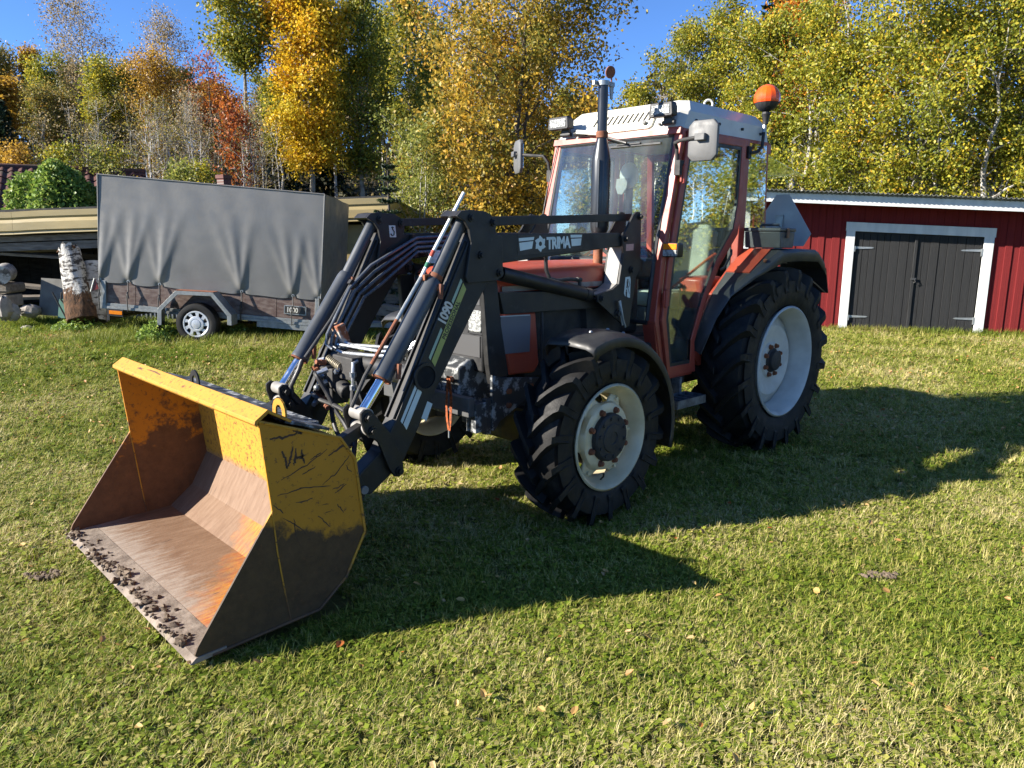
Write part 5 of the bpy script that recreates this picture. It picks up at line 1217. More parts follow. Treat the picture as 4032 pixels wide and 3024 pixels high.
def cover():
    m = MB(); nx, nz = 150, 60
    x0, x1, zb, zt_ = -1.54, 1.825, 0.79, 2.36
    def side(y, sgn):
        b = len(m.v)
        for i in range(nx + 1):
            x = x0 + (x1 - x0) * i / nx
            for j in range(nz + 1):
                t = j / nz; z = zb + (zt_ - zb) * t
                fold = 0.0; sag = 0.0
                for e in eyelets:
                    dx = x - e; u = 1 - t
                    amp = max(0.0, u - 0.22) ** 0.9
                    # two or three ridges fan upwards from every eyelet
                    for k, sl, a in ((0, 0.13 if e < 0.3 else -0.20, 1.0), (1, 0.36 if e < 0.3 else 0.13, 0.8), (2, -0.22 if e < 0.3 else -0.48, 0.5)):
                        c = dx - sl * t * 1.3
                        wdt = 0.026 + 0.10 * t
                        fold += a * math.exp(-(c / wdt) ** 2) * amp * 0.036 * (1 - math.exp(-t * 14))
                    fold -= math.exp(-(dx / 0.05) ** 2 - (t / 0.05) ** 2) * 0.03
                    sag = max(sag, math.exp(-(dx / 0.10) ** 2))
                bul = 0.035 * math.sin(PI * t) * (1 - ((x - 0.14) / 1.75) ** 2)
                dz = -0.02 * (1 - t) ** 6 * (1 - sag) + 0.006 * math.sin(x * 9) * (1 - t) ** 4
                yy = y + sgn * (fold + bul * 0.8 + 0.0015 * math.sin(x * 13 + 5 * t))
                m.v.append((x, yy, z + dz))
        for i in range(nx):
            for j in range(nz):
                a = b + i * (nz + 1) + j; m.f.append((a, a + nz + 1, a + nz + 2, a + 1))
    side(y0, -1)
    n1 = len(m.v)
    # far side, top, front and back as simple sheets
    P = [(x0, y0 + Wd, zb), (x1, y0 + Wd, zb - 0.02), (x1, y0 + Wd, zt_ - 0.12), (x0, y0 + Wd, zt_ - 0.10)]
    m.add(P, [(0, 1, 2, 3)])
    xs = np.linspace(x0, x1, 30)
    b = len(m.v)
    for x in xs:
        m.v += [(x, y0, zt_), (x, y0 + 0.35 * Wd, zt_ + 0.012 - 0.03 + 0.01 * math.sin(x * 8)), (x, y0 + 0.7 * Wd, zt_ - 0.06), (x, y0 + Wd - 0.06, zt_ - 0.08), (x, y0 + Wd, zt_ - 0.12)]
    for i in range(29):
        for j in range(4): a = b + i * 5 + j; m.f.append((a, a + 5, a + 6, a + 1))
    for xx in (x1, x0):
        b = len(m.v); ny, nz2 = 20, 16
        for i in range(ny + 1):
            t = i / ny; ztop = np.interp(t, [0, 0.35, 0.7, 0.965, 1], [zt_, zt_ - 0.018, zt_ - 0.06, zt_ - 0.08, zt_ - 0.12])
            for j in range(nz2 + 1):
                u = j / nz2; m.v.append((xx + (0.02 if xx > 0 else -0.02) * math.sin(PI * u) * math.sin(PI * t) + 0.006 * math.sin(t * 14 + u * 2), y0 + Wd * t, zb + (ztop - zb) * u))
        for i in range(ny):
            for j in range(nz2): a = b + i * (nz2 + 1) + j; m.f.append((a, a + nz2 + 1, a + nz2 + 2, a + 1))
    return m
cv = cover().build('tarpaulin', TARP, TR, angle=55)
for (x, z0, z1, dy) in ((-1.535, 0.80, 2.36, -0.004), (1.825, 0.80, 2.36, -0.004)):
    m = MB(); m.tube([(x, y0 + dy, z0), (x, y0 + dy, z1)], 0.010, 8); m.build('corner_hem', TARP, cv)
m = MB(); m.tube([(-1.54, y0 - 0.003, 2.36), (1.825, y0 - 0.003, 2.36)], 0.010, 8); m.build('top_hem', TARP, cv)
for e in eyelets:
    m = MB(); m.lathe([(0, 0.026), (-0.008, 0.024), (-0.008, 0.012), (0, 0.010)], (e, y0 + 0.005, 0.815), 'y', 16); m.build('eyelet', ZINC, cv)
    m = MB(); m.tube([(e, y0 - 0.012, 0.81), (e + 0.012, y0 - 0.03, 0.66), (e - 0.012, y0 - 0.03, 0.60), (e, y0 - 0.02, 0.36)], 0.008, 6); m.tube([(e, y0 - 0.035, 0.66), (e + 0.02, y0 - 0.038, 0.56)], 0.011, 6); m.build('rubber_strap', HOSE, TR)
# box sides: ply panels over a galvanised rail
edges = [-1.47, -1.0, -0.62, 0.30, 0.62, 1.15, 1.80]
for a, b in zip(edges[:-1], edges[1:]):
    m = MB(); m.bx((a + 0.004, y0 + 0.02, 0.465), (b - 0.004, y0 + 0.038, 0.86)); m.build('side_board', PLY, TR, smooth=False)
m = MB(); m.bx((-1.47, y0 + Wd - 0.03, 0.46), (1.80, y0 + Wd, 0.86)); m.build('side_board', PLY, TR, smooth=False)
m = MB(); m.bx((1.80, y0 + 0.03, 0.46), (1.82, y0 + Wd, 0.86)); m.build('front_board', PLY, TR, smooth=False)
m = MB(); m.bx((-1.49, y0 + 0.03, 0.46), (-1.47, y0 + Wd, 0.86)); m.build('tailgate', GALV, TR, smooth=False)
m = MB(); m.bx((-1.50, y0 - 0.005, 0.375), (1.80, y0 + 0.05, 0.415)); m.bx((-1.50, y0 + 0.005, 0.415), (1.80, y0 + 0.05, 0.462)); m.bx((-1.50, y0 + Wd - 0.05, 0.375), (1.80, y0 + Wd, 0.46)); m.build('frame_rail', GALV, TR, smooth=False, bevel=0.004)
m = MB(); m.bx((-1.53, y0 - 0.006, 0.37), (-1.44, y0 + 0.03, 0.80)); m.build('corner_post', GALV, TR, smooth=False, bevel=0.004)
m = MB(); m.bx((1.74, y0 - 0.004, 0.37), (1.815, y0 + 0.03, 0.80)); m.build('corner_post', GALV, TR, smooth=False, bevel=0.004)
m = MB(); m.bx((0.86, y0 + 0.0, 0.295), (1.78, y0 + 0.03, 0.373)); m.build('tool_rail', GALV, TR, smooth=False)
m = MB(); m.bx((-1.45, y0 + 0.05, 0.40), (1.8, y0 + Wd - 0.05, 0.43)); m.bx((0.05 - 0.04, y0, 0.24), (0.05 + 0.04, y0 + Wd, 0.32)); m.build('floor_and_axle', DARK_WOOD, TR, smooth=False)
# mudguard
prof = [(-0.545, 0.225), (-0.540, 0.475), (-0.275, 0.765), (0.285, 0.785), (0.565, 0.475), (0.570, 0.315)]
inn = [(-0.480, 0.235), (-0.478, 0.455), (-0.243, 0.71), (0.252, 0.73), (0.500, 0.455), (0.505, 0.320)]
m = MB()
for y in (-0.03, 0.20):
    for p in prof: m.v.append((p[0], y, p[1]))
for i in range(5): m.f.append((i, i + 1, i + 7, i + 6))
ob = m.build('mudguard', GALV, TR, smooth=False); ob.modifiers.new('solid', 'SOLIDIFY').thickness = 0.006
m = MB(); m.prism(prof + inn[::-1], -0.045, -0.031); m.build('mudguard_lip', GALV, ob, smooth=False, bevel=0.003)
m = MB(); m.slab([(-0.29, -0.03, 0.772), (0.285, -0.03, 0.791), (0.285, 0.18, 0.791), (-0.29, 0.18, 0.772)], 0.004); m.build('rusty_guard_top', RUST, ob, smooth=False)
m = MB(); m.bx((-0.545, -0.03, 0.02), (-0.53, 0.17, 0.26)); m.build('mud_flap', BLACK, TR, smooth=False)
# wheels
def trailer_wheel(y):
    c = (0.02, y, 0.285)
    m = MB(); R = 0.312; m.lathe([(-0.085, 0.195), (-0.095, 0.22), (-0.098, 0.25), (-0.088, R - 0.012), (-0.07, R), (-0.035, R), (-0.033, R - 0.006), (-0.028, R), (0.028, R), (0.033, R - 0.006), (0.035, R), (0.07, R), (0.088, R - 0.012), (0.098, 0.25), (0.085, 0.195)], (0, 0, 0), 'y', 48)
    W = empty('wheel', c); W.parent = TR
    m.build('tyre', RUBBER, W)
    m = MB(); m.cyl((0, -0.05, 0), (0, 0.06, 0), 0.196, seg=36); m.build('rim', BLACKDIRTY, W)
    CAPS = paint('silver_hubcap', (0.55, 0.57, 0.60), (0.50, 0.52, 0.55), 5, rough=0.35, metal=0.35)
    m = MB(); m.lathe([(-0.085, 0.200), (-0.093, 0.196), (-0.093, 0.180), (-0.088, 0.172)], (0, 0, 0), 'y', 48); m.lathe([(-0.088, 0.120), (-0.098, 0.112), (-0.100, 0.085), (-0.094, 0.078), (-0.094, 0.070), (-0.104, 0.066), (-0.108, 0.03), (-0.108, 0.001)], (0, 0, 0), 'y', 48)
    for k in range(9):       # swept spokes between the slots
        t = 2 * PI * k / 9; n0 = len(m.v)
        for (r, da) in ((0.115, 0.0), (0.145, 0.10), (0.178, 0.14)):
            for w in (-0.19, 0.19 if r < 0.14 else 0.13): m.v.append((math.cos(t + da + w) * r, -0.090, math.sin(t + da + w) * r))
        m.f += [(n0, n0 + 1, n0 + 3, n0 + 2), (n0 + 2, n0 + 3, n0 + 5, n0 + 4)]
    m.build('hubcap', CAPS, W, angle=30)
trailer_wheel(0.09)
m = MB(); m.lathe([(-0.085, 0.195), (-0.098, 0.25), (-0.07, 0.302), (0.07, 0.302), (0.098, 0.25), (0.085, 0.195)], (0.02, y0 + Wd + 0.12, 0.285), 'y', 32); m.build('far_tyre', RUBBER, TR)
# drawbar, nose wheel, lamps, plate
m = MB(); m.bx((1.80, y0 + 0.80, 0.34), (3.35, y0 + 0.90, 0.43)); m.slab([(1.80, y0 + 0.1, 0.385), (1.80, y0 + 0.17, 0.385), (2.75, y0 + 0.82, 0.385), (2.70, y0 + 0.78, 0.385)], 0.07); m.slab([(1.80, y0 + Wd - 0.17, 0.385), (1.80, y0 + Wd - 0.1, 0.385), (2.70, y0 + 0.92, 0.385), (2.75, y0 + 0.88, 0.385)], 0.07); m.build('drawbar', GALV, TR, smooth=False)
m = MB(); m.cyl((3.0, y0 + 0.72, 0.16), (3.0, y0 + 0.72, 0.75), 0.025); m.lathe([(-0.03, 0.01), (-0.03, 0.10), (0.03, 0.10), (0.03, 0.01)], (3.0, y0 + 0.72, 0.345), 'y', 24); m.build('jockey_wheel', BLACKDIRTY, TR)
m = MB(); m.bx((-1.42, y0 - 0.02, 0.20), (-1.38, y0 + 1.5, 0.37)); m.build('light_board', BLACK, TR, smooth=False)
m = MB(); m.bx((-1.40, y0 - 0.018, 0.27), (-1.18, y0 + 0.01, 0.372)); lh = m.build('side_lamp', BLACK, TR, smooth=False)
m = MB(); m.bx((-1.385, y0 - 0.026, 0.30), (-1.19, y0 - 0.019, 0.355)); m.build('amber_lens', AMBER, lh, smooth=False)
m = MB(); m.prism([(-1.60, 0.82), (-1.545, 0.67), (-1.66, 0.615)], y0 - 0.01, y0 + 0.002); tri = m.build('reflector_triangle', paint('dark_red_reflector', (0.16, 0.02, 0.02), (0.10, 0.015, 0.015), 30, rough=0.3), TR, smooth=False)
m = MB(); m.tube([(-1.605, y0 - 0.012, 0.82), (-1.665, y0 - 0.012, 0.615)], 0.010, 6); m.build('white_edge', CABWHITE, tri)
m = MB(); m.slab([(-1.0, y0 + 0.3, 0.36), (-0.6, y0 + 0.5, 0.36), (-1.38, y0 + 0.5, 0.24), (-1.38, y0 + 0.4, 0.24)], 0.02); m.build('under_brace', DARK_WOOD, TR, smooth=False)
m = MB(); m.bx((1.275, y0 + 0.006, 0.535), (1.60, y0 + 0.019, 0.655)); pl = m.build('number_plate', DECALDARK, TR, smooth=False)
m = MB()
for (a, b) in (((1.272, y0 + 0.004, 0.65), (1.603, y0 + 0.02, 0.662)), ((1.272, y0 + 0.004, 0.528), (1.603, y0 + 0.02, 0.540)), ((1.268, y0 + 0.004, 0.528), (1.280, y0 + 0.02, 0.662)), ((1.595, y0 + 0.004, 0.528), (1.607, y0 + 0.02, 0.662))): m.bx(a, b)
m.build('plate_frame', ZINC, pl, smooth=False)
text_mesh('plate_number', '1000', 0.105, CABWHITE, pl, (1.305, y0 + 0.004, 0.560), (1, 0, 0), (0, 0, 1), bold=0.003, xs=0.85)
# ------------------------------------------------------------------ placing by view column and distance
def ray(px, py):
    return -BACK + RIGHT * ((px - 2016) / 2977.0) + UP * (-(py - 1512) / 2977.0)
def at(px, d, py=924.0):
    """ground point in the direction of column px, d metres ahead"""
    r = ray(px, py); p = CAM + r * d
    return Vector((p.x, p.y, float(ground_z(p.x, p.y))))
def height_to(base, px, py):
    r = ray(px, py); h = math.hypot(r.x, r.y); k = math.hypot(base.x - CAM.x, base.y - CAM.y) / h
    return CAM.z + r.z * k - base.z

# ------------------------------------------------------------------ house with tiled roof far behind
def house():
    a, b = at(-420, 19.0), at(560, 21.5)
    d = Vector((b.x - a.x, b.y - a.y, 0)); L = d.length; d.normalize()
    z0 = min(a.z, b.z) - 0.3
    H = empty('tiled_house', (a.x, a.y, z0), math.atan2(d.y, d.x), 'red tile roofed house behind the ivy bush', 'house')
    hr = CAM.z + 0.083 * 22.8 - z0 - 0.2
    TILE = paint('clay_tiles', (0.11, 0.036, 0.028), (0.07, 0.03, 0.025), 9, rough=0.85, dirt=(0.055, 0.055, 0.03), dlo=0.5, dhi=0.75, dscale=2)
    WALL = paint('pale_house_wall', (0.20, 0.23, 0.28), (0.17, 0.20, 0.24), 5, rough=0.8)
    m = MB(); m.prism([(0, 0), (L, 0), (L, hr - 1.35), (0, hr - 1.35)], 0.0, 0.1); m.build('wall', WALL, H, smooth=False)
    m = MB(); m.prism([(0.0, 0), (5, 0), (5, hr - 1.35), (2.5, hr - 0.1), (0, hr - 1.35)], L - 0.1, L, 'x'); m.build('gable_wall', WALL, H, smooth=False)
    for j in range(9):           # courses of pantiles, front slope
        m = MB(); n = int(L / 0.05)
        for r in range(2):
            y = -0.45 + (j + r * 1.06) * 0.325; z = hr - 1.55 + (j + r * 1.06) * 0.19
            for i in range(n + 1):
                x = -0.3 + (L + 0.6) * i / n; m.v.append((x, y, z + 0.03 * math.sin(2 * PI * x / 0.24) + (0.03 if r == 0 else 0)))
        for i in range(n): m.f.append((i, i + 1, n + 2 + i, n + 1 + i))
        m.build('tile_course', TILE, H, angle=60)
    m = MB(); m.slab([(-0.3, 2.5, hr + 0.10), (L + 0.3, 2.5, hr + 0.10), (L + 0.3, 5.4, hr - 1.5), (-0.3, 5.4, hr - 1.5)], 0.05); m.build('rear_roof', TILE, H, smooth=False)
    m = MB(); m.tube([(-0.3, 2.45, hr + 0.14), (L + 0.3, 2.45, hr + 0.14)], 0.09, 10); m.build('ridge_tiles', TILE, H)
    m = MB(); m.slab([(L + 0.31, -0.5, hr - 1.68), (L + 0.31, 2.5, hr + 0.06), (L + 0.31, 2.5, hr + 0.20), (L + 0.31, -0.5, hr - 1.54)], 0.03); m.build('verge_board', WHITE_WOOD, H, smooth=False)
    m = MB(); m.bx((-0.3, -0.50, hr - 1.66), (L + 0.3, -0.47, hr - 1.55)); m.build('gutter', BLACKDIRTY, H, smooth=False)
    sx = (at(-5, 19.3) - a).dot(d)
    m = MB(); m.bx((sx - 0.9, -0.03, hr - 2.9), (sx + 0.33, 0.0, hr - 1.75)); w = m.build('window', WHITE_WOOD, H, smooth=False)
    for k in range(3):
        m = MB(); m.bx((sx - 0.82 + k * 0.39, -0.045, hr - 2.8), (sx - 0.50 + k * 0.39, -0.032, hr - 1.85)); m.build('pane', paint('window_glass', (0.10, 0.14, 0.19), (0.2, 0.25, 0.3), 3, rough=0.08), w, smooth=False)
house()
cb = at(896, 17.6)
C_ = empty('brick_chimney', (cb.x, cb.y, cb.z), 0.3, 'short red brick chimney showing just above the trailer cover', 'chimney')
BRICK = NB('brick_darkened_as_shade'); _t = BRICK.n('ShaderNodeTexBrick'); BRICK.l(BRICK.mapping(BRICK.obj(), (1, 1, 1), rot=(PI / 2, 0, 0)), _t.inputs[0]); _t.inputs['Scale'].default_value = 9; _t.inputs['Color1'].default_value = (0.12, 0.032, 0.024, 1); _t.inputs['Color2'].default_value = (0.09, 0.026, 0.02, 1); _t.inputs['Mortar'].default_value = (0.20, 0.17, 0.15, 1)  # brick colours darkened to carry the shade the chimney stands in
BRICK.principled(_t.outputs[0], 0.9)
hc = height_to(cb, 896, 690)
m = MB(); m.bx((-0.11, -0.11, 0), (0.11, 0.11, hc - 0.05)); m.build('stack', BRICK.m, C_, smooth=False)
m = MB(); m.bx((-0.13, -0.13, hc - 0.08), (0.13, 0.13, hc)); m.build('crown', BRICK.m, C_, smooth=False)

# ------------------------------------------------------------------ logs, stones and boards by the open shed
BIRCHBARK = NB('birch_bark')
_b = BIRCHBARK; _p = _b.obj(); _v = _b.mapping(_p, (1, 1, 1))
_c = _b.mix(_b.ramp(_b.noise(_b.mapping(_p, (3, 3, 9)), 2.0, 6, 0.65), [(0.50, 0.0), (0.57, 1.0)]), (0.50, 0.49, 0.46), (0.045, 0.040, 0.036))
_c = _b.mix(_b.ramp(_b.noise(_p, 5, 5), [(0.40, 0.0), (0.62, 0.8)]), _c, (0.22, 0.20, 0.18))
_b.principled(_c, 0.8, 0.0, _b.bump(_b.noise(_p, 25, 6), 0.5, 0.01), 0.2)
BIRCHBARK = _b.m
ROTTEN = paint('rotten_wood', (0.13, 0.070, 0.038), (0.035, 0.025, 0.019), 9, 0.4, 0.65, rough=0.95, bump=1.0, bscale=18, stretch=(3, 3, 0.4), spec=0.1)
def rough_tube(pts, rs, seg, amp, seed):
    rnd = random.Random(seed); m = MB(); m.tube(pts, rs, seg)
    ph = [rnd.uniform(0, 6) for _ in range(4)]
    c0 = Vector(pts[0]); ax = (Vector(pts[-1]) - c0)
    out = []
    for p in m.v:
        q = Vector(p); t = max(0, min(1, (q - c0).dot(ax) / ax.length_squared)); c = c0 + ax * t
        r = q - c; a = math.atan2(r.y, r.x)
        k = 1 + amp * (math.sin(3 * a + ph[0] + 4 * t) + 0.6 * math.sin(7 * a + ph[1] - 9 * t) + 0.5 * math.sin(11 * a + ph[2] + 17 * t)) + rnd.uniform(-amp, amp) * 0.5
        out.append(tuple(c + r * k))
    m.v = out
    return m
def seg_pts(a, b, n): return [Vector(a).lerp(Vector(b), i / n) for i in range(n + 1)]
def world_at(px, py, d): return CAM + ray(px, py) * d
b0 = world_at(325, 1238, 12.6); t0 = world_at(272, 985, 12.9)
lg = empty('birch_stump', (b0.x, b0.y, b0.z), 0, 'broken white birch stump leaning against the shed front', 'stump')
SB = NB('rotten_birch_stump'); _q = SB.obj(); _x = SB.sep(_q)
_f = SB.math('ADD', SB.math('MULTIPLY', _x[2], -2.2), SB.math('MULTIPLY', SB.noise(SB.mapping(_q, (3, 3, 1)), 2.6, 6, 0.65), 2.4))
_w = SB.mix(SB.ramp(SB.noise(SB.mapping(_q, (2, 2, 6)), 3.0, 6, 0.7), [(0.48, 0.0), (0.56, 1.0)]), (0.46, 0.45, 0.42), (0.06, 0.054, 0.05))
_r = SB.mix(SB.ramp(SB.noise(SB.mapping(_q, (9, 9, 0.8)), 2.0, 6, 0.7), [(0.35, 0.0), (0.65, 1.0)]), (0.16, 0.085, 0.045), (0.03, 0.022, 0.017))
SB.principled(SB.mix(SB.ramp(_f, [(0.25, 0.0), (0.42, 1.0)]), _w, _r), 0.9, 0.0, SB.bump(SB.noise(SB.mapping(_q, (4, 4, 1)), 9, 8, 0.7), 1.0, 0.03), 0.15)
m = rough_tube([p - b0 for p in seg_pts(b0 - Vector((0, 0, 0.12)), t0, 14)], [0.215 - 0.0035 * i + (0.02 if i < 3 else 0) for i in range(15)], 26, 0.075, 1)
rr2 = random.Random(3)
for q in range(14 * 26, 15 * 26): v = m.v[q]; k = rr2.uniform(-0.07, 0.10); m.v[q] = (v[0], v[1], v[2] + k)
m.build('trunk', SB.m, lg, angle=70)
m = rough_tube([p - b0 for p in seg_pts(t0 - (t0 - b0).normalized() * 0.04, t0 + (t0 - b0).normalized() * 0.07, 3)], [0.15, 0.14, 0.12, 0.07], 18, 0.2, 3); m.build('splintered_top', ROTTEN, lg, angle=20)
b1 = world_at(372, 1243, 13.0); t1_ = world_at(366, 1035, 13.2)
m = rough_tube([p - b1 for p in seg_pts(b1 - Vector((0, 0, 0.1)), t1_, 8)], [0.19 - 0.006 * i for i in range(9)], 20, 0.06, 5); o = m.build('dark_stump', BIRCHBARK, None, angle=70); o.location = b1
tag(o, 'dark weathered birch stump half hidden by the trailer tail', 'stump')
def blob(name, c, sc, mat, label, cat, seed, seg=10, amp=0.18, group=None):
    rnd = random.Random(seed); m = MB(); m.sphere((0, 0, 0), 1.0, seg, 7)
    m.v = [tuple(co * s * (1 + rnd.uniform(-amp, amp)) for co, s in zip(v, sc)) for v in m.v]
    o = m.build(name, mat, None, angle=25); o.location = c; o.rotation_euler = (0, 0, rnd.uniform(0, 3)); tag(o, label, cat, group); return o
blob('stone', world_at(18, 1215, 12.9), (0.13, 0.15, 0.20), STONE, 'tall pale rough stone at the shed opening by the photo edge', 'stone', 1)
blob('stone', world_at(50, 1228, 13.0), (0.10, 0.12, 0.15), STONE, 'smaller grey stone just right of the tall pale stone', 'stone', 2)
blob('stone', world_at(105, 1296, 12.7), (0.13, 0.10, 0.06), STONE, 'flat grey stone lying in the grass before the shed', 'stone', 3)
blob('stone', world_at(120, 1225, 13.3), (0.20, 0.18, 0.11), STONE, 'low mossy rubble stone in the shade of the shed opening', 'stone', 4)
p = world_at(12, 1078, 13.4); m = MB(); m.cyl((0, 0, -0.6), (0, 0, 0.6), 0.17, 0.16, 20); o = m.build('round_log', BIRCHBARK, None); o.location = p; o.rotation_euler = (PI / 2, 0, math.atan2(UH.y, UH.x) + 0.5); tag(o, 'grey round log on top of the pile at the photo edge', 'log')
p = world_at(22, 1132, 13.35); m = MB(); m.box((0, 0, 0), (0.42, 0.5, 0.17)); o = m.build('timber_slab', GREY_WOOD, None, bevel=0.04); o.location = p; o.rotation_euler = (0, 0, math.atan2(UH.y, UH.x)); tag(o, 'thick grey timber slab under the round log', 'timber')
p = world_at(20, 1182, 13.35); m = MB(); m.box((0, 0, 0), (0.36, 0.45, 0.20)); o = m.build('concrete_block', STONE, None, bevel=0.012); o.location = p; o.rotation_euler = (0, 0, math.atan2(UH.y, UH.x)); tag(o, 'grey concrete block under the timber slab', 'block')
# leaning panel and wheelbarrow
p = world_at(205, 1170, 13.5); m = MB(); m.box((0, 0, 0), (0.42, 0.02, 0.66), (-0.2, 0.06, 0)); o = m.build('leaning_panel', paint('dull_grey_panel', (0.16, 0.155, 0.14), (0.11, 0.105, 0.095), 4, rough=0.8), None, smooth=False); o.location = p; o.rotation_euler = (0, 0, math.atan2(UH.y, UH.x)); tag(o, 'grey board leaning in the shed opening behind the birch stump', 'board')
p = world_at(238, 1225, 13.1); wbw = empty('wheelbarrow', p, math.atan2(UH.y, UH.x), 'green wheelbarrow tipped on end beside the birch stump', 'wheelbarrow')
m = MB(); m.add([(-0.06, 0, -0.12), (0.16, 0, -0.12), (0.22, 0.25, -0.12), (-0.1, 0.25, -0.12), (-0.03, 0.05, 0.20), (0.12, 0.05, 0.20), (0.16, 0.25, 0.20), (-0.06, 0.25, 0.20)], [(0, 1, 5, 4), (1, 2, 6, 5), (2, 3, 7, 6), (3, 0, 4, 7), (4, 5, 6, 7)]); m.build('tray', paint('green_enamel', (0.055, 0.16, 0.11), (0.04, 0.12, 0.08), 6), wbw, smooth=False)
m = MB(); m.tube([(-0.08, -0.04, 0.33), (0.0, -0.03, 0.12), (0.10, -0.02, -0.12)], 0.014, 8); m.tube([(0.08, -0.04, 0.33), (0.05, -0.03, 0.2), (0.15, -0.02, 0.05)], 0.014, 8); m.build('handles', BLACK, wbw)
for k, (px, py, w_, dd, rx) in enumerate(((105, 1125, 1.4, 14.4, 0.10), (70, 1000, 2.2, 14.6, 0.06), (150, 985, 1.6, 15.2, -0.05), (120, 1170, 1.0, 14.2, 0.0))):
    p = world_at(px, py, dd); m = MB(); m.box((0, 0, 0), (w_, 0.16, 0.05)); o = m.build('stored_plank', GREY_WOOD, None, smooth=False); o.location = p; o.rotation_euler = (0.2, rx, math.atan2(UH.y, UH.x) + 0.1 * k)
    tag(o, 'grey plank stored in the dark of the open shed', 'plank', 'planks stored inside the open shed')
# timber and paver stack right of the yellow wall
rnd = random.Random(9)
PAVER = paint('weathered_sleeper', (0.20, 0.17, 0.14), (0.12, 0.105, 0.09), 9, rough=0.95, bump=0.7, bscale=30, spec=0.15)
yaw = math.atan2(UH.y, UH.x)
rows = [(1205, 1460, 1575, 0), (1193, 1462, 1575, 0), (1180, 1466, 1576, 0), (1167, 1464, 1577, 0), (1154, 1468, 1578, 0), (1140, 1470, 1576, 1), (1126, 1472, 1590, 0), (1113, 1472, 1595, 1), (1101, 1474, 1600, 0)]
rows = [(1186, 1467, 1576), (1173, 1468, 1577), (1160, 1469, 1578), (1147, 1470, 1576), (1109, 1484, 1595), (1098, 1486, 1596)]
for (py, xa, xb) in rows:
    for (x0, x1) in ((xa, xb), (xb + 4, xb + 46)):
        a = world_at(x0, py, 13.4); b = world_at(x1, py, 13.4); c = (a + b) / 2; m = MB(); m.box((0, 0, 0), ((b - a).length, 0.35, 0.058)); o = m.build('timber_baulk', PAVER, None, bevel=0.008); o.location = c; o.rotation_euler = (0, rnd.uniform(-0.01, 0.01), yaw + rnd.uniform(-0.03, 0.03)); tag(o, 'weathered grey timber baulk stacked beside the yellow shed wall', 'timber', 'stack of weathered timber baulks')
for (px, py) in ((1490, 1130), (1560, 1130), (1500, 1212), (1590, 1212), (1500, 1245), (1580, 1245)):
    a = world_at(px, py, 13.5); m = MB(); m.box((0, 0, 0), (0.12, 0.3, 0.16)); o = m.build('stack_bearer', PAVER, None, smooth=False); o.location = a; o.rotation_euler = (0, 0, yaw); tag(o, 'short wooden bearer under the timber baulk stack', 'bearer', 'bearers under the timber stack')
for (px, py, rx) in ((1545, 1212, 0.15), (1525, 1232, 0.08), (1512, 1219, -0.05)):
    a = world_at(px, py, 13.1); m = MB(); m.box((0, 0, 0), (0.34 if px > 1520 else 0.12, 0.3, 0.085), (0, rx, 0)); o = m.build('loose_block', paint('tan_block', (0.27, 0.22, 0.165), (0.2, 0.16, 0.12), 7, rough=0.95), None, bevel=0.008); o.location = a; o.rotation_euler = (0, 0, yaw); tag(o, 'loose tan block lying against the timber stack', 'block', 'loose blocks by the timber stack')

# ------------------------------------------------------------------ trees
def rhombus_leaves(P, size, rng, aspect=0.62, updir=0.25):
    """one folded leaf (4 points, 1 face) at each point"""
    n = len(P)
    u = rng.normal(size=(n, 3)); u /= np.linalg.norm(u, axis=1)[:, None]
    u[:, 2] -= 0.25
    w = rng.normal(size=(n, 3)); w -= u * (np.sum(u * w, 1) / np.sum(u * u, 1))[:, None]; w /= np.linalg.norm(w, axis=1)[:, None]
    u /= np.linalg.norm(u, axis=1)[:, None]
    s = size * rng.uniform(0.65, 1.3, n)[:, None]
    nn = np.cross(u, w)
    V = np.empty((n, 4, 3))
    V[:, 0] = P - u * s * 0.5; V[:, 2] = P + u * s * 0.5
    V[:, 1] = P + w * s * aspect * 0.5 + nn * s * 0.10; V[:, 3] = P - w * s * aspect * 0.5 + nn * s * 0.10
    return V.reshape(-1, 3)
def quads_mesh(name, V, mat):
    n = len(V) // 4
    me = bpy.data.meshes.new(name)
    me.vertices.add(4 * n); me.vertices.foreach_set('co', V.astype(np.float32).ravel())
    me.loops.add(4 * n); me.loops.foreach_set('vertex_index', np.arange(4 * n, dtype=np.int32))
    me.polygons.add(n); me.polygons.foreach_set('loop_start', np.arange(0, 4 * n, 4, dtype=np.int32))
    try: me.polygons.foreach_set('loop_total', np.full(n, 4, dtype=np.int32))
    except Exception: pass
    me.update(calc_edges=True); me.validate()
    me.materials.append(mat)
    return me
def bark(name, light, dark, lo=0.45, hi=0.62):
    b = NB(name); p = b.obj()
    c = b.mix(b.ramp(b.noise(b.mapping(p, (4, 4, 1.2)), 3.0, 5, 0.65), [(lo, 0.0), (hi, 1.0)]), light, dark)
    b.principled(c, 0.85, 0.0, None, 0.2); return b.m
BARK_PALE = bark('pale_bark', (0.40, 0.38, 0.34), (0.10, 0.09, 0.08))
BARK_BIRCH = bark('white_birch_bark', (0.58, 0.55, 0.50), (0.11, 0.10, 0.09), 0.5, 0.62)
BARK_DARK = bark('dark_bark', (0.10, 0.085, 0.07), (0.05, 0.042, 0.036))
BARK_ASPEN = bark('aspen_bark', (0.27, 0.26, 0.21), (0.11, 0.10, 0.085))

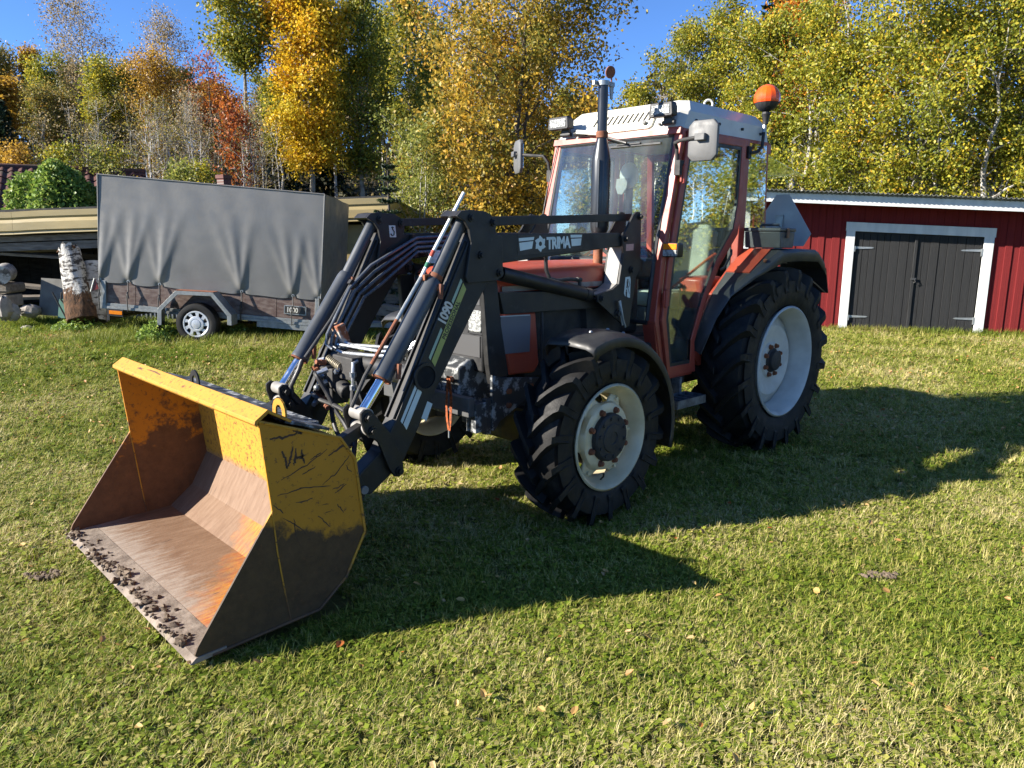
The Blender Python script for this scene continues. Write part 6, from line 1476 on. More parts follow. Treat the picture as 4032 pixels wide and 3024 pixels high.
def grow(seed, H, r0, cb, hw, n_limb, n_leaf, leaf, clump, stems=1, rise=0.55, droop=0.0, shape='oval', spread=0.0, twig=5, lean=0.03, trunk_top=1.0):
    """returns (MB wood, leaf points)"""
    rng = np.random.default_rng(seed); wood = MB(); anchors = []; wts = []
    def width(t):
        if shape == 'oval': return math.sin(PI * min(max(0.08 + 0.86 * t, 0), 1)) ** 0.7
        if shape == 'cone': return (1 - t) ** 0.9 + 0.03
        if shape == 'column': return 0.65 + 0.35 * math.sin(PI * t) if t < 0.85 else 0.65 * (1 - t) / 0.15 + 0.1
        if shape == 'broad': return (0.55 + 0.45 * math.sin(PI * t * 0.9)) if t < 0.8 else 0.75 * (1 - t) / 0.2 + 0.2
    for st in range(stems):
        a0 = rng.uniform(0, 2 * PI); off = spread * (0 if stems == 1 else 1)
        hx = H * (1.0 if st == 0 else rng.uniform(0.75, 0.98)); rr = r0 * (1.0 if st == 0 else rng.uniform(0.55, 0.85))
        wob = rng.normal(size=(12, 2)) * H * lean * 0.35
        base = np.array([math.cos(a0), math.sin(a0)]) * off * 0.25
        tip = np.array([math.cos(a0), math.sin(a0)]) * off + rng.normal(size=2) * H * lean
        n = 11; pts = []
        for i in range(n):
            t = i / (n - 1); xy = base + (tip - base) * t ** 1.3 + wob[i] * min(t * 3, 1) * 0.6
            pts.append(Vector((xy[0], xy[1], -0.4 + (hx + 0.4) * t)))
        def trunk(t):
            f = max(0.0, min(t, 1.0)) * (n - 1); i = min(int(f), n - 2); return pts[i].lerp(pts[i + 1], f - i)
        wood.tube(pts, [max(rr * (1 - 0.93 * (i / (n - 1)) ** 0.9), 0.008) for i in range(n)], 9, caps=False)
        nl = max(3, int(n_limb / stems))
        for i in range(nl):
            t = cb + (0.985 - cb) * ((i + rng.uniform(0, 1)) / nl); rel = (t - cb) / (1 - cb)
            az = i * 2.39996 + rng.uniform(-0.5, 0.5); L = hw * width(rel) * rng.uniform(0.7, 1.12)
            up = rise * (0.5 + rel * 0.9) * rng.uniform(0.7, 1.2)
            p = trunk(t); lr = max(rr * (1 - t) * 0.55, 0.006)
            d = Vector((math.cos(az), math.sin(az), math.tan(min(up, 1.25)))).normalized()
            lp = [p.copy()]; ns = 5; step = L / ns / max(math.cos(math.atan(d.z / max(math.hypot(d.x, d.y), 1e-3))), 0.45)
            for k in range(ns):
                d = (d + Vector(rng.normal(size=3) * 0.13) + Vector((0, 0, -droop * (k + 1) / ns))).normalized(); lp.append(lp[-1] + d * step)
            wood.tube(lp, [max(lr * (1 - 0.85 * k / ns), 0.004) for k in range(ns + 1)], 4, caps=False)
            for q in range(twig):
                f = rng.uniform(0.25, 1.0) * ns; k = min(int(f), ns - 1); s = lp[k].lerp(lp[k + 1], f - k)
                td = (d * 0.6 + Vector(rng.normal(size=3)) * 0.75 + Vector((0, 0, -droop))).normalized(); tl = L * rng.uniform(0.18, 0.42)
                e = s + td * tl; e2 = e + (td + Vector((0, 0, -droop * 1.5)) + Vector(rng.normal(size=3) * 0.3)).normalized() * tl * 0.6
                wood.tube([s, e, e2], [max(lr * 0.3, 0.004), 0.004, 0.002], 3, caps=False)
                for g in (s.lerp(e, 0.6), e, e.lerp(e2, 0.5), e2): anchors.append(g); wts.append(rng.uniform(0.15, 1.0) ** 1.5)
            anchors.append(lp[-1]); wts.append(1.0)
        anchors.append(pts[-1]); wts.append(1.0)
    A = np.array([tuple(a) for a in anchors]); w = np.array(wts); w /= w.sum()
    idx = rng.choice(len(A), n_leaf, p=w)
    P = A[idx] + rng.normal(size=(n_leaf, 3)) * clump * np.array([1, 1, 0.85])
    if droop > 0.05: P[:, 2] -= np.abs(rng.normal(size=n_leaf)) * clump * 1.2
    P = P[P[:, 2] > 0.25]
    if len(P) > 50:                    # keep the crown inside its height and width
        kz = H / np.percentile(P[:, 2], 99.3)
        c = np.median(P[:, :2], axis=0); rad = np.percentile(np.hypot(P[:, 0] - c[0], P[:, 1] - c[1]), 96)
        kx = min(max((hw + (spread if stems > 1 else 0) * 0.5) / rad, 0.5), 1.6)
        P = P * np.array([kx, kx, kz]); wood.v = [(v[0] * kx, v[1] * kx, v[2] * kz) for v in wood.v]
    return wood, P, rng

def make_tree(name, base, label, cat, wood_mat, leaf_m, args, group=None, aspect=0.62, crown_name='crown'):
    wood, P, rng = grow(**args)
    t = empty(name, base, 0, label, cat, group)
    wm = wood.mesh('trunk', True, 60, fix=False); wm.materials.append(wood_mat)
    o = bpy.data.objects.new('trunk', wm); COL.objects.link(o); o.parent = t
    if len(P):
        lm = quads_mesh('crown', rhombus_leaves(P, args['leaf'] * 0.84, rng, aspect), leaf_m)
        c = bpy.data.objects.new(crown_name, lm); COL.objects.link(c); c.parent = t
    return t
def place_copy(src, base, sc, rz, label=None):
    c = copy_tree(src); c.location = base; c.scale = (sc[0], sc[0], sc[1]); c.rotation_euler = (0, 0, rz)
    if label: c['label'] = label
    return c

LM_NEARBIRCH = leaf_mat('birch_leaves_gold_brown', [(0.0, (0.142, 0.118, 0.024)), (0.25, (0.330, 0.236, 0.035)), (0.55, (0.543, 0.354, 0.041)), (0.85, (0.649, 0.378, 0.035)), (1.0, (0.354, 0.165, 0.035))], patch=[(0.0, (0.106, 0.130, 0.024)), (0.6, (0.260, 0.236, 0.041)), (1.0, (0.448, 0.330, 0.059))], patch_scale=0.9)
LM_YELLOW = leaf_mat('aspen_leaves_yellow', [(0.0, (0.472, 0.307, 0.018)), (0.5, (0.708, 0.484, 0.024)), (0.85, (0.779, 0.448, 0.021)), (1.0, (0.649, 0.260, 0.018))], patch=[(0.0, (0.354, 0.307, 0.024)), (0.6, (0.590, 0.472, 0.035)), (1.0, (0.708, 0.472, 0.035))], patch_scale=0.6)
LM_YGREEN = leaf_mat('aspen_leaves_yellow_green', [(0.0, (0.118, 0.153, 0.021)), (0.45, (0.260, 0.260, 0.029)), (0.8, (0.448, 0.378, 0.035)), (1.0, (0.590, 0.425, 0.035))], patch=[(0.0, (0.083, 0.118, 0.021)), (0.6, (0.177, 0.201, 0.029)), (1.0, (0.354, 0.319, 0.035))], patch_scale=0.7)
LM_RIGHT = leaf_mat('bird_cherry_leaves', [(0.0, (0.142, 0.171, 0.021)), (0.4, (0.295, 0.301, 0.026)), (0.75, (0.472, 0.407, 0.035)), (0.93, (0.590, 0.401, 0.029)), (1.0, (0.614, 0.271, 0.024))], patch=[(0.0, (0.100, 0.136, 0.019)), (0.5, (0.212, 0.236, 0.026)), (1.0, (0.401, 0.366, 0.035))], patch_scale=0.8, transl=0.4)
LM_OLIVE = leaf_mat('olive_birch_leaves', [(0.0, (0.106, 0.112, 0.029)), (0.5, (0.224, 0.201, 0.047)), (0.85, (0.354, 0.260, 0.047)), (1.0, (0.425, 0.236, 0.047))])
LM_TAN = leaf_mat('thin_tan_leaves', [(0.0, (0.189, 0.153, 0.083)), (0.6, (0.319, 0.248, 0.130)), (1.0, (0.425, 0.307, 0.142))])
LM_GOLD = leaf_mat('golden_birch_leaves', [(0.0, (0.260, 0.153, 0.029)), (0.5, (0.448, 0.271, 0.035)), (1.0, (0.543, 0.330, 0.047))])
LM_RED = leaf_mat('red_maple_leaves', [(0.0, (0.19, 0.045, 0.018)), (0.5, (0.36, 0.095, 0.022)), (1.0, (0.46, 0.17, 0.03))])
LM_ORANGE = leaf_mat('orange_leaves', [(0.0, (0.448, 0.165, 0.018)), (0.5, (0.684, 0.271, 0.024)), (1.0, (0.708, 0.378, 0.035))])
LM_SPRUCE = leaf_mat('spruce_needles', [(0.0, (0.012, 0.026, 0.012)), (0.6, (0.025, 0.048, 0.018)), (1.0, (0.05, 0.075, 0.025))], transl=0.15)
LM_WILLOW = leaf_mat('pale_willow_leaves', [(0.0, (0.14, 0.17, 0.03)), (0.6, (0.25, 0.27, 0.055)), (1.0, (0.38, 0.34, 0.08))])
LM_IVY = leaf_mat('fresh_green_creeper', [(0.0, (0.088, 0.151, 0.028)), (0.5, (0.176, 0.271, 0.045)), (0.9, (0.286, 0.382, 0.072)), (1.0, (0.478, 0.494, 0.112))], transl=0.35)
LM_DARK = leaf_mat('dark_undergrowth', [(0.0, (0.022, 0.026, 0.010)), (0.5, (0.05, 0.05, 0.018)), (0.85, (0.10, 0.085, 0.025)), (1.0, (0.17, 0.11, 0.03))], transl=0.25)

PXM = 1 / 2977.0
def tree_at(name, label, px, ytop, d, hwpx, wood_mat, leaf_m, group=None, cat='tree', **kw):
    base = at(px, d); H = height_to(base, px, ytop)
    a = dict(seed=int(px * 7 + d * 13), H=H, r0=kw.pop('r0', 0.012 * H + 0.05), cb=kw.pop('cb', 0.3), hw=hwpx * PXM * d, n_limb=kw.pop('n_limb', 40), n_leaf=kw.pop('n_leaf', 6000), leaf=kw.pop('leaf', 0.12), clump=kw.pop('clump', 0.22))
    asp = kw.pop('aspect', 0.62)
    a.update(kw)
    return make_tree(name, base, label, cat, wood_mat, leaf_m, a, group, asp)

tree_at('birch_tree', 'near birch with gold and brown leaves left of the cab', 1930, -170, 16.0, 345, BARK_DARK, LM_NEARBIRCH, cb=0.10, n_limb=78, n_leaf=64000, leaf=0.098, clump=0.19, stems=3, spread=0.9, rise=0.7, shape='broad', twig=6)
tree_at('aspen_tree', 'bright yellow aspen, brightest crown of the row', 1235, -60, 27, 158, BARK_ASPEN, LM_YELLOW, cb=0.34, n_limb=60, n_leaf=33600, leaf=0.135, clump=0.26, rise=0.8, shape='broad', twig=6)
tree_at('aspen_tree', 'green and yellow aspen just right of the bright yellow one', 1435, -70, 28, 118, BARK_ASPEN, LM_YGREEN, cb=0.28, n_limb=50, n_leaf=19200, leaf=0.125, clump=0.25, rise=0.9, shape='column', twig=6)
tree_at('aspen_tree', 'slim green aspen between the aspens and the near birch', 1620, -40, 30, 100, BARK_ASPEN, LM_YGREEN, cb=0.25, n_limb=50, n_leaf=14400, leaf=0.13, clump=0.25, rise=0.9, shape='column', twig=5)
tree_at('aspen_tree', 'tall aspen with a long bare trunk and high green crown', 1000, -110, 27, 150, BARK_ASPEN, LM_YGREEN, cb=0.70, n_limb=34, n_leaf=12000, leaf=0.14, clump=0.27, rise=0.5, shape='oval', twig=6, lean=0.015, r0=0.17)
tree_at('birch_tree', 'tall thin-leaved greyish birch, highest on the left', 400, -20, 34, 125, BARK_BIRCH, LM_TAN, cb=0.50, n_limb=44, n_leaf=8320, leaf=0.10, clump=0.25, rise=0.75, droop=0.16, shape='oval', twig=8)
tree_at('birch_tree', 'thin grey birch top rising behind the golden birch', 690, 40, 37, 100, BARK_BIRCH, LM_TAN, cb=0.50, n_limb=40, n_leaf=6720, leaf=0.10, clump=0.25, rise=0.85, droop=0.16, shape='oval', twig=8)
tree_at('birch_tree', 'golden brown birch above the middle of the trailer', 665, 200, 30, 105, BARK_BIRCH, LM_GOLD, cb=0.38, n_limb=44, n_leaf=15200, leaf=0.10, clump=0.22, rise=0.8, droop=0.12, shape='broad', twig=7)
tree_at('maple_tree', 'dark red nearly bare maple left of the tall aspen', 870, 170, 33, 110, BARK_DARK, LM_RED, cb=0.45, n_limb=34, n_leaf=1300, leaf=0.13, clump=0.3, rise=0.8, twig=8)
tree_at('maple_tree', 'low orange-red maple just above the trailer cover', 935, 400, 24, 95, BARK_DARK, LM_RED, cb=0.12, n_limb=40, n_leaf=3000, leaf=0.12, clump=0.22, rise=0.8, shape='column', twig=6)
tree_at('maple_tree', 'orange-leaved maple behind the tall aspen trunk', 905, 330, 35, 120, BARK_DARK, LM_ORANGE, cb=0.5, n_limb=30, n_leaf=6720, leaf=0.15, clump=0.3, rise=0.7, twig=6)

# olive birches of the left wood: three kinds, many stems
OL = []
for k, (lm, col) in enumerate(((LM_OLIVE, 'olive'), (LM_YGREEN, 'yellow-green'), (LM_GOLD, 'golden'))):
    OL.append((lm, col))
left_spots = [(30, 175, 33, 90, 0), (95, 225, 36, 65, 0), (165, 190, 34, 42, 2), (250, 225, 31, 75, 1), (330, 230, 36, 70, 0), (440, 240, 30, 85, 1), (505, 235, 33, 75, 1), (560, 270, 35, 70, 0), (610, 300, 38, 70, 2), (770, 250, 37, 70, 0), (1075, 300, 34, 70, 1), (1130, 290, 30, 80, 1), (-70, 160, 32, 110, 0), (-180, 130, 33, 110, 1), (215, 330, 27, 75, 0), (20, 300, 27, 85, 2), (300, 350, 28, 60, 0), (375, 300, 40, 90, 0), (820, 330, 40, 80, 2), (1330, 60, 33, 80, 1), (1510, 20, 33, 80, 1), (1720, 60, 34, 90, 1), (2230, 330, 40, 60, 1), (2320, 400, 42, 70, 2)]
proto = {}
for i, (px, yt, d, hw, k) in enumerate(left_spots):
    lm, col = OL[k]
    base = at(px, d); H = height_to(base, px, yt)
    if k not in proto:
        proto[k] = (make_tree('birch_tree', base, 'slender %s birch of the hillside wood' % col, 'tree', BARK_BIRCH, lm, dict(seed=50 + k, H=H, r0=0.09, cb=0.58, hw=hw * PXM * d, n_limb=40, n_leaf=8000, leaf=0.12, clump=0.22, rise=0.85, droop=0.05, shape='broad', twig=6), group='%s birches of the hillside wood' % col), H, hw * PXM * d)
    else:
        src, H0, w0 = proto[k]
        place_copy(src, base, (hw * PXM * d / w0, H / H0), i * 1.7)

# thin pale saplings
sap = []
for k in range(4):
    t = make_tree('birch_sapling', at(600 + 60 * k, 28), 'thin bare pale birch stem standing in the hillside wood', 'tree', [BARK_PALE, BARK_BIRCH, BARK_PALE, BARK_ASPEN][k], [LM_TAN, LM_OLIVE, LM_TAN, LM_OLIVE][k], dict(seed=90 + k, H=6.0, r0=0.055, cb=0.42, hw=0.75, n_limb=16, n_leaf=260, leaf=0.10, clump=0.2, rise=1.0, shape='oval', twig=5, lean=0.04), group='thin birch stems in the hillside wood')
    sap.append(t)
rnd = random.Random(21)
n = 0
for i in range(170):
    if i < 138: px = rnd.choice([rnd.uniform(520, 900), rnd.uniform(780, 1130), rnd.uniform(620, 1120), rnd.uniform(330, 700), rnd.uniform(20, 400)]); d = rnd.uniform(23, 40)
    else: px = rnd.uniform(2500, 3700); d = rnd.uniform(23, 32)
    b = at(px, d); H = height_to(b, px, rnd.uniform(330, 560)) ; s = max(0.6, H / 6.0)
    if i < 4: sap[i].location = b; sap[i].scale = (s ** 0.5, s ** 0.5, s); continue
    place_copy(sap[i % 4], b, (s ** 0.5 * rnd.uniform(0.8, 1.25), s), rnd.uniform(0, 6))

# spruces
def spruce_mesh(seed, H, hw, n_whorl, n_leaf, leaf, name, base, label, group=None):
    rng = np.random.default_rng(seed); wood = MB(); P = []
    wood.tube([(0, 0, -0.3), (0, 0, H * 0.5), (0.02, 0, H)], [0.014 * H + 0.02, 0.009 * H, 0.006], 8, caps=False)
    per = n_leaf // (n_whorl * 7)
    for i in range(n_whorl):
        t = 0.04 + 0.93 * i / n_whorl; z = H * t; L = hw * (1 - t) ** 0.85 + 0.04
        for k in range(7):
            az = k * 2 * PI / 7 + i * 0.7 + rng.uniform(-0.2, 0.2); l = L * rng.uniform(0.75, 1.1)
            d = Vector((math.cos(az), math.sin(az), 0)); a = Vector((0, 0, z)); m1 = a + d * l * 0.5 + Vector((0, 0, l * 0.02 - l * 0.10 * (1 - t))); e = a + d * l + Vector((0, 0, l * (0.30 * t - 0.12)))
            wood.tube([a, m1, e], [0.012, 0.008, 0.003], 3, caps=False)
            f = rng.uniform(0.12, 1.0, max(per, 2)); q = np.array([tuple(a.lerp(m1, x * 2) if x < 0.5 else m1.lerp(e, x * 2 - 1)) for x in f])
            side = Vector((-d.y, d.x, 0)); sp = rng.normal(size=len(f)) * l * 0.16 * (1.15 - f)
            q += np.outer(sp, np.array(tuple(side))); q[:, 2] -= np.abs(rng.normal(size=len(f))) * 0.05 * l + np.abs(sp) * 0.25
            P.append(q)
    P = np.concatenate(P)
    t = empty(name, base, 0, label, 'tree', group)
    wm = wood.mesh('trunk', True, 60, fix=False); wm.materials.append(BARK_DARK); o = bpy.data.objects.new('trunk', wm); COL.objects.link(o); o.parent = t
    c = bpy.data.objects.new('crown', quads_mesh('crown', rhombus_leaves(P, leaf, rng, 0.35), LM_SPRUCE)); COL.objects.link(c); c.parent = t
    return t
b = at(55, 26); H0 = height_to(b, 55, 370); sp = spruce_mesh(1, H0, 1.15, 26, 9000, 0.19, 'spruce_tree', b, 'dark dense spruce at the left edge of the photo')
for (px, yt, d, w, lb) in ((325, 400, 41, 1.0, 'dark spruce deep in the wood above the trailer tail'), (1120, 430, 32, 1.1, 'dark spruce left of the bright yellow aspen trunk'), (560, 470, 40, 1.2, 'dark spruce in the wood above the ivy bush'), (3010, -190, 34, 1.9, 'tall dark spruce top over the cab roof, right of the sky gap'), (3300, 560, 25, 1.0, 'dark spruce in the gap above the shed roof ridge'), (1300, 560, 36, 1.3, 'dark spruce under the bright yellow aspen'), (2900, 600, 27, 0.9, 'dark low spruce behind the rear window'), (-60, 300, 30, 1.3, 'dark spruce cut by the left photo edge')):
    b = at(px, d); place_copy(sp, b, (w, height_to(b, px, yt) / H0), px * 0.37, lb)
b = at(1535, 13.2); H1 = height_to(b, 1535, 590)
spruce_mesh(7, H1, 0.55, 15, 3600, 0.09, 'young_spruce', b, 'young spruce with a long bare leader beside the yellow shed')
# pale bush by the young spruce
tree_at('willow_bush', 'pale green willow bush below the near birch', 1640, 470, 15.6, 150, BARK_PALE, LM_WILLOW, cat='bush', cb=0.05, n_limb=50, n_leaf=15200, leaf=0.075, clump=0.16, stems=4, spread=0.5, rise=0.9, shape='broad', r0=0.05)

# right-hand trees
R = dict(cb=0.16, n_limb=56, leaf=0.105, clump=0.19, rise=0.75, shape='broad', twig=6)
tree_at('rowan_tree', 'small green-yellow tree at the edge of the sky gap', 2500, 330, 25, 90, BARK_PALE, LM_YGREEN, n_leaf=11200, **dict(R, n_limb=40))
tree_at('rowan_tree', 'olive green tree behind the exhaust side of the cab', 2650, 90, 25, 135, BARK_PALE, LM_YGREEN, n_leaf=19200, **R)
tree_at('rowan_tree', 'green tree right behind the cab roof', 2800, 5, 25, 140, BARK_PALE, LM_RIGHT, n_leaf=20800, **R)
tree_at('maple_tree', 'orange-topped tree above the orange beacon', 3110, -70, 28, 150, BARK_PALE, LM_ORANGE, n_leaf=14400, **dict(R, cb=0.5, leaf=0.13))
tree_at('bird_cherry_tree', 'yellow-green tree just left of the orange beacon', 2940, 80, 23, 150, BARK_PALE, LM_RIGHT, n_leaf=22400, **R)
tree_at('bird_cherry_tree', 'large yellow-green tree just right of the orange beacon', 3190, -60, 21.5, 210, BARK_PALE, LM_RIGHT, n_leaf=28800, **dict(R, stems=3, spread=0.6))
tree_at('bird_cherry_tree', 'yellow-green tree above the left post of the black doors', 3400, -160, 20.5, 220, BARK_PALE, LM_RIGHT, n_leaf=28800, **dict(R, stems=3, spread=0.7))
tree_at('bird_cherry_tree', 'yellow-green tree above the middle of the black doors', 3620, -230, 19.8, 230, BARK_PALE, LM_RIGHT, n_leaf=30400, **dict(R, stems=3, spread=0.8, cb=0.2))
tree_at('bird_cherry_tree', 'yellow tree with several thick trunks near the right edge', 3830, -260, 19.2, 240, BARK_PALE, LM_RIGHT, n_leaf=30400, **dict(R, stems=4, spread=1.0, cb=0.24, r0=0.16))
tree_at('bird_cherry_tree', 'yellow tree cut by the right photo edge', 4060, -260, 19.0, 240, BARK_PALE, LM_RIGHT, n_leaf=27200, **dict(R, stems=3, spread=0.9, cb=0.2))
src = bpy.data.objects.get('bird_cherry_tree')
for i, (x, y, k) in enumerate(((-12.5, 8.0, 1.0), (-14.0, 11.5, 1.05), (-12.0, 14.0, 1.0), (-9.5, 16.0, 1.1), (-6.0, 18.0, 1.0), (-13.5, 5.0, 1.0))):
    place_copy(src, (x, y, float(ground_z(x, y))), (k, k), i * 1.3, 'yellow-green tree of the row going on past the right photo edge')['group'] = 'trees past the right photo edge'

# ivy-grown mound behind the shed
def ivy():
    b = at(250, 19.4); rng = np.random.default_rng(8)
    t = empty('creeper_bush', b, 0, 'big rounded light green creeper bush behind the yellow shed', 'bush')
    c0 = np.array([0, 0, 0.9]); n = 15000
    u = rng.normal(size=(n, 3)); u /= np.linalg.norm(u, axis=1)[:, None]; u[:, 2] = np.abs(u[:, 2]) * 1.0 - 0.15
    ph = 1 + 0.10 * np.sin(5 * u[:, 0] + 1) * np.sin(4 * u[:, 1]) + 0.07 * np.sin(11 * u[:, 0] * u[:, 1] + 6 * u[:, 2])
    r = np.array([1.28, 1.28, 2.75]) * ph[:, None] * rng.uniform(0.86, 1.03, n)[:, None]
    P = c0 + u * r
    lm = quads_mesh('foliage', rhombus_leaves(P, 0.10, rng, 0.75), LM_IVY); o = bpy.data.objects.new('foliage', lm); COL.objects.link(o); o.parent = t
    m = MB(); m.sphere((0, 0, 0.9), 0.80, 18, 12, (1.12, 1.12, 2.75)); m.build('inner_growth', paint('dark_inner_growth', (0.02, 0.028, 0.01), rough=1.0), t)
ivy()
# shrubs at the foot of the wood
for (px, yt, d, hw, lm, lb) in ((230, 560, 23, 90, LM_YGREEN, 'yellow-green shrub left above the creeper bush'), (380, 590, 23.5, 80, LM_WILLOW, 'pale green shrub above the creeper bush'), (480, 560, 24, 90, LM_YGREEN, 'olive shrub above the tiled roof ridge'), (100, 560, 23, 60, LM_GOLD, 'golden sapling in front of the dark edge spruce'), (700, 640, 20, 60, LM_WILLOW, 'pale green sapling peeping over the trailer cover'), (790, 650, 20.5, 50, LM_YGREEN, 'yellowish sapling peeping over the trailer cover'), (2880, 640, 24, 80, LM_WILLOW, 'green shrub low behind the rear window')):
    tree_at('shrub', lb, px, yt, d, hw, BARK_PALE, lm, cat='bush', cb=0.08, n_limb=26, n_leaf=5760, leaf=0.10, clump=0.18, stems=3, spread=0.4, rise=0.9, shape='broad', r0=0.03)

# far wood and undergrowth, which read as one mass
def mass(name, n, gen, leaf, mat, label):
    rng = np.random.default_rng(77)
    P = gen(rng, n); o = bpy.data.objects.new(name, quads_mesh(name, rhombus_leaves(P, leaf, rng, 0.7), mat)); COL.objects.link(o)
    tag(o, label, 'woodland', kind='stuff')
def far_gen(rng, n):
    px = rng.uniform(-500, 4500, n); d = rng.uniform(46, 70, n)
    top = np.interp(px, [-500, 0, 500, 650, 1050, 1300, 2100, 2300, 2420, 2600, 3200, 4500], [300, 330, 400, 420, 420, 330, 330, 430, 420, 300, 100, 100])
    top = top + 40 * np.sin(px * 0.021) + 30 * np.sin(px * 0.053 + 1)
    py = 800 - (800 - top) * rng.uniform(0, 1, n) ** 0.8
    out = np.empty((n, 3))
    for i in range(n):
        r = ray(px[i], py[i]); p = CAM + r * float(d[i]); out[i] = (p.x, p.y, max(p.z, float(ground_z(p.x, p.y)) + 0.1))
    return out
LM_FAR = leaf_mat('far_wood_leaves', [(0.0, (0.028, 0.026, 0.012)), (0.5, (0.075, 0.064, 0.024)), (0.85, (0.14, 0.105, 0.032)), (1.0, (0.21, 0.14, 0.04))])
mass('distant_wood', 48000, far_gen, 0.46, LM_FAR, 'far-off wood on the hillside behind the nearer trees')
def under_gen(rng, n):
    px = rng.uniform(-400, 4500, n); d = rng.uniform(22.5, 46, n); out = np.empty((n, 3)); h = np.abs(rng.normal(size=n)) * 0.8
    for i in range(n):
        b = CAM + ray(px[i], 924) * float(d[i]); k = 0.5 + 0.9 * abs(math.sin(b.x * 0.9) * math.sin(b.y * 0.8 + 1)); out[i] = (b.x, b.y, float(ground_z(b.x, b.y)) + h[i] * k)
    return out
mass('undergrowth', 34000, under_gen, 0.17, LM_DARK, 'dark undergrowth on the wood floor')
# ------------------------------------------------------------------ grass, weeds and fallen leaves
def tuft(name, seed, nb, rad, hmin, hmax, w, mat, lean=0.9, broad=0):
    rnd = random.Random(seed); m = MB()
    for i in range(nb):
        a = rnd.uniform(0, 2 * PI); r = rad * math.sqrt(rnd.random()); x, y = r * math.cos(a), r * math.sin(a)
        h = rnd.uniform(hmin, hmax); az = rnd.uniform(0, 2 * PI); l = rnd.uniform(0.25, lean) * h; ww = w * rnd.uniform(0.7, 1.3)
        sx, sy = -math.sin(az) * ww / 2, math.cos(az) * ww / 2; dx, dy = math.cos(az), math.sin(az)
        n = len(m.v)
        m.v += [(x - sx, y - sy, -0.004), (x + sx, y + sy, -0.004), (x + dx * l * 0.4 + sx * 0.8, y + dy * l * 0.4 + sy * 0.8, h * 0.65), (x + dx * l * 0.4 - sx * 0.8, y + dy * l * 0.4 - sy * 0.8, h * 0.65), (x + dx * l, y + dy * l, h)]
        m.f += [(n, n + 1, n + 2, n + 3), (n + 3, n + 2, n + 4)]
    for i in range(broad):
        a = rnd.uniform(0, 2 * PI); r = rad * math.sqrt(rnd.random()); x, y = r * math.cos(a), r * math.sin(a); az = rnd.uniform(0, 2 * PI); s = rnd.uniform(0.007, 0.015); z = rnd.uniform(0.008, hmax * 0.6)
        dx, dy = math.cos(az) * s, math.sin(az) * s; n = len(m.v); t = rnd.uniform(-0.006, 0.008)
        m.v += [(x - dx, y - dy, z), (x + dy * 0.8, y - dx * 0.8, z + t), (x + dx, y + dy, z + t), (x - dy * 0.8, y + dx * 0.8, z)]
        m.f.append((n, n + 1, n + 2, n + 3))
    me = m.mesh(name, smooth=False, fix=False); me.materials.append(mat)
    return bpy.data.objects.new(name, me)

def grass_mat(name, green, straw, bias):
    b = NB(name); r = b.island(); p = b.pos()
    big = b.ramp(b.noise(p, 0.55, 4, 0.6), [(0.35, 0.0), (0.68, 1.0)])
    f = b.math('ADD', b.math('MULTIPLY', r, 0.75), b.math('MULTIPLY', b.math('SUBTRACT', big, 0.5), 0.46))
    x = b.sep(p); g = b.ramp(b.math('ADD', b.math('MULTIPLY', x[1], 0.055), 0.55), [(0.0, -0.0), (1.0, 1.0)])     # fresher towards the trailer, drier in front
    f = b.math('ADD', f, b.math('SUBTRACT', b.math('MULTIPLY', g, 0.26), 0.16))
    f = b.math('ADD', f, bias)
    c = b.ramp(f, [(0.05, green[0]), (0.30, green[1]), (0.48, green[2]), (0.62, straw[0]), (0.85, straw[1])])
    d = b.n('ShaderNodeBsdfPrincipled'); b.l(c, d.inputs['Base Color']); d.inputs['Roughness'].default_value = 0.55; d.inputs['Specular IOR Level'].default_value = 0.3
    t = b.n('ShaderNodeBsdfTranslucent'); b.l(c, t.inputs[0]); mx = b.n('ShaderNodeMixShader'); mx.inputs[0].default_value = 0.35
    b.l(d.outputs[0], mx.inputs[1]); b.l(t.outputs[0], mx.inputs[2]); b.l(mx.outputs[0], b.out.inputs[0]); return b.m
GR = grass_mat('lawn_grass', [(0.095, 0.146, 0.012), (0.195, 0.258, 0.023), (0.325, 0.36, 0.046)], [(0.45, 0.40, 0.12), (0.60, 0.51, 0.26)], 0.08)
LGR = grass_mat('long_grass', [(0.07, 0.11, 0.014), (0.15, 0.20, 0.022), (0.25, 0.28, 0.04)], [(0.28, 0.25, 0.07), (0.38, 0.31, 0.14)], -0.05)

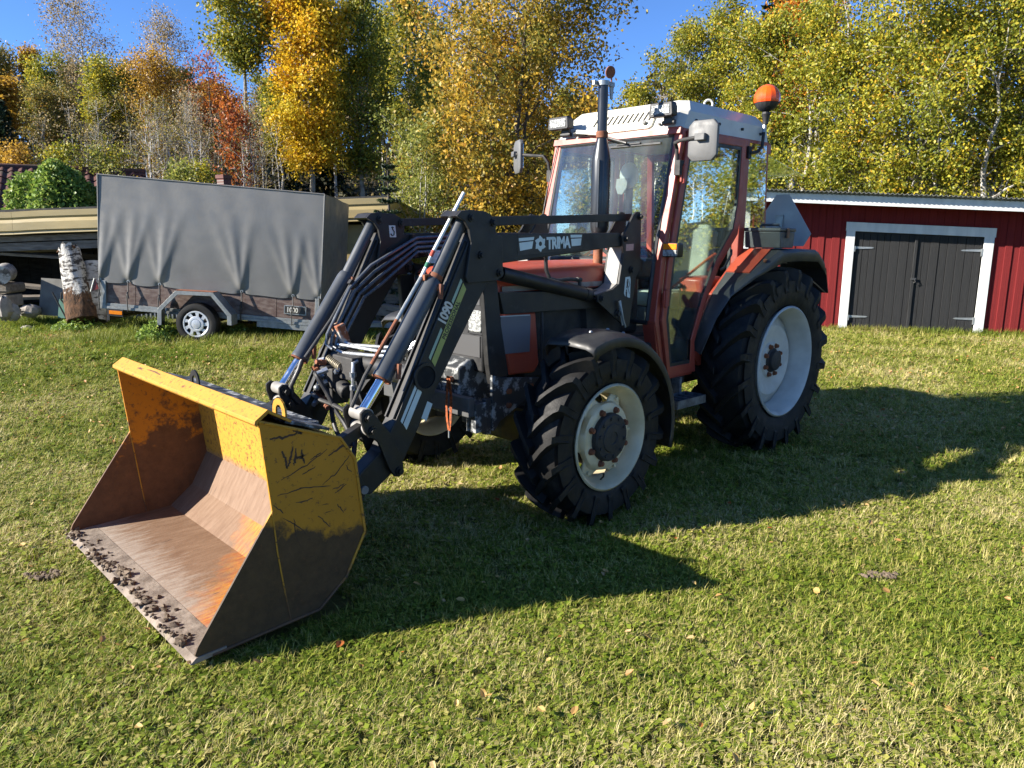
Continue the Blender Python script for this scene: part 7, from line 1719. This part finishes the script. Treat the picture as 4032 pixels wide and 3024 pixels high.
def scatter(name, P, S, Rz, idx, protos, label, cat, tilt=None):
    """one object: points carrying instances of small meshes"""
    col = bpy.data.collections.new(name + '_pieces')
    for i, o in enumerate(protos):
        o.name = '%s_piece_%02d' % (name, i); col.objects.link(o)
    me = bpy.data.meshes.new(name); n = len(P)
    me.vertices.add(n); me.vertices.foreach_set('co', np.asarray(P, np.float32).ravel())
    a = me.attributes.new('rot', 'FLOAT_VECTOR', 'POINT'); rv = np.zeros((n, 3), np.float32); rv[:, 2] = Rz
    if tilt is not None: rv[:, :2] = tilt
    a.data.foreach_set('vector', rv.ravel())
    a = me.attributes.new('sca', 'FLOAT', 'POINT'); a.data.foreach_set('value', np.asarray(S, np.float32))
    a = me.attributes.new('pick', 'INT', 'POINT'); a.data.foreach_set('value', np.asarray(idx, np.int32))
    me.update()
    o = bpy.data.objects.new(name, me); COL.objects.link(o)
    g = bpy.data.node_groups.new(name + '_scatter', 'GeometryNodeTree')
    g.interface.new_socket('Geometry', in_out='INPUT', socket_type='NodeSocketGeometry'); g.interface.new_socket('Geometry', in_out='OUTPUT', socket_type='NodeSocketGeometry')
    gi = g.nodes.new('NodeGroupInput'); go = g.nodes.new('NodeGroupOutput')
    ci = g.nodes.new('GeometryNodeCollectionInfo'); ci.inputs['Collection'].default_value = col; ci.inputs['Separate Children'].default_value = True; ci.inputs['Reset Children'].default_value = True
    ip = g.nodes.new('GeometryNodeInstanceOnPoints'); ip.inputs['Pick Instance'].default_value = True
    def attr(nm, dt):
        x = g.nodes.new('GeometryNodeInputNamedAttribute'); x.data_type = dt; x.inputs['Name'].default_value = nm; return x.outputs['Attribute']
    g.links.new(gi.outputs[0], ip.inputs['Points']); g.links.new(ci.outputs[0], ip.inputs['Instance'])
    g.links.new(attr('rot', 'FLOAT_VECTOR'), ip.inputs['Rotation']); g.links.new(attr('sca', 'FLOAT'), ip.inputs['Scale']); g.links.new(attr('pick', 'INT'), ip.inputs['Instance Index'])
    g.links.new(ip.outputs[0], go.inputs[0])
    o.modifiers.new('scatter', 'NODES').node_group = g
    tag(o, label, cat, kind='stuff')
    return o

rng = np.random.default_rng(5)
BARN0 = np.array([-8.371, -2.12]); BN = np.array([0.838, 0.545])
def lawn_points(d0, d1, dens, margin=1.6):
    wmax = 0.70 * d1 + margin
    n = int((d1 - d0) * 2 * wmax * dens)
    d = rng.uniform(d0, d1, n); l = rng.uniform(-wmax, wmax, n)
    k = np.abs(l) < 0.70 * d + margin
    d, l = d[k], l[k]
    x = CAM.x + FH.x * d + UH.x * l; y = CAM.y + FH.y * d + UH.y * l
    ok = ((x - BARN0[0]) * BN[0] + (y - BARN0[1]) * BN[1] > -0.05) | (((x - BARN0[0]) * -0.545 + (y - BARN0[1]) * 0.838) < -2.0)
    s = (x - SH[0]) * FH.x + (y - SH[1]) * FH.y; t = (x - SH[0]) * UH.x + (y - SH[1]) * UH.y
    ok &= ~((s > -0.6) & (t < 7.3))
    inb = (x > 3.97) & (x < 4.76) & (np.abs(y) < 0.89)
    ok &= ~inb
    x, y = x[ok], y[ok]
    return np.stack([x, y, ground_z(x, y)], 1)
protos = [tuft('grass_tuft', i, 24, 0.045, 0.016, 0.042, 0.0030, GR, 1.5, 8) for i in range(6)] + [tuft('grass_tuft', 10 + i, 16, 0.04, 0.03, 0.060, 0.0028, GR, 1.1, 2) for i in range(2)]
Ps, Ss = [], []
for (d0, d1, dens, sc) in ((1.2, 3.6, 950, 0.95), (3.6, 5.5, 760, 1.05), (5.5, 8.5, 420, 1.35), (8.5, 12.0, 230, 1.75), (12.0, 17.5, 120, 2.2)):
    p = lawn_points(d0, d1, dens); Ps.append(p); Ss.append(sc * rng.uniform(0.7, 1.3, len(p)))
P = np.concatenate(Ps); S = np.concatenate(Ss); n = len(P)
pick = np.where(rng.random(n) < 0.12, rng.integers(6, 8, n), rng.integers(0, 6, n))
scatter('lawn_grass', P, S, rng.uniform(0, 6.28, n), pick, protos, 'short patchy lawn grass', 'grass')
# longer fringe along the barn foot, under the trailer and round the tyres
LP = []
for i in range(900):
    s = rng.uniform(-1.9, 4.5); o = abs(rng.normal()) * 0.10 + 0.02
    LP.append((BARN0[0] - 0.5455 * s + BN[0] * o, BARN0[1] + 0.838 * s + BN[1] * o))
for i in range(1500):
    x = rng.uniform(-1.8, 2.6); o = rng.normal() * 0.35; LP.append((1.384 + UH.x * x + FH.x * (o + 0.3), -7.757 + UH.y * x + FH.y * (o + 0.3)))
for i in range(1100):
    t = rng.uniform(-0.6, 3.2); o = rng.uniform(-1.1, -0.35); LP.append((SH[0] + UH.x * t + FH.x * o, SH[1] + UH.y * t + FH.y * o))
LP = np.array(LP); LZ = ground_z(LP[:, 0], LP[:, 1]); P2 = np.column_stack([LP, LZ]); n = len(P2)
lp = [tuft('long_tuft', 30 + i, 12, 0.05, 0.07, 0.17, 0.006, LGR, 0.7) for i in range(4)]
scatter('long_grass', P2, rng.uniform(0.6, 1.2, n), rng.uniform(0, 6.28, n), rng.integers(0, 4, n), lp, 'longer grass along the shed foot and under the trailer', 'grass')
# a few stray tall blades in the open lawn
q = lawn_points(2.5, 9, 9); n = len(q)
lp2 = [tuft('stray_blades', 40 + i, 4, 0.03, 0.06, 0.11, 0.0035, LGR, 0.9) for i in range(3)]
scatter('stray_grass', q, rng.uniform(0.7, 1.15, n), rng.uniform(0, 6.28, n), rng.integers(0, 3, n), lp2, 'scattered taller grass blades in the lawn', 'grass')

# weeds by the trailer wheel and the stump
def weed(px, d, rad, h, n, label, seed):
    b = at(px, d); r = np.random.default_rng(seed); a = r.uniform(0, 2 * PI, n); rr = rad * np.sqrt(r.random(n)); z = h * r.random(n) ** 0.7 * (1 - (rr / rad) ** 2 * 0.7)
    P = np.stack([rr * np.cos(a), rr * np.sin(a), z + 0.02], 1)
    t = empty('weed_clump', b, 0, label, 'weeds'); o = bpy.data.objects.new('leaves', quads_mesh('leaves', rhombus_leaves(P, 0.055, r, 0.5), LM_IVY)); COL.objects.link(o); o.parent = t
    m = MB()
    for i in range(14): m.tube([(0, 0, 0), (r.normal() * rad * 0.3, r.normal() * rad * 0.3, h * 0.6)], [0.005, 0.003], 3)
    m.build('stems', LGR, t)
weed(585, 11.2, 0.30, 0.34, 800, 'green weed clump in front of the trailer wheel', 1)
weed(560, 11.5, 0.22, 0.25, 420, 'low weed clump left of the trailer wheel', 5)
weed(270, 12.3, 0.40, 0.24, 700, 'leafy green weeds growing at the foot of the birch stump', 2)
weed(920, 11.6, 0.18, 0.22, 200, 'small weeds in the shade under the trailer', 3)

# fallen leaves
def dead_leaf(i, mat):
    rnd = random.Random(60 + i); m = MB(); s = 0.015; k = 7; c = rnd.uniform(0.15, 0.5)
    m.v.append((0, 0, 0.004))
    for j in range(k):
        a = 2 * PI * j / k; r = s * (0.75 + 0.35 * rnd.random()) * (1.35 if j == 0 else 1); m.v.append((r * math.cos(a), r * 0.8 * math.sin(a), 0.004 + c * r * (abs(math.sin(a)) + 0.5 * rnd.random())))
    for j in range(k): m.f.append((0, 1 + j, 1 + (j + 1) % k))
    me = m.mesh('dead_leaf', smooth=False, fix=False); me.materials.append(mat); return bpy.data.objects.new('dead_leaf', me)
def dl_mat():
    b = NB('fallen_leaf'); r = b.orand()
    c = b.ramp(r, [(0.0, (0.50, 0.36, 0.12)), (0.35, (0.46, 0.29, 0.09)), (0.6, (0.36, 0.19, 0.06)), (0.82, (0.46, 0.34, 0.17)), (0.94, (0.42, 0.16, 0.03)), (1.0, (0.34, 0.09, 0.02))])
    d = b.n('ShaderNodeBsdfPrincipled'); b.l(c, d.inputs['Base Color']); d.inputs['Roughness'].default_value = 0.6
    t = b.n('ShaderNodeBsdfTranslucent'); b.l(c, t.inputs[0]); mx = b.n('ShaderNodeMixShader'); mx.inputs[0].default_value = 0.25
    b.l(d.outputs[0], mx.inputs[1]); b.l(t.outputs[0], mx.inputs[2]); b.l(mx.outputs[0], b.out.inputs[0]); return b.m
DL = dl_mat()
q = np.concatenate([lawn_points(2.0, 6.0, 11), lawn_points(6.0, 10.0, 26), lawn_points(9.0, 14.5, 48)]); n = len(q); q[:, 2] += 0.037 + rng.uniform(0, 0.016, n)
dd = (q[:, 0] - CAM.x) * FH.x + (q[:, 1] - CAM.y) * FH.y
scatter('fallen_leaves', q, rng.uniform(0.6, 1.35, n), rng.uniform(0, 6.28, n), rng.integers(0, 5, n), [dead_leaf(i, DL) for i in range(5)], 'fallen autumn leaves strewn over the lawn', 'leaves', tilt=rng.normal(size=(n, 2)) * 0.45)

# bare scraped spots in the lawn
def soil_patch(px, py, rx, ry, seed):
    r = ray(px, py); t = -(CAM.z - 0.02) / r.z; c = CAM + r * t; rnd = random.Random(seed); m = MB()
    n = 26; m.v.append((0, 0, 0.028))
    for i in range(n):
        a = 2 * PI * i / n; k = rnd.uniform(0.6, 1.1); m.v.append((rx * k * math.cos(a), ry * k * math.sin(a), 0.004))
    for i in range(n): m.f.append((0, 1 + i, 1 + (i + 1) % n))
    for i in range(60):
        a = rnd.uniform(0, 2 * PI); k = math.sqrt(rnd.random()); s = rnd.uniform(0.004, 0.014); m.sphere((rx * k * math.cos(a), ry * k * math.sin(a), 0.02 + s * 0.5), s, 5, 4, (rnd.uniform(0.7, 1.4), rnd.uniform(0.7, 1.4), 0.8))
    o = m.build('bare_soil', bpy.data.materials['dry_soil'], None, angle=20); o.location = (c.x, c.y, 0.0); o.rotation_euler = (0, 0, math.atan2(UH.y, UH.x)); tag(o, kind='structure')
soil_patch(3460, 2265, 0.10, 0.045, 1)
soil_patch(175, 2265, 0.09, 0.06, 2)
